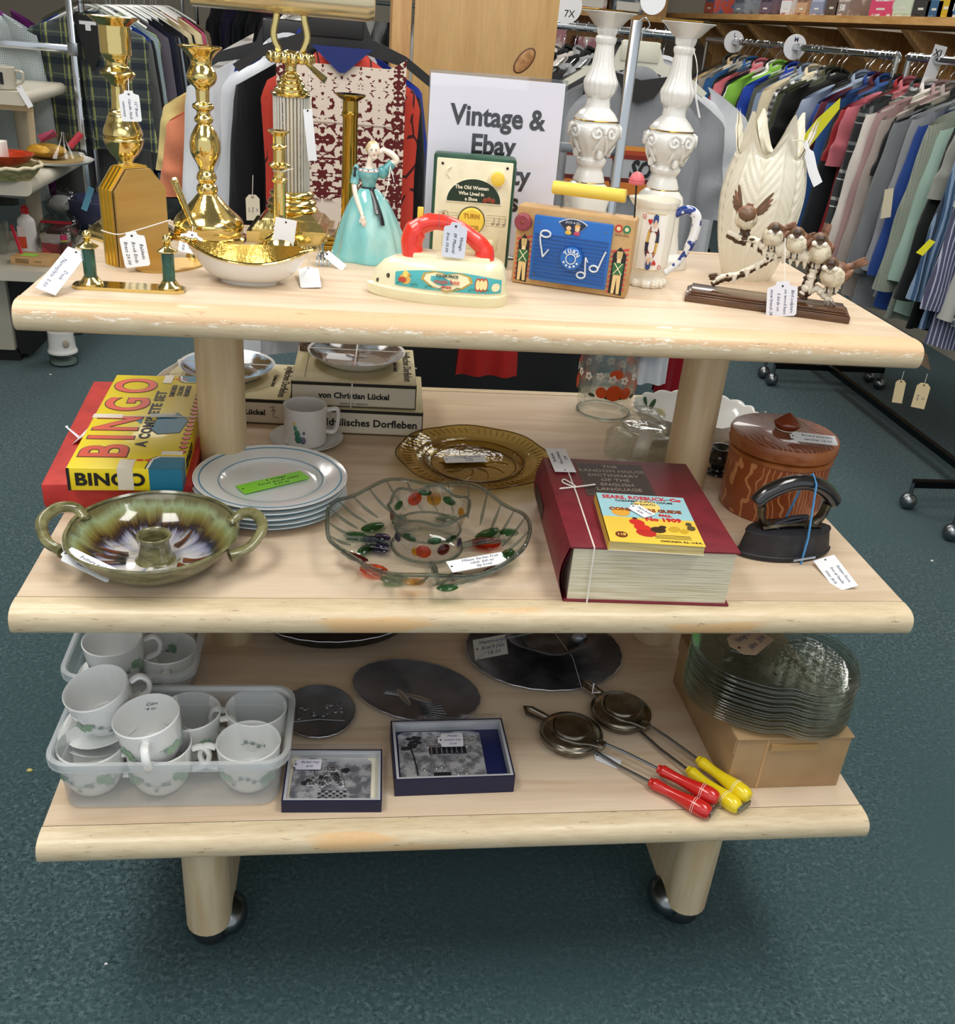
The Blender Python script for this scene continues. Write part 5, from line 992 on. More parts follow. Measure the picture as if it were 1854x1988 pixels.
# --- carved canister
def carved(cf='#96491f', c2='#cc8a58'):
    m, nt, p, o = newmat('carved_wood'); v = coords(nt, (1, 1, .7)); n1 = noise(nt, v, 26, 2, .4, 2.6); n2 = noise(nt, v, 46, 2, .5, 1.6)
    wv = N(nt, 'ShaderNodeTexWave'); nt.links.new(v, wv.inputs[0]); wv.inputs['Scale'].default_value = 42; wv.inputs['Distortion'].default_value = 13; wv.inputs['Detail'].default_value = 2; wv.inputs['Detail Scale'].default_value = .55
    f = ramp(nt, wv.outputs['Fac'], .86, .94); x = mixc(nt, f, cf, c2); x = mixc(nt, ramp(nt, noise(nt, v, 6), .3, .8), x, '#8f4622')
    x = mixc(nt, f, x, c2)
    nt.links.new(x, p.inputs['Base Color']); p.inputs['Roughness'].default_value = .33; p.inputs['Coat Weight'].default_value = .3
    b = N(nt, 'ShaderNodeBump'); b.inputs['Strength'].default_value = .25; b.inputs['Distance'].default_value = .002; nt.links.new(f, b.inputs['Height']); nt.links.new(b.outputs[0], p.inputs['Normal']); return m
CW = carved(); CWL = carved('#7d4632', '#c08a70'); CR = M('#a5602f', .35, 0, '#8a4a22', 20, coat=.3)
P = on(1490, 980, Z2); c = thing('carved_canister', 'round reddish-brown carved wooden canister with a lid and pointed knob', 'canister', P, .3)
pr = prof(P, [(972, 108), (960, 109), (930, 108), (905, 107), (900, 104)]); zb = pr[-1][1]; k = K(); r = .0845
k.lathe(CW, [(r-.002, 0), (r, .004), (r, .100)], 64); k.lathe(CR, [(r, .100), (r+.0025, .102), (r+.0025, .108), (r-.004, .112)], 64); k.obj('carved_body', c)
k = K(); k.lathe(CR, [(r-.002, .1125), (r+.004, .114), (r+.005, .118), (r+.005, .132), (r+.003, .136)], 64); k.lathe(CWL, [(r+.003, .136), (r-.004, .1385), (.001, .142)], 64, cap=False); k.obj('lid', c)
k = K(); k.lathe(M('#7a3318', .15, coat=.8), smooth([(.016, .141), (.018, .144), (.0215, .150), (.0215, .156), (.014, .163), (.004, .169), (.001, .171)], 4), 32); k.obj('knob', c)
k = K(); k.tube(STRING, [(.0175*cos(2*pi*i/24), .0175*sin(2*pi*i/24), .1435) for i in range(24)], .0011, 6, closed=True); k.obj('string', c)
q = lambda u, v: on(u, v, Z2+.150); ptag(c, q(1534, 846), q(1624, 856), .027, ['Round wooden', 'canister 12.00'], kind='notch', up=(0, -.2, 1))
# --- antique iron
P = on(1537, 1092, Z2); c = thing('antique_iron', 'black cast flat iron with a curved wooden handle and blue rubber band', 'flat iron', (P.x-.003, P.y+.030, Z2), .10)
CI = M('#26262a', .5, .4, '#34343a', 60, .3, .7, bump=.3, bs=150); NI = M('#6f6858', .3, .9, '#4a4136', 40, .4, .6)
def io(t, s=1, hl=.082, hw=.034): a = 2*pi*t; x = cos(a); y = sin(a); return (x*hl*s, hw*s*abs(y)**1.3*(1 if y > 0 else -1))
def loft(k, m, lv, f=io, n=56):
    vs = sum([[(f(j/n, s)[0]+dx, f(j/n, s)[1], z) for j in range(n)] for z, s, dx in lv], []); L = len(lv)
    k.add(m, vs, [(i*n+j, i*n+(j+1) % n, (i+1)*n+(j+1) % n, (i+1)*n+j) for i in range(L-1) for j in range(n)]+[tuple(range(n-1, -1, -1)), tuple((L-1)*n+j for j in range(n))])
k = K(); loft(k, CI, [(.000, .90, 0), (.002, .96, 0), (.006, .97, 0), (.0065, 1.0, 0), (.009, 1.0, 0), (.010, .965, 0), (.040, .88, .0), (.043, .90, 0), (.046, .88, 0), (.047, .74, 0)]); k.obj('iron_body', c)
k = K()
for s in (-1, 1): k.tube(NI, bez([(s*.022, 0, .048), (s*.040, 0, .052), (s*.052, 0, .066), (s*.056, 0, .086)], 4), [.006, .006, .005, .0055, .006, .0065, .006, .006, .006, .006, .006, .006, .0065], 10, flat=1.4)
k.tube(NI, bez([(-.050, 0, .049), (0, 0, .054), (.050, 0, .049)], 5), .005, 8, flat=2.2); k.tube(CI, bez([(-.030, -.004, .054), (-.005, -.004, .064), (.025, -.004, .066), (.010, -.004, .060), (-.02, -.004, .056)], 5), .003, 8, flat=1.5); k.obj('metal_bracket', c)
k = K(); hp = bez([(-.068, 0, .090), (-.050, 0, .108), (-.015, 0, .122), (.020, 0, .121), (.050, 0, .106), (.068, 0, .086)], 6); k.tube(M('#141416', .18, coat=.8), hp, [.0105]+[.012]*4+[.0125]*(len(hp)-8)+[.012]*2+[.010], 16); k.obj('black_handle', c)
k = K(); BB = M('#4f97d6', .5); k.tube(BB, [(.012, -.0365, -.0), (.014, -.0345, .045), (.018, -.014, .126), (.018, 0, .1355), (.018, .014, .126), (.014, .0345, .045), (.012, .0365, .0)], .0024, 8, flat=.5); k.obj('blue_rubber_band', c)
k = K(); k.tube(CHROME, [(-.005, -.040, .008), (.030, -.042, .014)], .0009, 6); k.tube(CHROME, [(-.005, -.040, .010), (.030, -.042, .016)], .0009, 6); k.obj('safety_pin', c)
ptag(c, on(1599, 1083, Z2+.012), on(1645, 1143, Z2+.002), .034, ['Antique Sleeve', 'Iron w/ handle', 'trivet 18.00'], kind='rect', up=(-.3, -.3, 1))
# --- collector plate boxes and plates
CARD = M('#d9cfae', .6, 0, '#c5b990', 10); CARDF = M('#ddd5c0', .6); EDGE = M('#231c15', .7)
def pbox(name_label, A, yaw, W, D, H, front, label_top, fs, extra=None, cardtop=None):
    c = thing('plate_box', name_label, 'box', A, yaw, 'cream collector plate boxes')
    k = K(); k.box(cardtop or CARD, 0, W, 0, D, 0, H, .0015); k.box(CARDF, .002, W-.002, -.0006, .0005, .004, H-.008); k.box(EDGE, .0, W, -.0012, .002, H-.007, H-.0015); k.box(EDGE, 0, .0015, -.001, .001, 0, H); k.box(EDGE, W-.0015, W, -.001, .001, 0, H); k.box(EDGE, .002, W-.002, -.001, 0, .0005, .0018)
    if front: k.text(BLACK, front[0], front[1], TR(W*front[2], -.0012, H*.46, pi/2), ext=.0002, bold=.0005, shear=0); 
    if extra: k.text(BLACK, extra, .005, TR(W*.5, -.0012, H*.14, pi/2), ext=.0001)
    if label_top:
        for i, (t, s) in enumerate(label_top): k.text(M('#2a2418', .6), t, s, TR(W-.016-i*.022, D*.5, H+.0004, 0, 0, -pi/2), ext=.0001, bold=.0004)
        k.box(M('#4a4030', .6), W*.1, W*.1+.0008, .02, D-.02, H, H+.0004)
    k.obj('box_body', c); return c
A = on(650, 842, Z2); yv = -.06
A = on(572, 838, Z2); W2_ = .236; c = pbox('lower cream plate box of the right stack, gothic lettering along its front', A+Vector((0, 0, 0)), -.04, W2_, .20, .050, ('Idyllisches Dorfleben', .0200, .60), None, 0)
A3 = A+Vector((-.006, .006, .0505)); cU = pbox('upper cream plate box of the right stack, tied with string', A3, -.02, .228, .21, .048, ('von Christian Lückel', .0155, .50), [('Idyllisches Dorfleben', .021), ('Christian Lückel', .010)], 0, 'MADE IN W. GERMANY')
k = K(); k.tube(STRING, [(.108, -.002, 0), (.110, -.002, .0455), (.112, .2, .047)], .0014, 6); k.tube(STRING, [(.0, .108, .0465), (.232, .100, .0465)], .0012, 6); k.obj('string', cU)
AL = on(312, 838, Z2+0); AL = Vector((-.545, .205, Z2)); cL = pbox('cream plate box at the left behind the post, pencilled number on its front', AL+Vector((.0, 0, .0)), -.045, .240, .20, .050, ('Christian Lückel', .0145, .62), [('Idyllisches Dorfleben', .021), ('Christian Lückel', .010)], 0)
k = K(); k.tube(M('#6a5a44', .6), bez([(.205, -.0015, .034), (.213, -.0015, .036), (.208, -.0015, .026), (.215, -.0015, .030), (.210, -.0015, .018), (.220, -.0015, .014)], 3), .0005, 4); k.obj('pencil_mark', cL)
def cplate(P, r, label, tint):
    c = thing('collector_plate', label, 'plate', P, 0, 'painted collector plates'); k = K(); k.lathe(WHITE_CHINA, smooth([(.001, .002), (r*.5, .002), (r*.72, .006), (r, .022), (r+.001, .0215), (r*.74, .004), (r*.55, 0), (.001, 0)], 3), 60, cap=False)
    k.obj('plate_body', c); k = K(); k.lathe(tint, smooth([(.001, .0026), (r*.5, .0026), (r*.72, .0066), (r*.985, .0215)], 3), 60, cap=False); k.obj('painted_scene', c); return c
SCN1 = M('#6f5a3a', .15, 0, '#a8c4dc', 9, .46, .52, coat=.7, vec=(1.6, 1, 1), detail=5); SCN2 = M('#5c4c3a', .15, 0, '#9aa6b0', 12, .5, .6, coat=.7, detail=5)
cp = cplate(AL+Vector((.115, .115, .0502)), .088, 'collector plate with a village scene and blue sky on the left box', SCN1)
k = K(); k.tube(STRING, [(-.09, .01, .0225), (.09, -.0, .0225)], .001, 6); k.tube(PAPER, [(-.088, .01, .02), (-.115, -.01, .004), (-.145, -.03, -.02)], [.003, .007, .007], 6, flat=.15); k.obj('string_and_ribbon', cp)
cp2 = cplate(A3+Vector((.118, .115, .0485)), .090, 'collector plate with a brown scene tied with string on the right boxes', SCN2)
k = K(); k.tube(STRING, [(-.09, .004, .023), (.09, .0, .023)], .0012, 6); k.tube(STRING, [(-.004, -.09, .023), (.004, .09, .023)], .0014, 6); k.tube(CHROME, bez([(-.02, -.02, .02), (.0, -.034, .02), (.02, -.03, .02), (.006, -.02, .022)], 4), .0012, 6); k.obj('string_and_pin', cp2)
ptag(cp2, A3+Vector((.115, .085, .066)), A3+Vector((.062, .098, .064)), .024, [], up=(0, -.2, 1))
# --- tall printed bag behind the left boxes
P = on(565, 705, Z2); c = thing('gift_bag', 'small patterned paper bag standing between the plate box stacks at the back', 'bag', (-.262, .352, Z2), 0)
k = K(); BG = M('#9c8478', .6, 0, '#5c4038', 40, .45, .6); k.add(BG, [(-.022, -.012, 0), (.022, -.012, 0), (.022, .012, 0), (-.022, .012, 0), (-.034, -.014, .15), (.030, -.014, .15), (.030, .014, .15), (-.034, .014, .15)], [(0, 1, 5, 4), (1, 2, 6, 5), (2, 3, 7, 6), (3, 0, 4, 7), (3, 2, 1, 0)]); k.obj('bag_body', c)
# ================================================================== BOTTOM SHELF
FROST = frosted('#c2c9cc', .36); FROSTR = frosted('#d3d9dc', .5)
def rr_at(w, d, r, z, n=5): return [(x, y, z) for x, y in rrect(w, d, r, n)]
def bin_(A, w, d, h, rz, label):
    c = thing('storage_bin', label, 'bin', A, rz, 'frosted plastic bins of cups')
    def skin(lv, m, k):
        n = 24; vs = sum([rr_at(a, b, r, z) for a, b, r, z in lv], []); L = len(lv)
        k.add(m, vs, [(i*n+j, i*n+(j+1) % n, (i+1)*n+(j+1) % n, (i+1)*n+j) for i in range(L-1) for j in range(n)])
    k = K(); skin([(w-.040, d-.034, .022, .0012), (w-.034, d-.028, .025, .004), (w-.028, d-.024, .026, h*.66), (w-.022, d-.020, .028, h*.68), (w-.018, d-.018, .028, h-.004)], FROST, k)
    k.add(FROST, rr_at(w-.040, d-.034, .022, .0012), [tuple(range(24))]); k.obj('tub', c)
    k = K(); skin([(w-.018, d-.018, .028, h-.004), (w-.012, d-.012, .030, h+.001), (w, d, .034, h), (w+.002, d+.002, .035, h-.005), (w, d, .034, h-.013), (w-.004, d-.004, .033, h-.013)], FROSTR, k); k.obj('rim', c)
    return c
bin_(Vector((-.434, -.378, Z3)), .330, .178, .092, -.01, 'front frosted plastic bin holding seven white ivy cups')
bin_(Vector((-.530, -.150, Z3)), .205, .235, .092, .02, 'rear frosted plastic bin of white cups, half under the middle shelf')
IVC = M('#f0f1f0', .14, 0, '#e6e9e8', 5, coat=.5); IVY = M('#a3bfa4', .35, 0, '#86a98c', 60); IVD = M('#8d9c96', .4)
def build_cup(ivy):
    c = thing('teacup', 'white cup', 'cup', (0, 0, 0), 0, 'white ivy cups'); h = .070; R = .0405; c.scale = (1.14, 1.14, 1.03)
    k = K(); k.lathe(IVC, smooth([(.001, .003), (.020, .003), (.022, 0), (.025, .0), (.030, .006), (.036, .022), (.0388, .045), (.0405, h-.002), (.0405, h), (.0385, h), (.0365, .045), (.033, .020), (.024, .007), (.001, .006)], 3), 48, cap=False); k.obj('cup_body', c)
    k = K(); k.tube(IVC, bez([(.0415, 0, h*.86), (.054, 0, h*.90), (.061, 0, h*.70), (.056, 0, h*.44), (.0400, 0, h*.33)], 5), .0038, 10, flat=1.4); k.obj('handle', c)
    if ivy:
        k = K(); rs = random.Random(3)
        for i in range(26):
            a = -pi+.25+i*(2*pi-.5)/26; z = .034+.0045*sin(a*5); r = .0385
            if abs(a) < .25: continue
            big = i % 7 in (2, 3); s = .0062 if big else .0034; m = IVY if big else IVD
            for j in range(3 if big else 1):
                aa = a+rs.uniform(-.08, .08); zz = z+rs.uniform(-.006, .005); n = 7; pts = []
                for q in range(14): b = 2*pi*q/14; rad = s*(.6+.4*abs(cos(2.5*b))); pts.append(((r+.0012)*cos(aa+rad*cos(b)/r), (r+.0012)*sin(aa+rad*cos(b)/r), zz+rad*sin(b)))
                k.add(m, pts, [tuple(range(14))])
        k.tube(IVD, [((.0392)*cos(a), (.0392)*sin(a), .034+.0045*sin(a*5)) for a in [-2.8+.14*i for i in range(41)] if abs(a) > .3], .0005, 4)
        k.obj('ivy_band', c)
    return c
proto = build_cup(True); used = False
SAUC = None
def saucer_at(P, rot, label):
    global SAUC
    if SAUC is None:
        SAUC = thing('saucer', label, 'saucer', P, 0, 'white saucers in the bins'); k = K(); k.lathe(IVC, smooth([(.001, .004), (.030, .004), (.044, .008), (.060, .014), (.061, .0135), (.046, .005), (.034, 0), (.001, .001)], 3), 48, cap=False); k.obj('saucer_body', SAUC); SAUC.rotation_euler = rot
    else: dup(SAUC, P, rot, label)
cups = [((-.550, -.402, Z3+.004), (0, 0, -.25), 'ivy cup in the front left corner of the front bin'),
 ((-.457, -.404, Z3+.004), (0, 0, .0), 'ivy cup standing beneath the tagged cup in the front bin'),
 ((-.331, -.402, Z3+.004), (0, 0, pi), 'ivy cup in the front right corner of the front bin'),
 ((-.327, -.325, Z3+.004), (0, 0, pi-.1), 'ivy cup in the back right corner of the front bin'),
 ((-.424, -.335, Z3+.006), (0, .0, -.15), 'ivy cup behind the tagged cup, handle pointing right, front bin'),
 ((-.537, -.338, Z3+.064), (.10, -.22, .30), 'raised tilted ivy cup at the back left of the front bin'),
 ((-.462, -.400, Z3+.055), (.12, .04, -1.45), 'ivy cup with writing inside, handle toward the front, stacked on another cup'),
 ((-.557, -.196, Z3+.044), (.05, -.05, .20), 'large ivy cup raised on a saucer in the rear bin'),
 ((-.483, -.170, Z3+.004), (.0, .0, -1.45), 'ivy cup at the right of the rear bin, handle to the front'),
 ((-.495, -.088, Z3+.012), (.0, .0, 1.2), 'ivy cup at the back of the rear bin'),
 ((-.565, -.105, Z3+.006), (.0, .0, .2), 'ivy cup at the back left of the rear bin')]
for i, (P, rot, lb) in enumerate(cups):
    if i == 0: proto.location = P; proto.rotation_euler = rot; proto['label'] = lb; c = proto
    else: c = dup(proto, P, rot, lb)
    if i == 6: c6 = c
saucer_at((-.540, -.340, Z3+.0605), (.10, -.22, 0), 'white saucer under the raised tilted cup of the front bin')
saucer_at((-.557, -.196, Z3+.036), (.05, -.05, 0), 'white saucer under the large cup of the rear bin')
saucer_at((-.550, -.338, Z3+.035), (0, 0, 0), 'white saucer at the back left of the front bin, below the raised one')
k = K()
for i, t in enumerate(('Corelle', '24 cups w/', 'saucers', '24.00')): k.text(INK, t, .0075, TR(-.0362, .006-.0*i, .056-.0085*i, pi/2, 0, pi/2) , ext=.0001, shear=.3)
o = k.obj('handwritten_note', c6)
# --- pewter trays
PEW = M('#7c7e85', .36, .55, '#55575d', 9, .35, .65, bump=.35, bs=70); PEWD = M('#86868b', .32, .65, '#48484e', 12, .3, .6, bump=.35, bs=50); PEWL = M('#cdd0d6', .36, .45, '#8d909b', 14, .35, .7, bump=.35, bs=90); HIL = M('#b5b6ba', .3, .9)
def ptray(name, P, a, b, rz, label, m, up=.014, relief='corn', cat='tray', n=156, tilt=(0, 0)):
    c = thing(name, label, cat, P, 0, 'hammered pewter trays', rot=(tilt[0], tilt[1], rz)); k = K()
    def f(an, z, r): q = r*(1+.005*sin(26*an)*(1 if r > .9 else 0)); return (q*cos(an)*a, q*sin(an)*b, z)
    k.lathe(m, [(.001, .002), (.72, .003), (.86, .007), (1, up), (1.004, up-.001), (.86, .005), (.74, .0), (.001, 0)], n, mod=f, cap=False); k.obj('tray_body', c)
    k = K(); k.tube(HIL, [(a*(1+.005*sin(26*t))*cos(t), b*(1+.005*sin(26*t))*sin(t), up) for t in [2*pi*i/n for i in range(n)]], .0009, 5, closed=True); k.obj('bright_rim', c)
    k = K(); rs = random.Random(5)
    if relief == 'corn':
        for s in (-1, 1):
            k.ball(HIL, (.012*s-.004, -.012+.004*s, .003), (.026, .0065, .003), 14, rz=-.4+.35*s)
        for i in range(13): t = i/12; k.tube(m, bez([(-.008, -.012, .003), (-.03-.02*t, .03-.05*t, .0035), (-.065+.02*t, .045-.07*t, .003)], 3), .0009, 4)
        for i in range(7): k.tube(m, bez([(.01, -.015, .003), (.03, -.02-.004*i, .0035), (.045+.005*i, -.005-.006*i, .003)], 3), .001, 4)
    elif relief == 'barn':
        for i in range(24): x = rs.uniform(-.03, .04); k.ball(m, (x, .01+rs.uniform(-.012, .016)+x*.1, .003), (.006, .003, .002), 8, rz=rs.uniform(0, 3))
        k.tube(m, [(-.05, -.012, .003), (.0, -.01, .003), (.05, -.02, .003)], .0012, 5)
    k.obj('engraved_relief', c); return c
ptray('pewter_tray', (-.236, -.256, Z3), .060, .067, .1, 'small round dark pewter tray right of the front bin', PEW, relief='barn')
ptray('pewter_tray', (-.073, -.203, Z3), .112, .080, -.42, 'oval dark pewter tray with ears of corn in the middle of the bottom shelf', PEW)
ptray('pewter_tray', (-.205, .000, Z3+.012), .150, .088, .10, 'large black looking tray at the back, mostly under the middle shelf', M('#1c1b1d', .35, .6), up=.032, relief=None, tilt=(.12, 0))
c = ptray('pewter_platter', (.170, -.085, Z3), .146, .122, .0, 'round hammered pewter platter with a bowl standing on it', PEWD, up=.012, relief=None)
c = thing('pewter_bowl', 'small pewter bowl with a wavy rim tied onto the round platter', 'bowl', (.178, -.060, Z3+.004), 0)
k = K(); k.lathe(PEWD, smooth([(.001, .004), (.035, .004), (.045, .010), (.070, .034), (.088, .042), (.089, .041), (.070, .030), (.046, .006), (.038, 0), (.001, 0)], 3), 72, mod=lambda a, z, r: r*(1+.03*sin(7*a)*min(1, z/.03)), cap=False); k.ball(PEWL, (.058, -.020, .030), (.016, .012, .012), 12); k.obj('bowl_body', c)
k = K(); s = M('#9a9a98', .5); pp = Vector((.178, -.060, Z3+.004)); W_ = lambda u, v, h: on(u, v, Z3+h)-pp
k.tube(s, [W_(922, 1284, .014), W_(980, 1240, .046), W_(1130, 1208, .046)], .0008, 5); k.tube(s, [W_(1062, 1208, .046), W_(1112, 1277, .040), W_(1130, 1338, .014)], .0008, 5); k.obj('string', c)
ptag(c, on(920, 1262, Z3+.018), on(984, 1250, Z3+.036), .040, ['Hammered', 'Bowl & plate', '18.00'], kind='rect', mat=M('#b9b7ae', .7), up=(0, -.5, 1), tsz=.011)
# --- boxed pewter pictures
PEWE = M('#c9ccd2', .34, .5, '#7d808b', 60, .42, .58, bump=1.0, bs=130, detail=4); NAVY = M('#12163a', .5); LIN = M('#c9ccd2', .35, .3); SATIN = M('#0e1a4e', .45); CREAMC = M('#e6e0cc', .6)
def pbx(P, w, d, h, rz, label, kind):
    c = thing('gift_box', label, 'box', P, rz, 'navy boxes with pewter pictures')
    k = K(); k.box(NAVY, 0, w, 0, d, 0, .002); t = .0022
    for x0, x1, y0, y1 in ((0, w, 0, t), (0, w, d-t, d), (0, t, t, d-t), (w-t, w, t, d-t)): k.box(NAVY, x0, x1, y0, y1, .002, h)
    k.obj('box_tray', c); k = K()
    for x0, x1, y0, y1 in ((t, w-t, t, t+.004), (t, w-t, d-t-.004, d-t), (t, t+.004, t+.004, d-t-.004), (w-t-.004, w-t, t+.004, d-t-.004)): k.box(LIN, x0, x1, y0, y1, .002, h-.0005)
    k.box(SATIN if kind == 'village' else CREAMC, t+.004, w-t-.004, t+.004, d-t-.004, .002, h*.45); k.obj('liner', c)
    k = K(); m = .010; x0, y0, W, D = m, m, w-2*m-.006, d-2*m; zb = h*.5
    if kind == 'village': x0 = .010; W = w-.048; y0 = .012; D = d-.024
    pts = rrect(W, D, .012, 3); pts = [(x0+W/2+x*(1+.015*sin(i*2.4)), y0+D/2+y*(1+.02*sin(i*1.9))) for i, (x, y) in enumerate(pts)]
    k.prism(PEWE, pts[::-1], zb, zb+.0015, TR()); k.obj('pewter_picture', c)
    z = zb+.0022; k = K(); rs = random.Random(2); L = M('#d5d8de', .3, .9); Dk = M('#50535c', .35, .9); X = lambda a, b: (x0+W*a, y0+D*b, z)
    if kind == 'basket':
        for r in range(4):
            for i in range(8): k.ball(L if (i+r) % 2 else Dk, X(.36+.045*i, .06+.05*r), (.0032, .0018, .0012), 8)
        k.tube(L, bez([X(.36, .26), X(.42, .62), X(.52, .74), X(.62, .62), X(.68, .26)], 5), .0014, 6)
        for i in range(44):
            a = rs.uniform(0, pi); r = rs.uniform(.08, .38); u, v = .52+r*1.0*cos(a), .34+r*1.1*sin(a); 
            for j in range(5): b = 2*pi*j/5; k.ball(L if i % 3 else Dk, (x0+W*u+.0030*cos(b), y0+D*v+.0030*sin(b), z), (.0026, .0022, .0012), 6)
            k.ball(Dk, (x0+W*u, y0+D*v, z+.0008), .0012, 6)
        k.prism(PEWL, [(x0+W*(.42+.02*i), y0+D*(.90+.02*(i % 2))) for i in range(20)]+[(x0+W*.95, y0+D*.99), (x0+W*.42, y0+D*.99)], zb+.0014, zb+.0022, TR())
    else:
        for i in range(16): k.ball(Dk, X(.16+rs.uniform(-.10, .10), .74+rs.uniform(-.10, .14)), (.005, .004, .001), 8)
        k.tube(Dk, bez([X(.20, .10), X(.18, .4), X(.14, .7)], 4), .0013, 6)
        k.box(Dk, x0+W*.36, x0+W*.80, y0+D*.52, y0+D*.66, z-.001, z+.0006)
        for i in range(7): k.box(L, x0+W*(.38+.06*i), x0+W*(.395+.06*i), y0+D*.53, y0+D*.66, z, z+.0012)
        k.box(L, x0+W*.34, x0+W*.82, y0+D*.66, y0+D*.69, z-.001, z+.0012)
        for u, v, s in ((.28, .22, 1), (.34, .25, .9), (.42, .24, 1), (.48, .26, 1), (.55, .25, .9), (.66, .12, 1.1), (.76, .14, 1.3), (.62, .42, .7), (.68, .42, .7), (.74, .42, .7), (.80, .42, .7)):
            k.ball(L, X(u, v), (.0022*s, .0050*s, .0014), 8); k.ball(L, X(u, v+.08*s), (.0016*s, .0016*s, .0014), 6)
        k.box(Dk, x0+W*.38, x0+W*.58, y0+D*.08, y0+D*.14, z-.001, z+.001)
        for i in range(14): k.ball(L, X(.34+.04*i if i < 8 else .8+.02*(i-8), .84+.05*sin(i*2)), (.005, .004, .001), 8)
    k.obj('raised_relief', c)
    k = K(); AC = glass('#f4f4f6', .4, '#c0c4c8', .03); k.box(AC, 0.001, w-.001, d-.0015, d+.0005, h, h+.010); k.obj('clear_lid_edge', c)
    return c
b1 = pbx((-.281, -.468, Z3), .143, .110, .022, -.03, 'smaller navy box with a pewter flower basket picture, right of the front bin', 'basket')
b2 = pbx((-.118, -.441, Z3), .180, .134, .032, .02, 'larger navy box with a pewter village scene on blue satin', 'village')
ptag(b1, on(570, 1484, Z3+.016), on(624, 1484, Z3+.018), .020, ['Basket tray', '8.00'], up=(0, -.1, 1), mat=M('#d6d3e2', .6)); ptag(b2, on(850, 1437, Z3+.024), on(899, 1436, Z3+.026), .028, ['Metzke', 'pewter tray', '12.00'], up=(0, -.1, 1), mat=M('#dcdbe6', .6))
# --- pie irons
def pie(P, ang, col, label, spread, L1, tag=None):
    c = thing('pie_iron', label, 'pie iron', P, ang, 'long handled pie irons'); R = .052; m = M('#9a958a', .22, 1, '#5c564a', 20, .4, .7); W = M(col, .22, coat=.5); ln = M('#e9e6dc', .4) if 'red' in label else M('#6a5a20', .5)
    k = K(); k.lathe(m, smooth([(.001, 0), (.040, 0), (.048, .006), (.050, .010), (R, .012), (R, .014)], 3), 48, cap=False); k.obj('lower_shell', c)
    k = K(); k.lathe(m, smooth([(R, .0142), (R, .0165), (.050, .018), (.046, .022), (.036, .026), (.031, .0262), (.029, .0285), (.027, .031), (.001, .0325)], 4), 48, cap=False)
    k.obj('upper_shell', c)
    k = K(); k.tube(m, bez([(-.030, .010, .027), (-.033, -.010, .027), (-.012, -.034, .027), (.022, -.030, .027), (.040, -.014, .0235), (.062, -.006, .024)], 5), .0024, 8)
    k.tube(m, [(-.042, .008, .016), (-.082, .006, .018), (-.092, .0, .018), (-.082, -.008, .016), (-.044, -.006, .016)], .0028, 8, flat=1.6); k.obj('hinge_hook', c)
    for z, y, hz in ((.024, spread, 0), (.0075, -spread, 1)):
        k = K(); e = Vector((L1, y*2.2, z-.002 if not hz else .012)); k.tube(STEEL, [(.046, y*.5, z), (L1*.6, y*1.5, z), e], .0024, 8); k.obj('steel_rod', c)
        k = K(); d = Vector((.105, y*.25, 0)); hx = Matrix.Translation(e-Vector((.004, 0, 0))) @ TR(0, 0, 0, 0, pi/2, 0) @ TR(rx=0)
        k.lathe(W, smooth([(.001, -.001), (.0068, 0), (.0072, .004), (.0095, .008), (.0088, .018), (.0080, .034), (.0100, .056), (.0128, .076), (.0125, .092), (.0085, .101), (.001, .102)], 4), 28, hx, cap=False)
        for q in (.074, .077): k.tube(ln, [hx @ Vector((.0129*cos(2*pi*i/24), .0129*sin(2*pi*i/24), q)) for i in range(24)], .0004, 4, closed=True)
        k.obj('turned_handle', c, label=('red' if 'red' in label else 'yellow')+' turned wooden handle')
    k = K(); k.box(STEEL, L1+.097, L1+.100, -spread*2.2-.004, spread*2.2+.004, .006, .016, .001); k.obj('end_latch', c)
    k = K(); k.box(m, .050, .062, -.008, .006, .016, .028, .001); k.obj('clasp', c); return c
E_ = on(1388, 1572, Z3+.012); E2 = on(1446, 1566, Z3+.012)
pr_ = pie((.173, -.322, Z3), math.atan2(E_.y+.322, E_.x-.173), '#c5221d', 'pie iron with red wooden handles, hooks toward the left', .0055, (E_-Vector((.173, -.322, Z3))).length-.100)
py_ = pie((.270, -.268, Z3), math.atan2(E2.y+.268, E2.x-.270), '#e8cf1c', 'pie iron with yellow wooden handles behind the red one', .0050, (E2-Vector((.270, -.268, Z3))).length-.100)
ptag(pr_, on(1155, 1465, Z3+.002), on(1203, 1485, Z3+.002), .022, [], up=(0, 0, 1)); k = K(); q = on(1150, 1345, Z3+.02); k.tube(PAPER, [q+Vector((0, 0, .02)), q, q+Vector((.012, -.006, .006))], .0014, 6); k.obj('white_twine', py_, world=True)
# --- cardboard box
CBM = M('#b0916a', .75, 0, '#a3845c', 6, bump=.1, bs=40); c = thing('cardboard_box', 'brown cardboard box under the stack of clear glass snack plates', 'box', (.397, -.442, Z3), .01)
k = K(); k.box(CBM, 0, .186, 0, .275, 0, .100, .0015); k.obj('carton', c); k = K(); k.box(CBM, -.002, .188, -.003, .276, .099, .1025, .0008); k.box(CBM, -.003, -.0005, .0, .274, .070, .101); k.obj('lid_flap', c)
k = K(); k.box(M('#b5915f', .3), .055, .130, -.0042, -.0006, .078, .090); k.box(M('#c09a6b', .4), .048, .052, -.0008, 0, 0, .098); k.obj('tape', c)
c_ = (CAM.x, CAM.y)
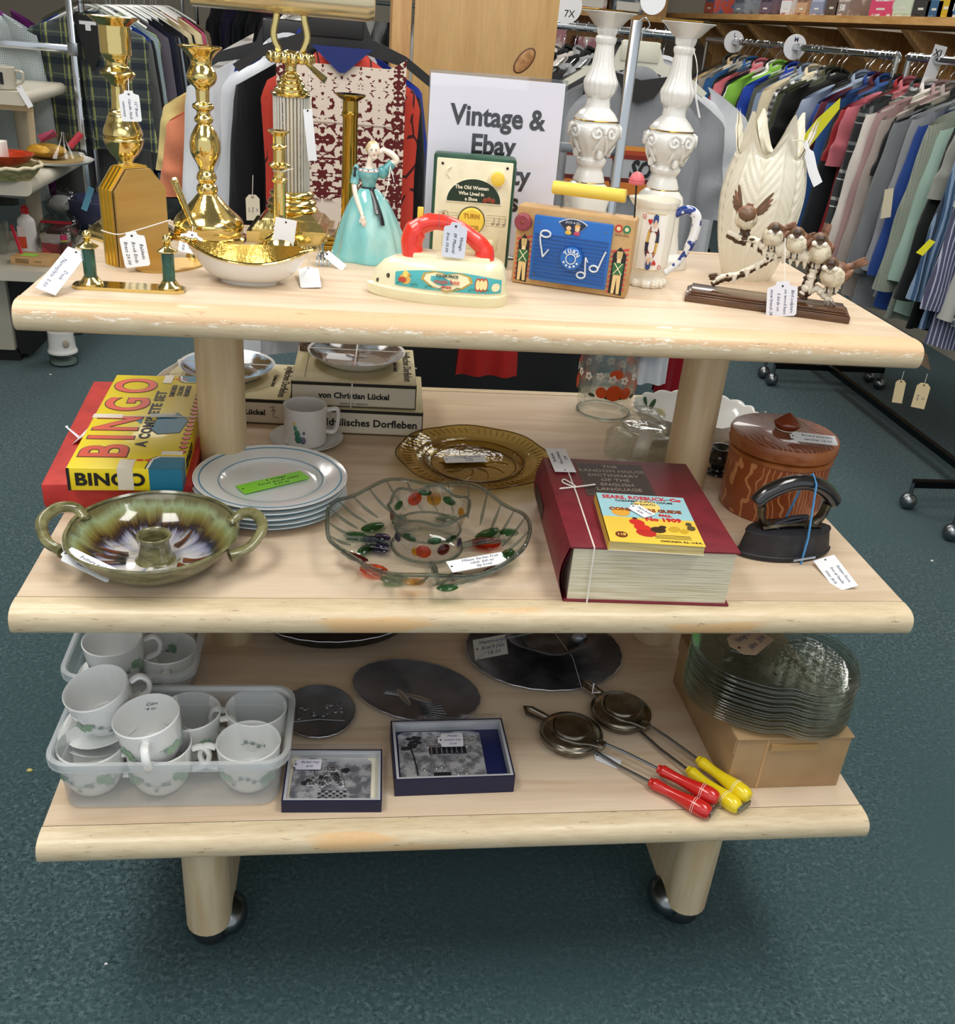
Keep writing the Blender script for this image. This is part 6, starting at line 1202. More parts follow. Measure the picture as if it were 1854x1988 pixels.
# --- snack plates
GS = glass('#fafbfa', .4, '#ccd2cc', .06, bump=.25, bs=75, gl=.55); GSR = glass('#eef1ec', .5, '#9aa29a', .03, gl=.9)
def kid(t, s=1):
    a = 2*pi*t; r = 1-.10*math.exp(-((a-5.0)/.16)**2)-.035*cos(4*a); return (.132*s*r*cos(a), .104*s*r*sin(a))
proto = None; CP = Vector((.470, -.352, Z3+.1035)); NP = 17; ST = .0052
for i in range(NP):
    if proto is None:
        proto = thing('snack_plate', '', 'plate', CP, 0, 'stack of clear glass snack plates'); k = K(); n = 96
        lv = [(.86, .001), (.90, .0015), (.95, .006), (1.0, .0105), (1.005, .0100), (.955, .004), (.90, 0)]
        vs = sum([[(*kid(j/n, s), z) for j in range(n)] for s, z in lv], []); L = len(lv)
        k.add(GS, vs, [(a*n+j, a*n+(j+1) % n, (a+1)*n+(j+1) % n, (a+1)*n+j) for a in range(L-1) for j in range(n)]+[tuple(range(n))]); k.obj('plate_body', proto)
        k = K(); k.tube(GSR, [(*kid(j/n), .0105) for j in range(n)], .0014, 6, closed=True); k.obj('rim', proto)
        c = proto
    else: c = dup(proto)
    c.location = CP+Vector((.0015*sin(i*1.9), .0015*cos(i*2.3), ST*i)); c.rotation_euler = (0, 0, -.42+.015*sin(i*3.1))
    c['label'] = 'uppermost clear glass snack plate with embossed grapes and a brown tag' if i == NP-1 else 'clear glass snack plate lying below the uppermost one on the cardboard box'
k = K(); rs = random.Random(9)
for i in range(120):
    a = rs.uniform(0, 2*pi); r = sqrt(rs.uniform(0, .7)); k.ball(GSR, (.125*r*cos(a), .095*r*sin(a), .0022), (rs.uniform(.003, .008), rs.uniform(.002, .004), .0014), 6, rz=rs.uniform(0, 3))
k.tube(GSR, bez([(.05, -.02, .003), (.02, .01, .004), (.03, .045, .004), (.065, .045, .004), (.08, .02, .003), (.06, .0, .003)], 4), .0028, 6); k.tube(GSR, [(.075+.028*cos(t), -.025+.028*sin(t), .003) for t in [2*pi*i/24 for i in range(24)]], .0024, 6, closed=True)
k.tube(GSR, [(-.05+.040*cos(t), .02+.036*sin(t), .003) for t in [2*pi*i/24 for i in range(24)]], .002, 6, closed=True)
k.obj('embossed_grapes', c)
zt = ST*NP+.110; ptag(c, on(1430, 1262, Z3+zt), on(1476, 1226, Z3+zt), .052, ['Vintage snack', 'plates   24.00'], kind='clip', mat=M('#c3a68a', .7), up=(0, -.1, 1))
# ================================================================== BACKGROUND
def cloth(base, lines=(), c2=None, rough=.85):
    key = ('cloth', base, tuple(lines), c2)
    if key in _MC: return _MC[key]
    m, nt, p, o = newmat('cloth'); tc = N(nt, 'ShaderNodeTexCoord'); sp = N(nt, 'ShaderNodeSeparateXYZ'); nt.links.new(tc.outputs['Object'], sp.inputs[0])
    n1 = noise(nt, coords(nt, (1, 1, .3)), 9, 3); x = mixc(nt, ramp(nt, n1, .3, .75), base, c2 or base)
    for ax, fr, du, col, al, off in lines:
        a = N(nt, 'ShaderNodeMath', operation='MULTIPLY_ADD'); nt.links.new(sp.outputs[ax], a.inputs[0]); a.inputs[1].default_value = fr; a.inputs[2].default_value = off+50
        b = N(nt, 'ShaderNodeMath', operation='FRACT'); nt.links.new(a.outputs[0], b.inputs[0])
        c = N(nt, 'ShaderNodeMath', operation='LESS_THAN'); nt.links.new(b.outputs[0], c.inputs[0]); c.inputs[1].default_value = du
        d = N(nt, 'ShaderNodeMath', operation='MULTIPLY'); nt.links.new(c.outputs[0], d.inputs[0]); d.inputs[1].default_value = al
        x = mixc(nt, d.outputs[0], x, col)
    bp = N(nt, 'ShaderNodeBump'); bp.inputs['Strength'].default_value = .55; bp.inputs['Distance'].default_value = .02; nt.links.new(noise(nt, coords(nt, (1, 1, .22)), 13, 3, .55, .6), bp.inputs['Height']); nt.links.new(bp.outputs[0], p.inputs['Normal'])
    nt.links.new(x, p.inputs['Base Color']); p.inputs['Roughness'].default_value = rough; p.inputs['Specular IOR Level'].default_value = .2; p.inputs['Sheen Weight'].default_value = .1
    _MC[key] = m; return m
def shirt_meshes(L, sl, seed, hw=.215):
    rs = random.Random(seed); ph = rs.uniform(0, 6)
    tab = [(0, .055, .045), (.04, .075, .045), (.10, .62*hw, .042), (.16, .93*hw, .036), (.22, hw, .038), (.34, hw*.96, .040), (.6, hw*.98, .036), (1, hw*1.06, .034)]
    zs = [0, -.018, -.045, -.075, -.11, -.25, -.45, -1]
    def prof_(v):
        z = -L*v
        for i in range(7):
            if zs[i] >= z >= (zs[i+1] if i < 6 else -9): 
                z1 = zs[i+1] if i < 6 else -L; t = (zs[i]-z)/max(1e-6, zs[i]-z1); return tuple(tab[i][j]*(1-t)+tab[i+1][j]*t for j in (1, 2))+(z,)
        return tab[-1][1], tab[-1][2], z
    def f(u, v):
        v = v**1.6; w, t, z = prof_(v); a = 2*pi*u; fo = min(1, v*2)
        x = w*abs(cos(a))**.75*(1 if cos(a) > 0 else -1); y = t*sin(a)*(1+.0)+.016*fo*sin(x*38+ph+v*2)+.007*fo*sin(x*90+ph*2)
        return (x, y, z+.006*sin(x*20+ph)*(v > .95))
    k = K(); k.grid(BLACK, f, 48, 26, cu=True); body = k.mesh('shirt_body', 60)
    Ls = {'short': .24, 'long': .56, 'none': 0}[sl]; sm = []
    for s in (-1, 1):
        if not Ls: continue
        def g(u, v, s=s):
            a = 2*pi*u; z = -.07-Ls*v; cx = hw*.86+.05*v**.7+.012*v; w = .060-.018*v; t = .040-.012*v
            if v < .12: z = -.055-Ls*v
            return (s*(cx+w*cos(a)+(.0)), t*sin(a)+.007*sin(v*14+ph+a*2)*min(1, v*4)+.004, z-.035*cos(a)*(1-v)-.01*sin(v*9+ph))
        k = K(); k.grid(BLACK, g, 18, 14, cu=True); b0 = [g(i/18, 1) for i in range(18)]; sm.append(k.mesh('shirt_sleeve', 60))
    k = K(); k.lathe(BLACK, [(.058, -.006), (.064, .006), (.060, .022), (.052, .030), (.050, .020)], 24, mod=lambda a, z, r: (r*cos(a), r*sin(a)*.8, z-.010*cos(a*2)+(.012 if sin(a) > 0 else -.012)), cap=False); col = k.mesh('shirt_collar', 60)
    return body, sm, col
VAR = {(sl, i): shirt_meshes(L, sl, 11*i+len(sl)) for sl, L in (('short', .66), ('long', .74), ('none', .60)) for i in range(2)}
def part(name, me, par, m):
    o = bpy.data.objects.new(name, me); COL.objects.link(o); o.parent = par
    if m is not None:
        for s in o.material_slots: s.link = 'OBJECT'; s.material = m
    return o
def garment(name, P, yaw, kind, m, label, cat, group, var=0, sc=1, collar=True):
    c = thing(name, label, cat, P, yaw, group); b, sm, co = VAR[(kind, var % 2)]; c.scale = (sc, 1, sc)
    part('torso', b, c, m)
    for s in sm: part('sleeve', s, c, m)
    if collar: part('collar', co, c, m)
    return c
# hanger prototype
k = K(); k.tube(CHROME, bez([(0, 0, .015), (.0, 0, .055), (.016, 0, .082), (.022, 0, .106), (.002, 0, .124), (-.018, 0, .112), (-.020, 0, .102)], 5), .0018, 6); HOOK = k.mesh('hook')
k = K(); CLP = glass('#d9dcd6', .4, '#8d918c', .08, gl=.7); k.tube(CLP, bez([(-.17, 0, -.062), (-.12, 0, -.034), (-.04, 0, .006), (0, 0, .016), (.04, 0, .006), (.12, 0, -.034), (.17, 0, -.062)], 4), .0065, 6); k.tube(CLP, [(-.06, 0, -.002), (-.035, 0, -.024), (.035, 0, -.024), (.06, 0, -.002)], .004, 6); HBAR = k.mesh('shoulder_bar')
def hanger(P, yaw, label, group, col=None):
    c = thing('clothes_hanger', label, 'hanger', P, yaw, group); part('hook', HOOK, c, None); part('shoulder_bar', HBAR, c, col)
# ---------- right hand racks
RX = 2.03; RZ = 1.41
def rack(name, x, y0, y1, label, w=.54, z=RZ, m=None, nearpost=True):
    m = m or CHROME; c = thing(name, label, 'clothes rack', (x, y0, 0)); L = y1-y0
    k = K(); k.tube(m, [(0, 0, z), (0, L, z)], .016, 14); k.obj('rail', c)
    for y in (0, L):
        k = K(); k.tube(m, [(0, y, .10), (0, y, z)], .013, 10); k.obj('upright', c)
        k = K(); k.box(DARKMETAL, -w/2, w/2, y-.012, y+.012, .085, .11); k.obj('foot_bar', c)
        for s in (-1, 1): k = K(); k.ball(DARKMETAL if name == 'x' else STEEL, (s*w/2, y, .030), .030, 16); k.tube(STEEL, [(s*w/2, y, .055), (s*w/2, y, .10)], .008, 8); k.obj('ball_caster', c)
    k = K(); k.box(DARKMETAL, -.012, .012, 0, L, .085, .11); k.obj('base_rail', c); return c
rack('clothes_rack', RX, 2.66, 5.1, 'long chrome clothes rack at the right, farther one with a size disc pair'); rack('clothes_rack', RX, 1.30, 2.56, 'chrome clothes rack at the right holding long sleeved shirts'); rack('clothes_rack', 2.06, .0, 1.07, 'clothes rack at the right frame edge with green and white tops')
S = [  # near to far: (colour, pattern, kind, description)
 ('#43484c', 'plaidbw', 'short', 'black and white window-check short sleeved shirt'), ('#b9b9b4', '', 'short', 'light grey short sleeved shirt with open collar'), ('#52546e', 'pin', 'long', 'purple blue pinstripe shirt'), ('#3d5878', 'stripe', 'long', 'blue and navy striped long sleeved shirt'),
 ('#8e9088', '', 'short', 'warm grey shirt'), ('#1b1f20', '', 'long', 'near black shirt'), ('#9db8ac', '', 'long', 'pale mint green shirt'), ('#9aa193', 'fine', 'long', 'grey green fine check shirt'), ('#27458a', '', 'long', 'royal blue satin shirt'), ('#8d9095', '', 'long', 'silver grey shiny shirt'),
 ('#777b7f', '', 'long', 'slate grey shirt'), ('#17181a', '', 'short', 'black shirt between grey ones'), ('#a59a94', '', 'long', 'taupe knitted shirt'), ('#a88a8a', '', 'long', 'dusty mauve shirt'), ('#ded6cf', '', 'long', 'cream white shirt'), ('#3a3e40', 'plaidg', 'long', 'charcoal plaid flannel shirt'),
 ('#b86570', '', 'short', 'rose pink short sleeved shirt'), ('#8c1f26', '', 'short', 'dark red shirt'), ('#24272b', '', 'long', 'charcoal shirt beside the yellow card'), ('#2c4f86', '', 'long', 'denim blue shirt'), ('#4d1a2a', '', 'short', 'maroon shirt'), ('#1f3a7c', '', 'short', 'deep blue shirt'),
 ('#8d9ab0', '', 'short', 'pale blue grey shirt'), ('#2a2d2c', '', 'short', 'dark grey shirt'), ('#161616', '', 'short', 'plain black tee'), ('#3f4430', '', 'long', 'olive shirt'), ('#e4e4e0', 'gingham', 'short', 'black and white gingham shirt'), ('#d9ccae', '', 'long', 'cream beige shirt'),
 ('#7f8fa6', '', 'long', 'steel blue shirt'), ('#55584f', '', 'long', 'grey brown shirt'), ('#1f3f9c', '', 'short', 'bright royal blue tee'), ('#10131a', '', 'short', 'navy black tee'), ('#7fb444', '', 'short', 'lime green tee'), ('#eceae6', '', 'short', 'white tee'), ('#141414', '', 'short', 'black tee at the far part'), ('#c96a74', '', 'short', 'pink tee at the far part'), ('#1b1b1b', '', 'short', 'black far shirt'), ('#2f5a8c', '', 'long', 'mid blue far shirt'), ('#8f8a80', '', 'short', 'stone coloured far shirt'), ('#242c3c', '', 'short', 'ink blue far shirt'), ('#b9a27c', '', 'long', 'tan far shirt'), ('#30302f', '', 'short', 'soot grey far shirt')]
PAT = {'': (), 'plaidbw': ((0, 42, .14, '#e6e6e6', .9, 0), (2, 42, .14, '#e6e6e6', .9, 0), (0, 42, .4, '#8e9296', .5, .3), (2, 42, .4, '#8e9296', .5, .3)), 'pin': ((0, 90, .28, '#c6c8dc', .8, 0),), 'stripe': ((0, 62, .45, '#8fa6c4', .8, 0), (0, 31, .2, '#1b2436', .9, .4)),
 'fine': ((0, 150, .4, '#7a8278', .6, 0), (2, 150, .4, '#7a8278', .6, 0)), 'plaidg': ((2, 9, .12, '#c9cccc', .6, 0), (2, 9, .05, '#e9ecec', .7, .25), (0, 9, .12, '#9aa0a0', .5, 0), (0, 9, .3, '#17191a', .6, .4)), 'gingham': ((0, 34, .5, '#1b1b1f', .75, 0), (2, 34, .5, '#1b1b1f', .75, 0)), 'plaid': ((0, 14, .10, '#a8b06a', .85, 0), (0, 14, .06, '#a8b06a', .85, .22), (2, 11, .08, '#7c8a70', .55, 0), (2, 11, .34, '#10243a', .55, .5), (0, 7, .24, '#0c1a24', .6, .3))}
rs = random.Random(4); y = 1.36
gr = 'shirts on the right hand racks'
for i, (colr, pat, kind, desc) in enumerate(S):
    x = RX+rs.uniform(-.015, .015)+(0 if i > 3 else -.02); yaw = rs.uniform(-.10, .10)-.10
    garment('hanging_shirt', (x, y, 1.295), yaw, kind, cloth(colr, PAT[pat]), desc+' hanging on the right hand rack', 'shirt', gr, i, 1.0+rs.uniform(-.04, .05))
    hanger((x, y, RZ-.106), yaw, 'clear plastic hanger carrying the '+desc.replace(' at the far part', '').replace(' beside the yellow card', '')[:60], 'hangers on the right hand racks')
    y += .068 if i < 24 else .085
    if i == 23: y += .13
for i, (y, cl, ds, kd) in enumerate(((.98, '#2fb457', 'bright green tee at the right frame edge', 'short'), (.90, '#e4e6e6', 'white and grey top at the right frame edge', 'short'), (.82, '#58b84a', 'leaf green tee nearest at the right frame edge', 'short'))):
    garment('hanging_shirt', (2.075, y, 1.295), -.05, kd, cloth(cl, ((2, 16, .3, '#8a8f98', .5, 0),) if i == 1 else ()), ds, 'shirt', gr, i, 1.05)
CARDW = M('#eceef2', .4)
def sizedisc(u, v, yy, label):
    P = ony(u, v, yy); P = Vector((RX, P.y, RZ))
    for _ in range(1): pass
    return P
for i, (yy, lb) in enumerate(((4.62, 'round white size divider disc, left of two on the far right rail'), (3.72, 'round white size divider disc, right of two on the far right rail'))):
    k = K(); k.lathe(CARDW, [(.020, -.001), (.060, -.001), (.060, .001), (.020, .001)], 32, TR(0, 0, 0, pi/2)); k.text(INK, 'M' if i else 'L', .03, TR(-.0, -.0014, .034, pi/2), ext=.0001, bold=.0006)
    o = k.obj('size_divider', loc=(RX, yy, RZ-.0)); o['label'] = lb; o['category'] = 'size divider'; o['group'] = 'size dividers'
P = Vector((RX, 2.36, RZ)); k = K(); k.box(CARDW, -.026, .026, -.001, .001, -.17, .050, .0); k.text(BLACK, 'XL', .034, TR(0, -.0016, .022, pi/2), ext=.0002, bold=.0004); o = k.obj('size_divider', loc=P, rot=(0, .12, 0)); o['label'] = 'tall white XL size divider on the right rail'; o['category'] = 'size divider'; o['group'] = 'size dividers'
for i, (u, v, yy, w, h, cl, lb, rz) in enumerate(((1585, 245, 2.30, .10, .24, '#f4ee1e', 'long bright yellow card sticking out beside the ivory vase', .25), (1797, 480, 1.52, .035, .055, '#efe61c', 'small yellow card on a checked shirt at the right', .3), (1722, 395, 1.9, .05, .10, '#ddd2b4', 'manila tag hanging from a shirt cuff at the right', -.3))):
    P = ony(u, v, yy); k = K(TR(rx=pi/2, rz=-.5) if 0 else TR(0, 0, 0, pi/2, 0, 0)); k.prism(M(cl, .5), [(-w/2, -h/2), (0, -h/2), (w/2, h*.35), (w*.35, h/2), (-w*.1, h*.1)] if i == 0 else [(-w/2, -h/2), (w*.2, -h/2), (w/2, h/2), (-w*.1, h/2)], 0, .0008); o = k.obj('hanging_card', loc=P, rot=(0, rz, -.4)); o['label'] = lb; o['category'] = 'card'
for i, (u0, v0, u1, v1, w, yy, lb) in enumerate(((1750, 738, 1741, 782, .030, 1.18, 'narrower manila tag hanging below the right end of the top shelf'), (1795, 744, 1781, 792, .040, 1.15, 'wider manila tag hanging below the right end of the top shelf'))):
    A = ony(u0, v0, yy); B = ony(u1, v1, yy); c = thing('manila_tag', lb, 'tag', A); ptag(c, A, B, w, ['12', '4.00'] if i else [], kind='clip', mat=M('#d9c49a', .7)); k = K(); k.tube(STRING, [A, A+Vector((0, 0, .03))], .0008, 5); k.obj('string', c, world=True)
P = ony(1770, 700, 1.17); k = K(TR(0, 0, 0, 0, 0, 0)); k.grid(cloth('#7d6a55'), lambda u, v: (.10*(u-.5)*(1+.5*v), .012*sin(u*9), -.05*v+.02*sin(pi*u)), 12, 4); k.grid(cloth('#7d6a55'), lambda u, v: (.10*(u-.5)*(1+.5*v), .012*sin(u*9)+.01, -.05*v+.02*sin(pi*u)), 12, 4)
o = k.obj('brown_sleeve_cuff', loc=P+Vector((0, 0, .02))); o['label'] = 'brown cloth hem hanging above the two manila tags'; o['category'] = 'garment'
# ---------- wooden wall shelf with puzzles
PINE = wood('#d6a868', '#b98648', (8, 1.2, 8), .55, .05); PINE2 = wood('#d6ab72', '#bb8850', (14, 14, 1.4), .5, .05)
c = thing('wall_shelf', 'rough pine wall shelf on triangular brackets above the right racks', 'shelf', (2.45, 2.6, .0)); k = K(); k.box(PINE, 0, .50, 0, 5.0, 1.550, 1.585); k.obj('shelf_board', c)
k = K(); k.box(PINE, .42, .50, 0, 5.0, .75, 1.53); k.obj('back_boards', c)
for i in range(7):
    y = .15+.72*i; k = K(); k.add(PINE2, [(.02, y, 1.53), (.42, y, 1.53), (.42, y, 1.2), (.02, y+.06, 1.53), (.42, y+.06, 1.53), (.42, y+.06, 1.2)], [(0, 1, 2), (3, 5, 4), (0, 3, 4, 1), (1, 4, 5, 2), (2, 5, 3, 0)]); k.box(PINE2, .30, .42, y-.02, y+.10, .78, 1.53); k.obj('bracket', c)
PZ = [('#e9e2d8', '#3f6f9a', 'pale puzzle box reading 1000', '1000', 3.06, .05), ('#d9b83a', '#c8a42a', 'yellow puzzle box', '', 3.16, .04), ('#4f7fa0', '#3a5f80', 'blue grey puzzle box', '', 3.26, .04), ('#242424', '#3a3a3a', 'black puzzle box with a lime card', '', 3.38, .05), ('#dfe6d2', '#c8d4bc', 'pale green game box', '', 3.56, .06), ('#e6e6ea', '#d94a70', 'white and pink craft box', '', 3.78, .09), ('#cfc6bc', '#8f7f78', 'beige puzzle box with number 500', '500', 4.22, .05), ('#3a3634', '#5a4a42', 'brown puzzle box', '', 4.36, .05), ('#b8bcd0', '#8a90a8', 'lilac puzzle box', '', 4.56, .06), ('#7a5a46', '#c09a7a', 'tan pictured puzzle box', '', 4.78, .05), ('#b86a78', '#d9d9d9', 'rose puzzle box', '', 5.02, .05), ('#3a3a44', '#6a5a6a', 'dark pictured puzzle box', '', 5.36, .07), ('#4a5460', '#76808c', 'slate pictured puzzle box', '', 5.86, .07), ('#35608a', '#b04a3a', 'blue puzzle box with bright figures at the far end', '', 6.5, .08)]
for i, (a, b, lb, tx, y, hw) in enumerate(PZ):
    c = thing('puzzle_box', lb+' standing on the pine wall shelf', 'box', (2.47, y, 1.5852), 0, 'puzzles on the pine wall shelf'); k = K(); h = .20+.02*sin(i*2); k.box(M(a, .4, 0, b, 14, .45, .55), 0, .28, -hw-.03, hw+.03, 0, h, .002); k.obj('box_body', c)
    k = K(); k.box(M(b, .4), -.001, .0, -hw-.028, hw+.028, .012, h*.36)
    if tx: k.text(M('#f2f2ee', .5), tx, .045, TR(-.0015, 0, h*.2, pi/2, 0, -pi/2), ext=.0003, bold=.001)
    else: k.box(M('#d9d6cc', .5), -.0016, -.0005, -hw*.5, hw*.5, h*.15, h*.2)
    k.obj('printed_band', c)
# ---------- left rack
rack('clothes_rack', -1.335, 3.22, 5.9, 'chrome clothes rack at the left, end facing the display stand')
LG = [('#5d605e', '', 'long', 'heather grey top'), ('#1c3a86', '', 'long', 'royal blue top'), ('#17181c', '', 'long', 'black top'), ('#9fb8c8', 'fine', 'long', 'pale floral top'), ('#7f9c5a', 'fine', 'none', 'light green leafy top'), ('#5a5560', '', 'long', 'grey violet top'), ('#4a1620', '', 'long', 'maroon top'), ('#14182c', '', 'long', 'navy top'), ('#d9dad8', '', 'long', 'white top'), ('#101114', '', 'long', 'black long top'), ('#8a9aa8', '', 'long', 'blue grey top'), ('#121316', '', 'long', 'jet black top'), ('#15171e', '', 'long', 'blue black top'), ('#b9b4ac', '', 'long', 'stone top'), ('#c8ba96', '', 'short', 'sand coloured top'), ('#cdd47c', '', 'short', 'lime yellow top'), ('#1a1a1c', '', 'long', 'black cardigan'), ('#c86a4c', 'fine', 'short', 'coral patterned top'), ('#dccca0', '', 'short', 'straw coloured top'), ('#8c1c28', '', 'long', 'crimson top'), ('#c05878', '', 'short', 'pink top'), ('#c3cdc2', '', 'long', 'pale sage top'), ('#18191c', '', 'short', 'black far top'), ('#c9c4a4', '', 'short', 'khaki far top'), ('#7f6a58', '', 'long', 'brown far top')]
y = 3.30
for i, (colr, pat, kind, desc) in enumerate(LG):
    x = -1.335+rs.uniform(-.015, .015); yaw = rs.uniform(-.08, .08)+.06
    garment('hanging_shirt', (x, y, 1.295), yaw, kind, cloth(colr, PAT[pat]), desc+' hanging on the left rack', 'shirt', 'tops on the left rack', i, 1.03+rs.uniform(-.03, .04), collar=False)
    hanger((x, y, RZ-.106), yaw, 'pale plastic hanger carrying the '+desc, 'hangers on the left rack', M('#e2e4e2', .3)); y += .080
vm = cloth('#4a5152', PAT['plaid']); c = garment('plaid_vest', (ony(166, 26, 3.08).x, 3.08, ony(166, 26, 3.08).z), .02, 'none', vm, 'dark plaid sleeveless vest with yellow green stripes facing front at the left', 'vest', None, 1, .98, False); c.scale = (1.12, 1, .86)
k = K(); k.prism(M('#141517', .7), [(-.055, .0), (-.020, -.19), (.0, -.24), (.02, -.19), (.055, .0)][::-1], -.0, .003, TR(.02, -.062, -.005, pi/2)); k.box(PAPER, -.012, .046, -.068, -.066, -.045, -.03); k.box(PAPER, .008, .026, -.068, -.066, -.07, -.045); k.obj('neck_opening', c)
k = K(); k.tube(vm, [(-.02, -.064, -.2), (.0, -.066, -.6)], .012, 8, flat=.4); 
for i in range(4): k.ball(CHROME, (.004, -.074, -.28-.09*i), .007, 8)
k.obj('zip_placket', c); hanger((ony(166, 26, 3.08).x, 3.08, 1.32), .02, 'clear hanger carrying the plaid vest', None)
c = thing('garment_stand', 'square chrome garment stand arm crossing in front of the plaid vest', 'clothes rack', (ony(148, 140, 2.97).x, 2.97, 0)); k = K(); k.box(CHROME, -.012, .012, -.012, .012, .0, 1.42, .001); k.obj('upright', c)
k = K(); k.box(CHROME, -.55, -.012, -.010, .010, 1.150, 1.178, .001); k.obj('cross_arm', c); k = K(); k.box(STEEL, -.02, .02, -.02, .02, 1.14, 1.188, .003); k.obj('joint', c)
for i, (x, yy, cl, lb, kd) in enumerate(((-1.72, 3.02, '#c3cfd6', 'pale speckled blue dress at the far left', 'long'), (-1.73, 3.15, '#5a1a5c', 'purple dress at the far left', 'long'), (-2.12, 2.98, '#e0dccd', 'cream blouse at the far left edge', 'short'), (-2.1, 3.1, '#3f4042', 'dark grey jacket at the far left edge', 'long'), (-1.95, 3.25, '#2a2320', 'black patterned dress at the far left', 'long'))): garment('hanging_dress', (x, yy, 1.30), .05, kd, cloth(cl, PAT['fine'] if i in (0, 4) else ()), lb, 'dress', 'garments behind the left shelf unit', i, 1.0 if i < 2 else 1.1)
# far dark garments at the back
for i, cl in enumerate(('#15161c', '#1a1430', '#10151c', '#0e1116', '#2a1a30', '#141a22', '#8f7f66', '#10120f', '#b4a878', '#c4bc94', '#1c1d1a', '#8c8e8a', '#a6a8a4', '#77797a', '#1b1c20', '#40342c', '#c0c2c0', '#2a2c30')):
    garment('hanging_dress', (-1.15+.088*i, 6.3+.02*(i % 3), 1.33), pi/2-.25, 'none', cloth(cl), ['black', 'dark violet', 'midnight', 'jet', 'plum', 'ink blue', 'camel', 'dark green black', 'khaki', 'beige', 'olive black', 'grey', 'silver grey', 'mid grey', 'charcoal', 'brown', 'off white', 'graphite'][i]+' long garment on the rail at the back of the shop', 'dress', 'long garments at the back', i, 1.05, False).scale = (1, 1, 1.25)
c = thing('back_rail', 'chrome rail carrying the long garments at the back', 'clothes rack', (-1.3, 6.31, 0)); k = K(); k.tube(CHROME, [(0, 0, 1.45), (1.75, 0, 1.45)], .014, 10); k.obj('rail', c)
for x in (0, 1.75): K().tube(CHROME, [(x, 0, 0), (x, 0, 1.45)], .014, 10).obj('upright', c)
# ---------- centre garments
BH = M('#202022', .45)
def big_hanger(P, w, label, m=BH, yaw=0):
    c = thing('clothes_hanger', label, 'hanger', P, yaw, 'wide moulded hangers on the centre rack')
    k = K(); poly = [(-.050, .052), (.050, .052), (.062, .030), (.075, .0), (w*.35, -.028), (w*.5, -.070), (w*.5-.012, -.084), (w*.35, -.050), (.060, -.030), (.012, -.022), (.008, -.034), (-.008, -.034), (-.012, -.022), (-.060, -.030), (-w*.35, -.050), (-w*.5+.012, -.084), (-w*.5, -.070), (-w*.35, -.028), (-.075, .0), (-.062, .030)]
    k.prism(m, poly[::-1], -.005, .005, TR(rx=pi/2)); k.obj('moulded_shoulders', c); k = K(); k.box(m, -.058, .058, -.009, .009, -.004, .050, .004); k.obj('centre_plate', c)
    k = K(); k.tube(CHROME, bez([(0, 0, .045), (0, 0, .075), (.018, 0, .092), (.0, 0, .112), (-.02, 0, .098)], 4), .002, 6); k.obj('hook', c); return c
def embroidery():
    m, nt, p, o = newmat('embroidered_cloth'); tc = N(nt, 'ShaderNodeTexCoord'); sp = N(nt, 'ShaderNodeSeparateXYZ'); nt.links.new(tc.outputs['Object'], sp.inputs[0])
    def mm(op, a, b=None, c=None):
        n = N(nt, 'ShaderNodeMath', operation=op)
        for i, x in enumerate((a, b, c)):
            if x is None: continue
            if isinstance(x, (int, float)): n.inputs[i].default_value = x
            else: nt.links.new(x, n.inputs[i])
        return n.outputs[0]
    fx = mm('ABSOLUTE', mm('SUBTRACT', mm('FRACT', mm('MULTIPLY_ADD', sp.outputs[0], 10, 50.5)), .5)); fz = mm('ABSOLUTE', mm('SUBTRACT', mm('FRACT', mm('MULTIPLY_ADD', sp.outputs[2], 14, 50)), .5))
    cb = N(nt, 'ShaderNodeCombineXYZ'); nt.links.new(fx, cb.inputs[0]); nt.links.new(fz, cb.inputs[1]); nt.links.new(mm('MULTIPLY', sp.outputs[2], .8), cb.inputs[2])
    n1 = noise(nt, cb.outputs[0], 7, 2, .4, .5); dens = mm('ADD', ramp(nt, sp.outputs[2], -.13, -.16), 0); lowc = ramp(nt, sp.outputs[2], -.31, -.30)
    th = mm('MULTIPLY_ADD', mm('MULTIPLY', dens, 1.0), -.10, .60); f = mm('MULTIPLY', mm('GREATER_THAN', n1, th), lowc)
    ax = mm('ABSOLUTE', sp.outputs[0]); bord = mm('GREATER_THAN', mm('ADD', ax, mm('MULTIPLY', mm('ABSOLUTE', mm('SUBTRACT', mm('FRACT', mm('MULTIPLY', sp.outputs[2], 30)), .5)), .02)), .140)
    bars = mm('MULTIPLY', mm('LESS_THAN', mm('FRACT', mm('MULTIPLY_ADD', sp.outputs[2], 14, 50.06)), .06), mm('MULTIPLY', dens, lowc)); f = mm('MAXIMUM', f, bars); f = mm('MAXIMUM', f, mm('MULTIPLY', bord, mm('GREATER_THAN', n1, .47)))
    nt.links.new(mixc(nt, f, '#e3d4c6', '#5c1418'), p.inputs['Base Color']); p.inputs['Roughness'].default_value = .85; return m
def redcloth():
    m, nt, p, o = newmat('red_printed_cloth'); v = coords(nt, (1, .2, 1)); vo = N(nt, 'ShaderNodeTexVoronoi'); vo.feature = 'DISTANCE_TO_EDGE'; nt.links.new(v, vo.inputs['Vector']); vo.inputs['Scale'].default_value = 13
    f = ramp(nt, vo.outputs['Distance'], .035, .028); g = noise(nt, v, 16, 2); h = N(nt, 'ShaderNodeMath', operation='MULTIPLY'); nt.links.new(f, h.inputs[0]); nt.links.new(ramp(nt, g, .48, .50), h.inputs[1])
    nt.links.new(mixc(nt, h.outputs[0], '#c33a2a', '#3a1014'), p.inputs['Base Color']); p.inputs['Roughness'].default_value = .8; return m
yD = .78; Pd = ony(664, 92, yD); c = garment('hanging_dress', Pd, .02, 'none', redcloth(), 'red and cream embroidered sleeveless dress facing front on the centre rack', 'dress', None, 0, .80, False); c.scale = (.80, .8, 1.02)
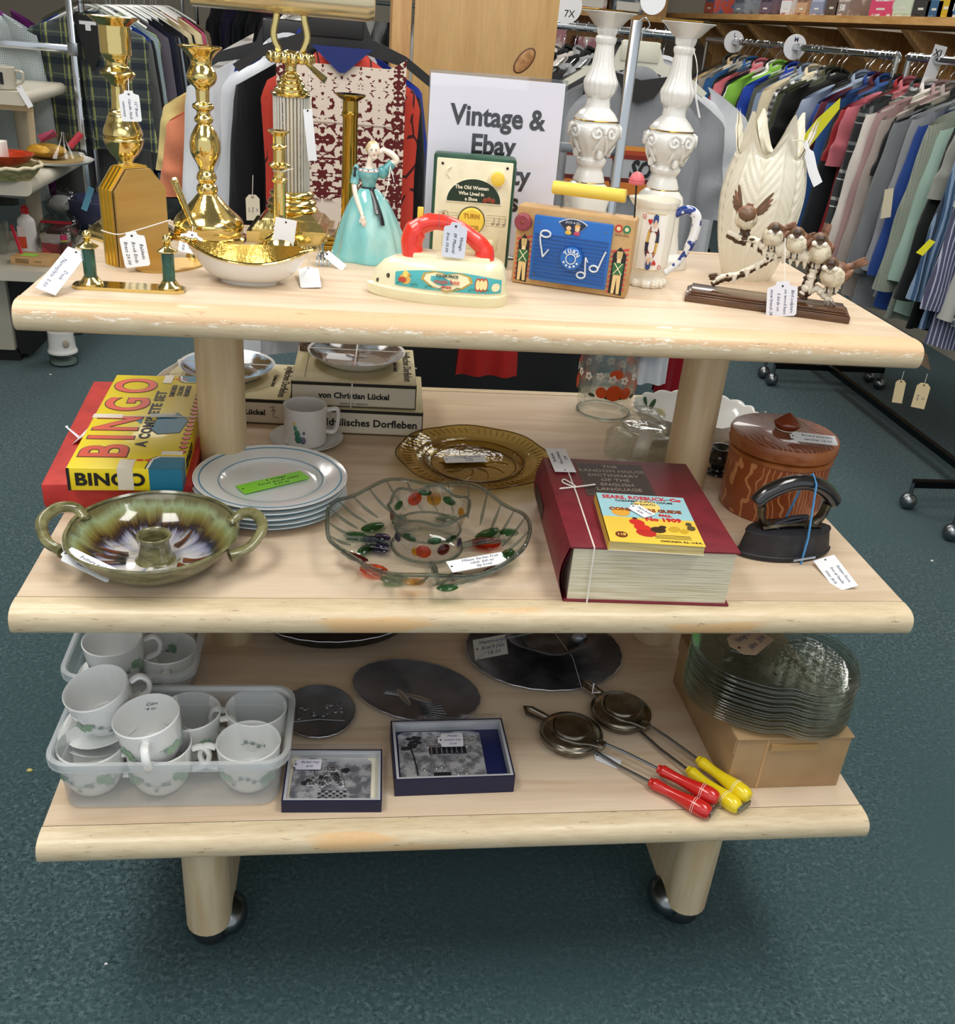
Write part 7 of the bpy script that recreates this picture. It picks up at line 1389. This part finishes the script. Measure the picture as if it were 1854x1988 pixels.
k = K(); k.grid(embroidery(), lambda u, v: ((u-.5)*(.34-.0*v), -.038-.012*sin(v*2.2+1)-.006*sin(u*9+v), -.012-.60*v+(-.055*(1-abs(2*u-1)**1.5) if v < .01 else 0)), 24, 30); k.obj('embroidered_panel', c)
k = K(); NV = M('#17296e', .7); k.grid(NV, lambda u, v: ((u-.5)*.16*(1-v*.9), -.060, .002-.048*v), 8, 4); k.obj('blue_lining', c)
big_hanger(ony(652, 70, yD), .43, 'wide black moulded hanger holding the red and cream dress')
yB = .92; garment('hanging_blouse', ony(560, 110, yB), .05, 'long', cloth('#dcdfe4', c2='#c9cdd6'), 'white sheer long sleeved blouse behind the red dress', 'blouse', None, 1, .92); garment('hanging_blouse', ony(625, 85, 1.02), .0, 'short', cloth('#1b2f8a'), 'royal blue top behind the white blouse', 'blouse', None, 0, .95)
garment('hanging_blouse', ony(590, 60, 1.12), .0, 'long', cloth('#dedad2', ((2, 30, .2, '#4a3a3a', .5, 0),)), 'white printed blouse behind the blue top', 'blouse', None, 1, .95); garment('hanging_blouse', ony(640, 100, .87), .0, 'long', cloth('#141518'), 'black top directly behind the red dress', 'blouse', None, 0, .84)
garment('hanging_blouse', ony(470, 150, 1.28), .1, 'short', cloth('#d9c584'), 'pale yellow top at the left of the centre rack', 'blouse', None, 1, .8); garment('hanging_blouse', ony(480, 190, 1.2), .1, 'short', cloth('#e08a66'), 'peach coloured top behind the white blouse', 'blouse', None, 0, .8)
big_hanger(ony(560, 86, 1.03), .46, 'second black moulded hanger, showing left of the lamp'); 
ct = thing('manila_tag', 'manila tag with brown eyelet hanging from the red dress, by the lamp foot', 'tag', ony(490, 380, .74)); ptag(ct, ony(490, 378, .74), ony(492, 428, .74), .030, ['X5', 'dress', '6.50'], kind='clip', mat=M('#ddd3bb', .7)); k = K(); k.tube(STRING, [ony(490, 384, .738), ony(491, 340, .74)], .0007, 4); k.obj('string', ct, world=True)
for u0, v0, u1, v1, yy, lb in ((343, 336, 351, 366, 1.3, 'manila tag right of the bookends, farther one'), (321, 348, 322, 372, 1.2, 'manila tag tip just right of the bookends')): ct = thing('manila_tag', lb, 'tag', ony(u0, v0, yy)); ptag(ct, ony(u0, v0, yy), ony(u1, v1, yy), .032, [], kind='clip', mat=M('#ddd0b4', .7))
# T shirt
yT = 1.5; Pt = ony(1238, 152, yT); TS = cloth('#9a9ca1', c2='#83868c'); c = garment('hanging_tee', Pt, -.04, 'short', TS, 'light grey tee with an orange striped SOUL print behind the candle holders', 'tee', None, 0, 1.12); c.scale = (1.14, 1, 1.22)
k = K(); k.grid(M('#1d1c1b', .7), lambda u, v: ((u-.5)*.15*(1-.5*v), -.052-.004*v, .012-.05*v-.014*(1-abs(2*u-1))), 10, 3); k.obj('dark_neck_lining', c)
k = K(); y0 = -.064
for i, cl in enumerate(('#d08a3a', '#a8401f', '#7d2318')): k.box(M(cl, .7), -.17, .12, y0, y0+.004, -.148-.010*(i+1), -.148-.010*i)
k.box(M('#c9752a', .7), -.17, .12, y0, y0+.004, -.262, -.232); k.box(M('#5a1a16', .7), -.17, .12, y0, y0+.004, -.232, -.222); k.box(M('#a9abb0', .8), -.17, .12, y0+.001, y0+.004, -.222, -.178); k.text(BLACK, 'SOUL', .056, TR(.055, y0-.001, -.202, pi/2, .0, 0), ext=.0003, bold=.0024, sx=.80, shear=.2); k.obj('soul_print', c)
HCL = M('#d5d3c2', .2, coat=.5); big_hanger(ony(1240, 118, yT+.0), .44, 'clear moulded hanger inside the grey SOUL tee', HCL)
garment('hanging_tee', ony(1200, 118, 1.62), 0, 'short', cloth('#4a4b4e', c2='#3a3b3e'), 'charcoal heather tee behind the grey SOUL tee', 'tee', None, 1, 1.2); garment('hanging_tee', ony(1290, 150, 1.74), 0, 'short', cloth('#dfe1e6'), 'white tee behind the grey SOUL tee', 'tee', None, 0, 1.2)
# rack of size-marked tops behind the tees, and goods at the back wall
c = thing('clothes_rack', 'chrome rail full of clear hangers behind the tees, right of the pine board', 'clothes rack', (.50, 2.7, 0)); k = K(); k.tube(CHROME, [(0, 0, 1.41), (.62, 0, 1.41)], .015, 12); k.obj('rail', c)
for x in (0, .62): K().tube(CHROME, [(x, 0, 0), (x, 0, 1.41)], .014, 10).obj('upright', c)
for i, (cl, ds) in enumerate((('#d9dade', 'white'), ('#1b1b1c', 'black'), ('#d4cbc6', 'blush'), ('#242426', 'soot black'), ('#a6a9ac', 'ash grey'), ('#161617', 'coal black'), ('#e2e2de', 'ivory'), ('#39393c', 'lead grey'), ('#b8babd', 'pearl grey'), ('#1d1f24', 'night blue'), ('#cfcac0', 'oatmeal'), ('#2b2022', 'dark brown'))):
    x = .54+.046*i; garment('hanging_tee', (x, 2.7, 1.295), pi/2-.7, 'short', cloth(cl), ds+' top on the rail right of the pine board', 'tee', 'tops on the rail behind the tees', i, 1.0); hanger((x, 2.7, RZ-.106), pi/2-.7, 'clear hanger carrying the '+ds+' top', 'hangers behind the tees')
c = thing('back_shelf', 'pine shelf on the back wall with bright boxes', 'shelf', (.7, 7.0, 0)); k = K(); k.box(PINE, 0, 1.7, 0, .4, 1.50, 1.54); k.obj('shelf_board', c); k = K(); k.box(PINE2, 0, 1.7, .38, .42, .7, 1.9); k.obj('back_boards', c); k = K(); k.box(PINE, 0, 1.7, 0, .4, 1.05, 1.09); k.obj('lower_board', c)
for i, (x, w, h, z, a, lb) in enumerate(((.75, .20, .26, 1.5402, '#b8a890', 'beige box at the left of the back wall shelf'), (1.0, .22, .30, 1.5402, '#8c3a44', 'wine red box on the back wall shelf'), (1.27, .24, .26, 1.5402, '#3a6f9c', 'blue pictured box on the back wall shelf'), (1.56, .24, .30, 1.5402, '#b05a3a', 'orange pictured box on the back wall shelf'), (1.85, .25, .28, 1.5402, '#5a6a74', 'slate box on the back wall shelf'), (.8, .7, .30, 1.0902, '#b07a80', 'large pink box on the lower back shelf'), (1.6, .6, .26, 1.0902, '#9a5f68', 'dusky pink box on the lower back shelf'))):
    k = K(); k.box(M(a, .5, 0, '#d9cfc4', 9, .5, .62), 0, w, 0, .26, 0, h, .002); simple_ = thing('boxed_goods', lb, 'box', (x, 7.03, z), 0, 'boxes on the back wall shelf'); k.obj('box_body', simple_); k = K(); k.box(M('#e9e4da', .5), w*.12, w*.88, -.002, 0, h*.08, h*.3); k.obj('printed_band', simple_)
# centre chrome stand
c = thing('four_way_rack', 'square chrome centre clothes stand with horizontal arms', 'clothes rack', (.535, 1.25, 0)); k = K(); k.box(CHROME, -.013, .013, -.013, .013, .05, 1.435, .001); k.obj('square_post', c)
k = K(); k.box(STEEL, -.30, 0, -.010, .010, 1.10, 1.125, .001); k.obj('cross_arm', c)
for s, nm in ((1, 0), (-1, 0)): k = K(); k.box(DARKMETAL, -.45, .45, s*.25-.012, s*.25+.012, .06, .085); k.obj('foot_bar', c)
k = K(); k.box(DARKMETAL, -.012, .012, -.25, .25, .06, .085); k.obj('base_bar', c)
for s in (-1, 1): K().tube(STEEL, [(s*.40, -.25, .03), (s*.40, -.25, .0)], .018, 10).obj('glide', c)
k = K(); k.lathe(CARDW, [(.001, -.001), (.035, -.001), (.035, .001), (.001, .001)], 24, TR(0, 0, 0, pi/2)); o = k.obj('size_divider', loc=ony(1268, 0, 1.3)); o['label'] = 'round pale blue size disc at the top beside the left candle holder'; o['category'] = 'size divider'
k = K(); k.lathe(CARDW, [(.001, -.001), (.052, -.001), (.052, .001), (.001, .001)], 24, TR(0, 0, 0, pi/2)); k.text(BLACK, '7X', .030, TR(.012, -.0016, -.022, pi/2), ext=.0002); o = k.obj('size_divider', loc=ony(1100, 12, 2.0)); o['label'] = 'white 7X size disc right of the pine board'; o['category'] = 'size divider'
# pine board pillar
PB = wood('#cfa76b', '#b98d52', (10, 10, 1.0), .45, .15, (.3, .8)); c = thing('pine_pillar', 'wide varnished pine board pillar with a dark knot behind the sign', 'pillar', (.17, 1.55, .0)); k = K(); k.box(PB, -.200, .208, -.02, .0, .50, 1.62, .001); k.obj('front_board', c)
k = K(); k.box(PINE2, -.262, -.208, -.005, .20, .50, 1.62, .001); k.box(PINE2, .185, .200, .0, .20, .50, 1.62); k.obj('side_board', c)
k = K(); kn = ony(1018, 118, 1.53)-Vector((.17, 1.55, 0)); k.lathe(M('#5a341a', .5), [(.001, 0), (1, 0), (.9, .0012), (.001, .0012)], 28, Matrix.Translation(kn+Vector((0, .0, 0))) @ TR(rx=pi/2, rz=0) @ TR(rz=.9) @ Matrix.Diagonal((.042, .022, 1, 1))); k.lathe(M('#b98a56', .5, 0, '#9c6a3a', 60), [(.001, .0012), (1, .0012), (.9, .0018), (.001, .0018)], 28, Matrix.Translation(kn) @ TR(rx=pi/2) @ TR(rz=.9) @ Matrix.Diagonal((.037, .018, 1, 1))); k.obj('knot', c)
c = thing('display_plinth', 'black plinth behind the display stand carrying the pine pillar', 'plinth', (.17, 1.62, 0)); k = K(); k.box(M('#0d0e0f', .6), -.42, .42, -.12, .40, 0, .498); k.obj('cabinet', c)
for u, v, yy, w, h, cl, lb in ((950, 665, 1.1, .15, .26, '#9c1f1c', 'dark red garment hem hanging behind the middle shelf'), (1312, 690, 1.62, .10, .34, '#8c1220', 'crimson garment edge right of the grey tee'), (1265, 680, 1.52, .12, .30, '#c9ccd2', 'pale grey garment hem beside the glass canister')):
    P = ony(u, v, yy); k = K(); f = lambda s_: (lambda a, b: ((a-.5)*w*(1+.2*b), s_+.012*sin(a*14)*b, h*.5-h*b)); k.grid(cloth(cl), f(0), 16, 6); k.grid(cloth(cl), f(.02), 16, 6); o = k.obj('hanging_hem', loc=P+Vector((0, 0, .03))); o['label'] = lb; o['category'] = 'garment'
# ---------- left shelf unit and its goods
LS = M('#c8c2b2', .4, coat=.1); LSD = M('#a8a08e', .45); c = thing('shelf_unit', 'beige tiered shelf unit with rounded shelf edges at the left frame edge', 'shelf unit', (-1.75, 2.5, 0))
def lshelf(x1, y0, y1, z, t):
    k = K(); n = 12; pr = [(-.5, z)]+[(x1+t/2*sin(pi*j/n), z-t/2+t/2*cos(pi*j/n)) for j in range(n+1)]+[(-.5, z-t)]; m = len(pr); k.add(LS, [(a, y0, b) for a, b in pr]+[(a, y1, b) for a, b in pr], [(j, (j+1) % m, m+(j+1) % m, m+j) for j in range(m)]+[tuple(range(m)), tuple(range(2*m-1, m-1, -1))]); return k
lshelf(.36, -.05, .48, 1.035, .045).obj('upper_shelf', c); lshelf(.425, -.36, .42, .778, .050).obj('middle_shelf', c); lshelf(.46, -.24, .42, .435, .040).obj('lower_shelf', c)
k = K(); k.box(LS, -.5, .20, -.02, .40, .05, .39, .004); k.box(BLACK, -.49, .21, 0, .40, 0, .05); k.obj('base_cabinet', c); k = K(); k.box(BLACK, .205, .26, .0, .38, .03, .38); k.obj('dark_side_panel', c)
k = K(); k.tube(LSD, [(.25, .3, .435), (.25, .3, 1.0)], .03, 12); k.obj('post', c)
def at(u, v, y): return ony(u, v, y)
def simple(name, label, cat, P, parts, rz=0, group=None):
    c = thing(name, label, cat, P, rz, group)
    for nm, k in parts: k.obj(nm, c)
    return c
ZM = .778; ZL = .435; ZU = 1.035
P = on(110, 318, ZM); wp = smooth([(.001, .004), (.06, .004), (.12, .012), (.135, .020), (.136, .018), (.12, .008), (.06, 0), (.001, 0)], 2)
simple('platter', 'white fluted oval platter on the beige unit under the bagged item', 'platter', P, [('platter_body', K().lathe(WHITE_CHINA, wp, 48, cap=False))])
P2 = P+Vector((-.01, 0, .006)); k = K(); k.lathe(M('#b59a68', .6), [(.001, .0), (.10, .006), (.112, .018), (.10, .014), (.001, .008)], 32, cap=False); simple('woven_tray', 'flat woven tray on the white platter', 'tray', P2, [('tray_body', k)])
k = K(); k.ball(M('#d9a83a', .5, 0, '#c08c28', 30), (-.02, 0, .028), (.075, .06, .026), 16); k2 = K(); k2.grid(CLEARPL, lambda u, v: (.10*cos(2*pi*u)*(1-.75*v)+.04*v, .07*sin(2*pi*u)*(1-.75*v), .01+.085*v+.01*sin(u*25)*v), 24, 6, cu=True); k3 = K(); k3.tube(M('#c43a4a', .4), [(.07, -.02, .05), (.115, -.01, .10)], .012, 8, flat=.3); k3.tube(M('#a83a5a', .4), [(-.04, -.01, .07), (.02, 0, .095)], .014, 8, flat=.3)
simple('bagged_item', 'yellow item in a clear plastic bag on the woven tray', 'bag', P2+Vector((0, 0, .012)), [('yellow_contents', k), ('clear_bag', k2), ('red_bag_edge', k3)])
P = on(14, 345, ZM); k = K(); GW = M('#8f8f5c', .6, 0, '#b8ac78', 40, .45, .55, vec=(1, 1, 3)); k.lathe(GW, [(.08, 0), (.10, .02), (.118, .045), (.112, .044), (.08, .004), (.001, .003)], 40, mod=lambda a, z, r: r*(1+.02*sin(20*a)), cap=False); k2 = K(); k2.tube(M('#d9cfae', .6), [(.118*cos(2*pi*i/40), .118*sin(2*pi*i/40), .046+.003*sin(i*2)) for i in range(40)], .006, 8, closed=True)
simple('basket', 'green woven basket under the red bowl at the far left', 'basket', P, [('woven_body', k), ('pale_rim', k2)])
k = K(); k.lathe(M('#c4421f', .3, 0, '#a83218', 40, vec=(1, 1, 4)), [(.04, 0), (.075, .014), (.098, .040), (.092, .040), (.07, .018), (.001, .008)], 40, cap=False); simple('red_bowl', 'orange red woven looking bowl in the green basket', 'bowl', P+Vector((0, 0, .042)), [('bowl_body', k)])
k = K(); k.box(M('#e9e4dc', .5), -.04, .04, -.03, .03, 0, .06, .002); k.text(M('#b04a3a', .5), 'O', .02, TR(0, -.0305, .03, pi/2), ext=.0002); simple('small_carton', 'white printed carton standing in the orange red bowl', 'box', P+Vector((-.03, -.01, .062)), [('carton', k)])
P = at(20, 300, 2.66); k = K(TR(rx=-.1)); w_ = M('#d8c6a4', .5)
for a, b, e, f in ((-.16, .16, .17, .19), (-.16, .16, 0, .02), (-.16, -.14, .02, .17), (.14, .16, .02, .17)): k.box(w_, a, b, -.008, .008, e, f, .001)
simple('picture_frame', 'pale wooden frame standing behind the baskets', 'frame', (P.x-.06, 2.66, ZM), [('frame_moulding', k)])
P = at(6, 158, 2.5); k = K(); k.lathe(M('#b8b2a4', .3), [(.001, 0), (.035, 0), (.04, .004), (.04, .075), (.036, .08), (.034, .076), (.034, .008), (.001, .006)], 28, cap=False); k.box(BLACK, -.004, .008, -.0415, -.040, .02, .06); k2 = K(); k2.tube(M('#b8b2a4', .3), bez([(.04, 0, .065), (.065, 0, .06), (.062, 0, .03), (.04, 0, .02)], 4), .005, 8); c = simple('mug', 'taupe mug with a black letter on the top shelf of the beige unit', 'mug', (P.x, 2.52, ZU), [('mug_body', k), ('handle', k2)])
ptag(c, at(36, 168, 2.44), at(60, 208, 2.44), .02, [], kind='rect')
# bottle, glass, bags, cup, box
P = on(58, 487, ZL); k = K(); k.lathe(M('#e6e6e4', .3), smooth([(.001, 0), (.033, 0), (.034, .01), (.034, .10), (.030, .125), (.014, .140), (.013, .148)], 3), 28, mod=lambda a, z, r: (r*cos(a), r*sin(a)*.7, z), cap=False); k.box(M('#d9481f', .4), -.030, .0, -.0245, -.021, .015, .06); k.box(M('#e9d9d4', .4), -.030, .0, -.0245, -.0212, .06, .10); k2 = K(); k2.lathe(M('#b8201f', .35), [(.015, .146), (.015, .168), (.009, .172), (.009, .178), (.001, .179)], 20)
simple('glue_bottle', 'white squeeze bottle with a red cap and orange label on the lower shelf', 'bottle', P, [('bottle_body', k), ('red_cap', k2)])
k = K(); k.lathe(GJ, [(.025, 0), (.032, .02), (.038, .12), (.036, .12), (.030, .02), (.001, .008)], 28, cap=False); simple('drinking_glass', 'tall clear drinking glass at the left frame edge', 'glass', on(4, 492, ZL), [('glass_body', k)])
k = K(); k.box(M('#c8a06c', .6), -.075, .075, -.05, .05, 0, .030, .002); 
for i in range(3): k.box(M('#4a3420', .6), -.055, -.055+.05, -.0508, -.0500, .008+.006*i, .0105+.006*i)
k.text(M('#4a3420', .6), 'PUZZLE', .008, TR(.03, -.0508, .016, pi/2), ext=.0001); k2 = K(); k2.box(M('#a8e04a', .5), -.045, .012, -.03, .01, .0305, .0315)
simple('wooden_puzzle', 'wooden puzzle box with a lime green tag on the lower left shelf', 'box', on(70, 510, ZL), [('box_body', k), ('lime_tag', k2)], -.12)
k = K(); k.lathe(M('#1f7a4f', .4), [(.001, 0), (.042, 0), (.055, .10), (.058, .102), (.052, .10), (.040, .006), (.001, .005)], 32, cap=False); simple('green_cup', 'green plastic cup full of bits right of the plastic bags', 'cup', on(178, 455, ZL)+Vector((0, .12, 0)), [('cup_body', k)])
k = K(); k.box(M('#6fb4d4', .5), -.012, .012, -.001, .001, 0, .10); o = k.obj('blue_card', loc=at(163, 408, 2.75), rot=(0, .4, 0)); o['label'] = 'light blue card sticking out of the green plastic cup'; o['category'] = 'card'
k = K(); k.lathe(M('#353a5a', .5), smooth([(.001, 0), (.10, 0), (.13, .05), (.14, .12), (.12, .13), (.001, .1)], 3), 24, cap=False); simple('blue_tub', 'dark blue rounded tub behind the green plastic cup', 'tub', on(150, 470, ZL)+Vector((.03, .30, 0)), [('tub_body', k)])
def bag(P, s, m, lb, ext=None):
    rs2 = random.Random(int(P.x*1000)); k = K(); a, b, h = s; k.grid(m, lambda u, v: (a*cos(2*pi*u)*(sin(pi*(.12+.8*v))**.6)*(1+.1*sin(u*40+v*7)), b*sin(2*pi*u)*(sin(pi*(.12+.8*v))**.6), h*v+.008*sin(u*31)), 32, 12, cu=True); return simple('plastic_bag', lb, 'bag', P, [('bag_film', k)]+(ext or []), 0, 'bagged small goods on the lower left shelf')
k = K(); k.ball(M('#e6e2e6', .5, 0, '#4a3a4a', 16, .5, .56), (0, 0, .06), (.06, .045, .035), 16); bag(on(118, 450, ZL)+Vector((0, .06, .05)), (.07, .05, .12), CLEARPL, 'clear bag of white and purple pieces hanging under the beige shelf', [('contents', k)])
k = K(); k.ball(M('#7a2a3a', .5, 0, '#3a4a3a', 20, .45, .55), (0, 0, .04), (.07, .045, .035), 16); k.box(M('#b0182a', .4), -.06, .06, -.05, -.045, .085, .095); bag(on(120, 470, ZL), (.085, .05, .11), CLEARPL, 'clear zip bag with a red seal and dark pieces', [('contents', k)])
k = K(); k.box(M('#c94a52', .5), -.05, .05, -.03, .03, .0, .045, .003); k.box(M('#d9c8c4', .5), -.05, .05, -.03, .03, .045, .07, .003); bag(on(112, 492, ZL), (.075, .045, .10), CLEARPL, 'clear bag holding red and pink boxes behind the wooden puzzle', [('contents', k)])
k = K(); k.lathe(CLEARPL, [(.022, 0), (.024, .05), (.012, .062), (.012, .07)], 20); k2 = K(); k2.lathe(M('#b8305a', .4), [(.013, .07), (.013, .085)], 16); k2.ball(M('#e6d84a', .4), (0, 0, .066), (.014, .014, .004), 10); simple('small_bottle', 'small clear bottle with a pink cap beside the puzzle box', 'bottle', on(128, 500, ZL), [('bottle_body', k), ('pink_cap', k2)])
k = K(); k.lathe(M('#d9c89a', .5), [(.001, 0), (.016, 0), (.016, .012), (.001, .013)], 20, TR(0, 0, .02, pi/2)); o = k.obj('wooden_disc', loc=on(86, 480, ZL)+Vector((0, .02, .02))); o['label'] = 'pale round disc next to the white squeeze bottle'; o['category'] = 'disc'
k = K(); k.tube(M('#c8203a', .35), [on(48, 508, ZL+.005), at(22, 438, 2.5)], .006, 8); o = k.obj('red_spatula', None); o['label'] = 'red plastic stick leaning behind the wooden puzzle box'; o['category'] = 'utensil'
# chopper jar on the floor
P = on(125, 706, 0); c = thing('glass_chopper', 'white topped glass food chopper jar standing on the carpet at the left', 'jar', P); GCH = glass('#dfe6e4', .4, '#a0a8a6', .05)
k = K(); k.lathe(GCH, [(.052, 0), (.056, .006), (.056, .055), (.053, .055), (.051, .01), (.001, .008)], 36, cap=False); k.obj('glass_base', c); k = K(); k.lathe(M('#e9e9e6', .3), smooth([(.058, .052), (.058, .060), (.052, .075), (.050, .13), (.046, .14), (.001, .142)], 3), 36, cap=False); k.obj('white_top', c); k = K(); k.tube(DARKMETAL, bez([(.048, 0, .125), (.07, 0, .128), (.085, 0, .13)], 4), .003, 8); k.obj('lever', c); k = K(); k.lathe(M('#dcdcd8', .4), [(.05, .008), (.05, .018), (.001, .02)], 30); k.obj('inner_disc', c)
k = K(); k.ball(M('#b8ac9c', .5), (.028, -.046, .10), (.014, .004, .018), 10, rz=.5); k.obj('worn_decal', c)
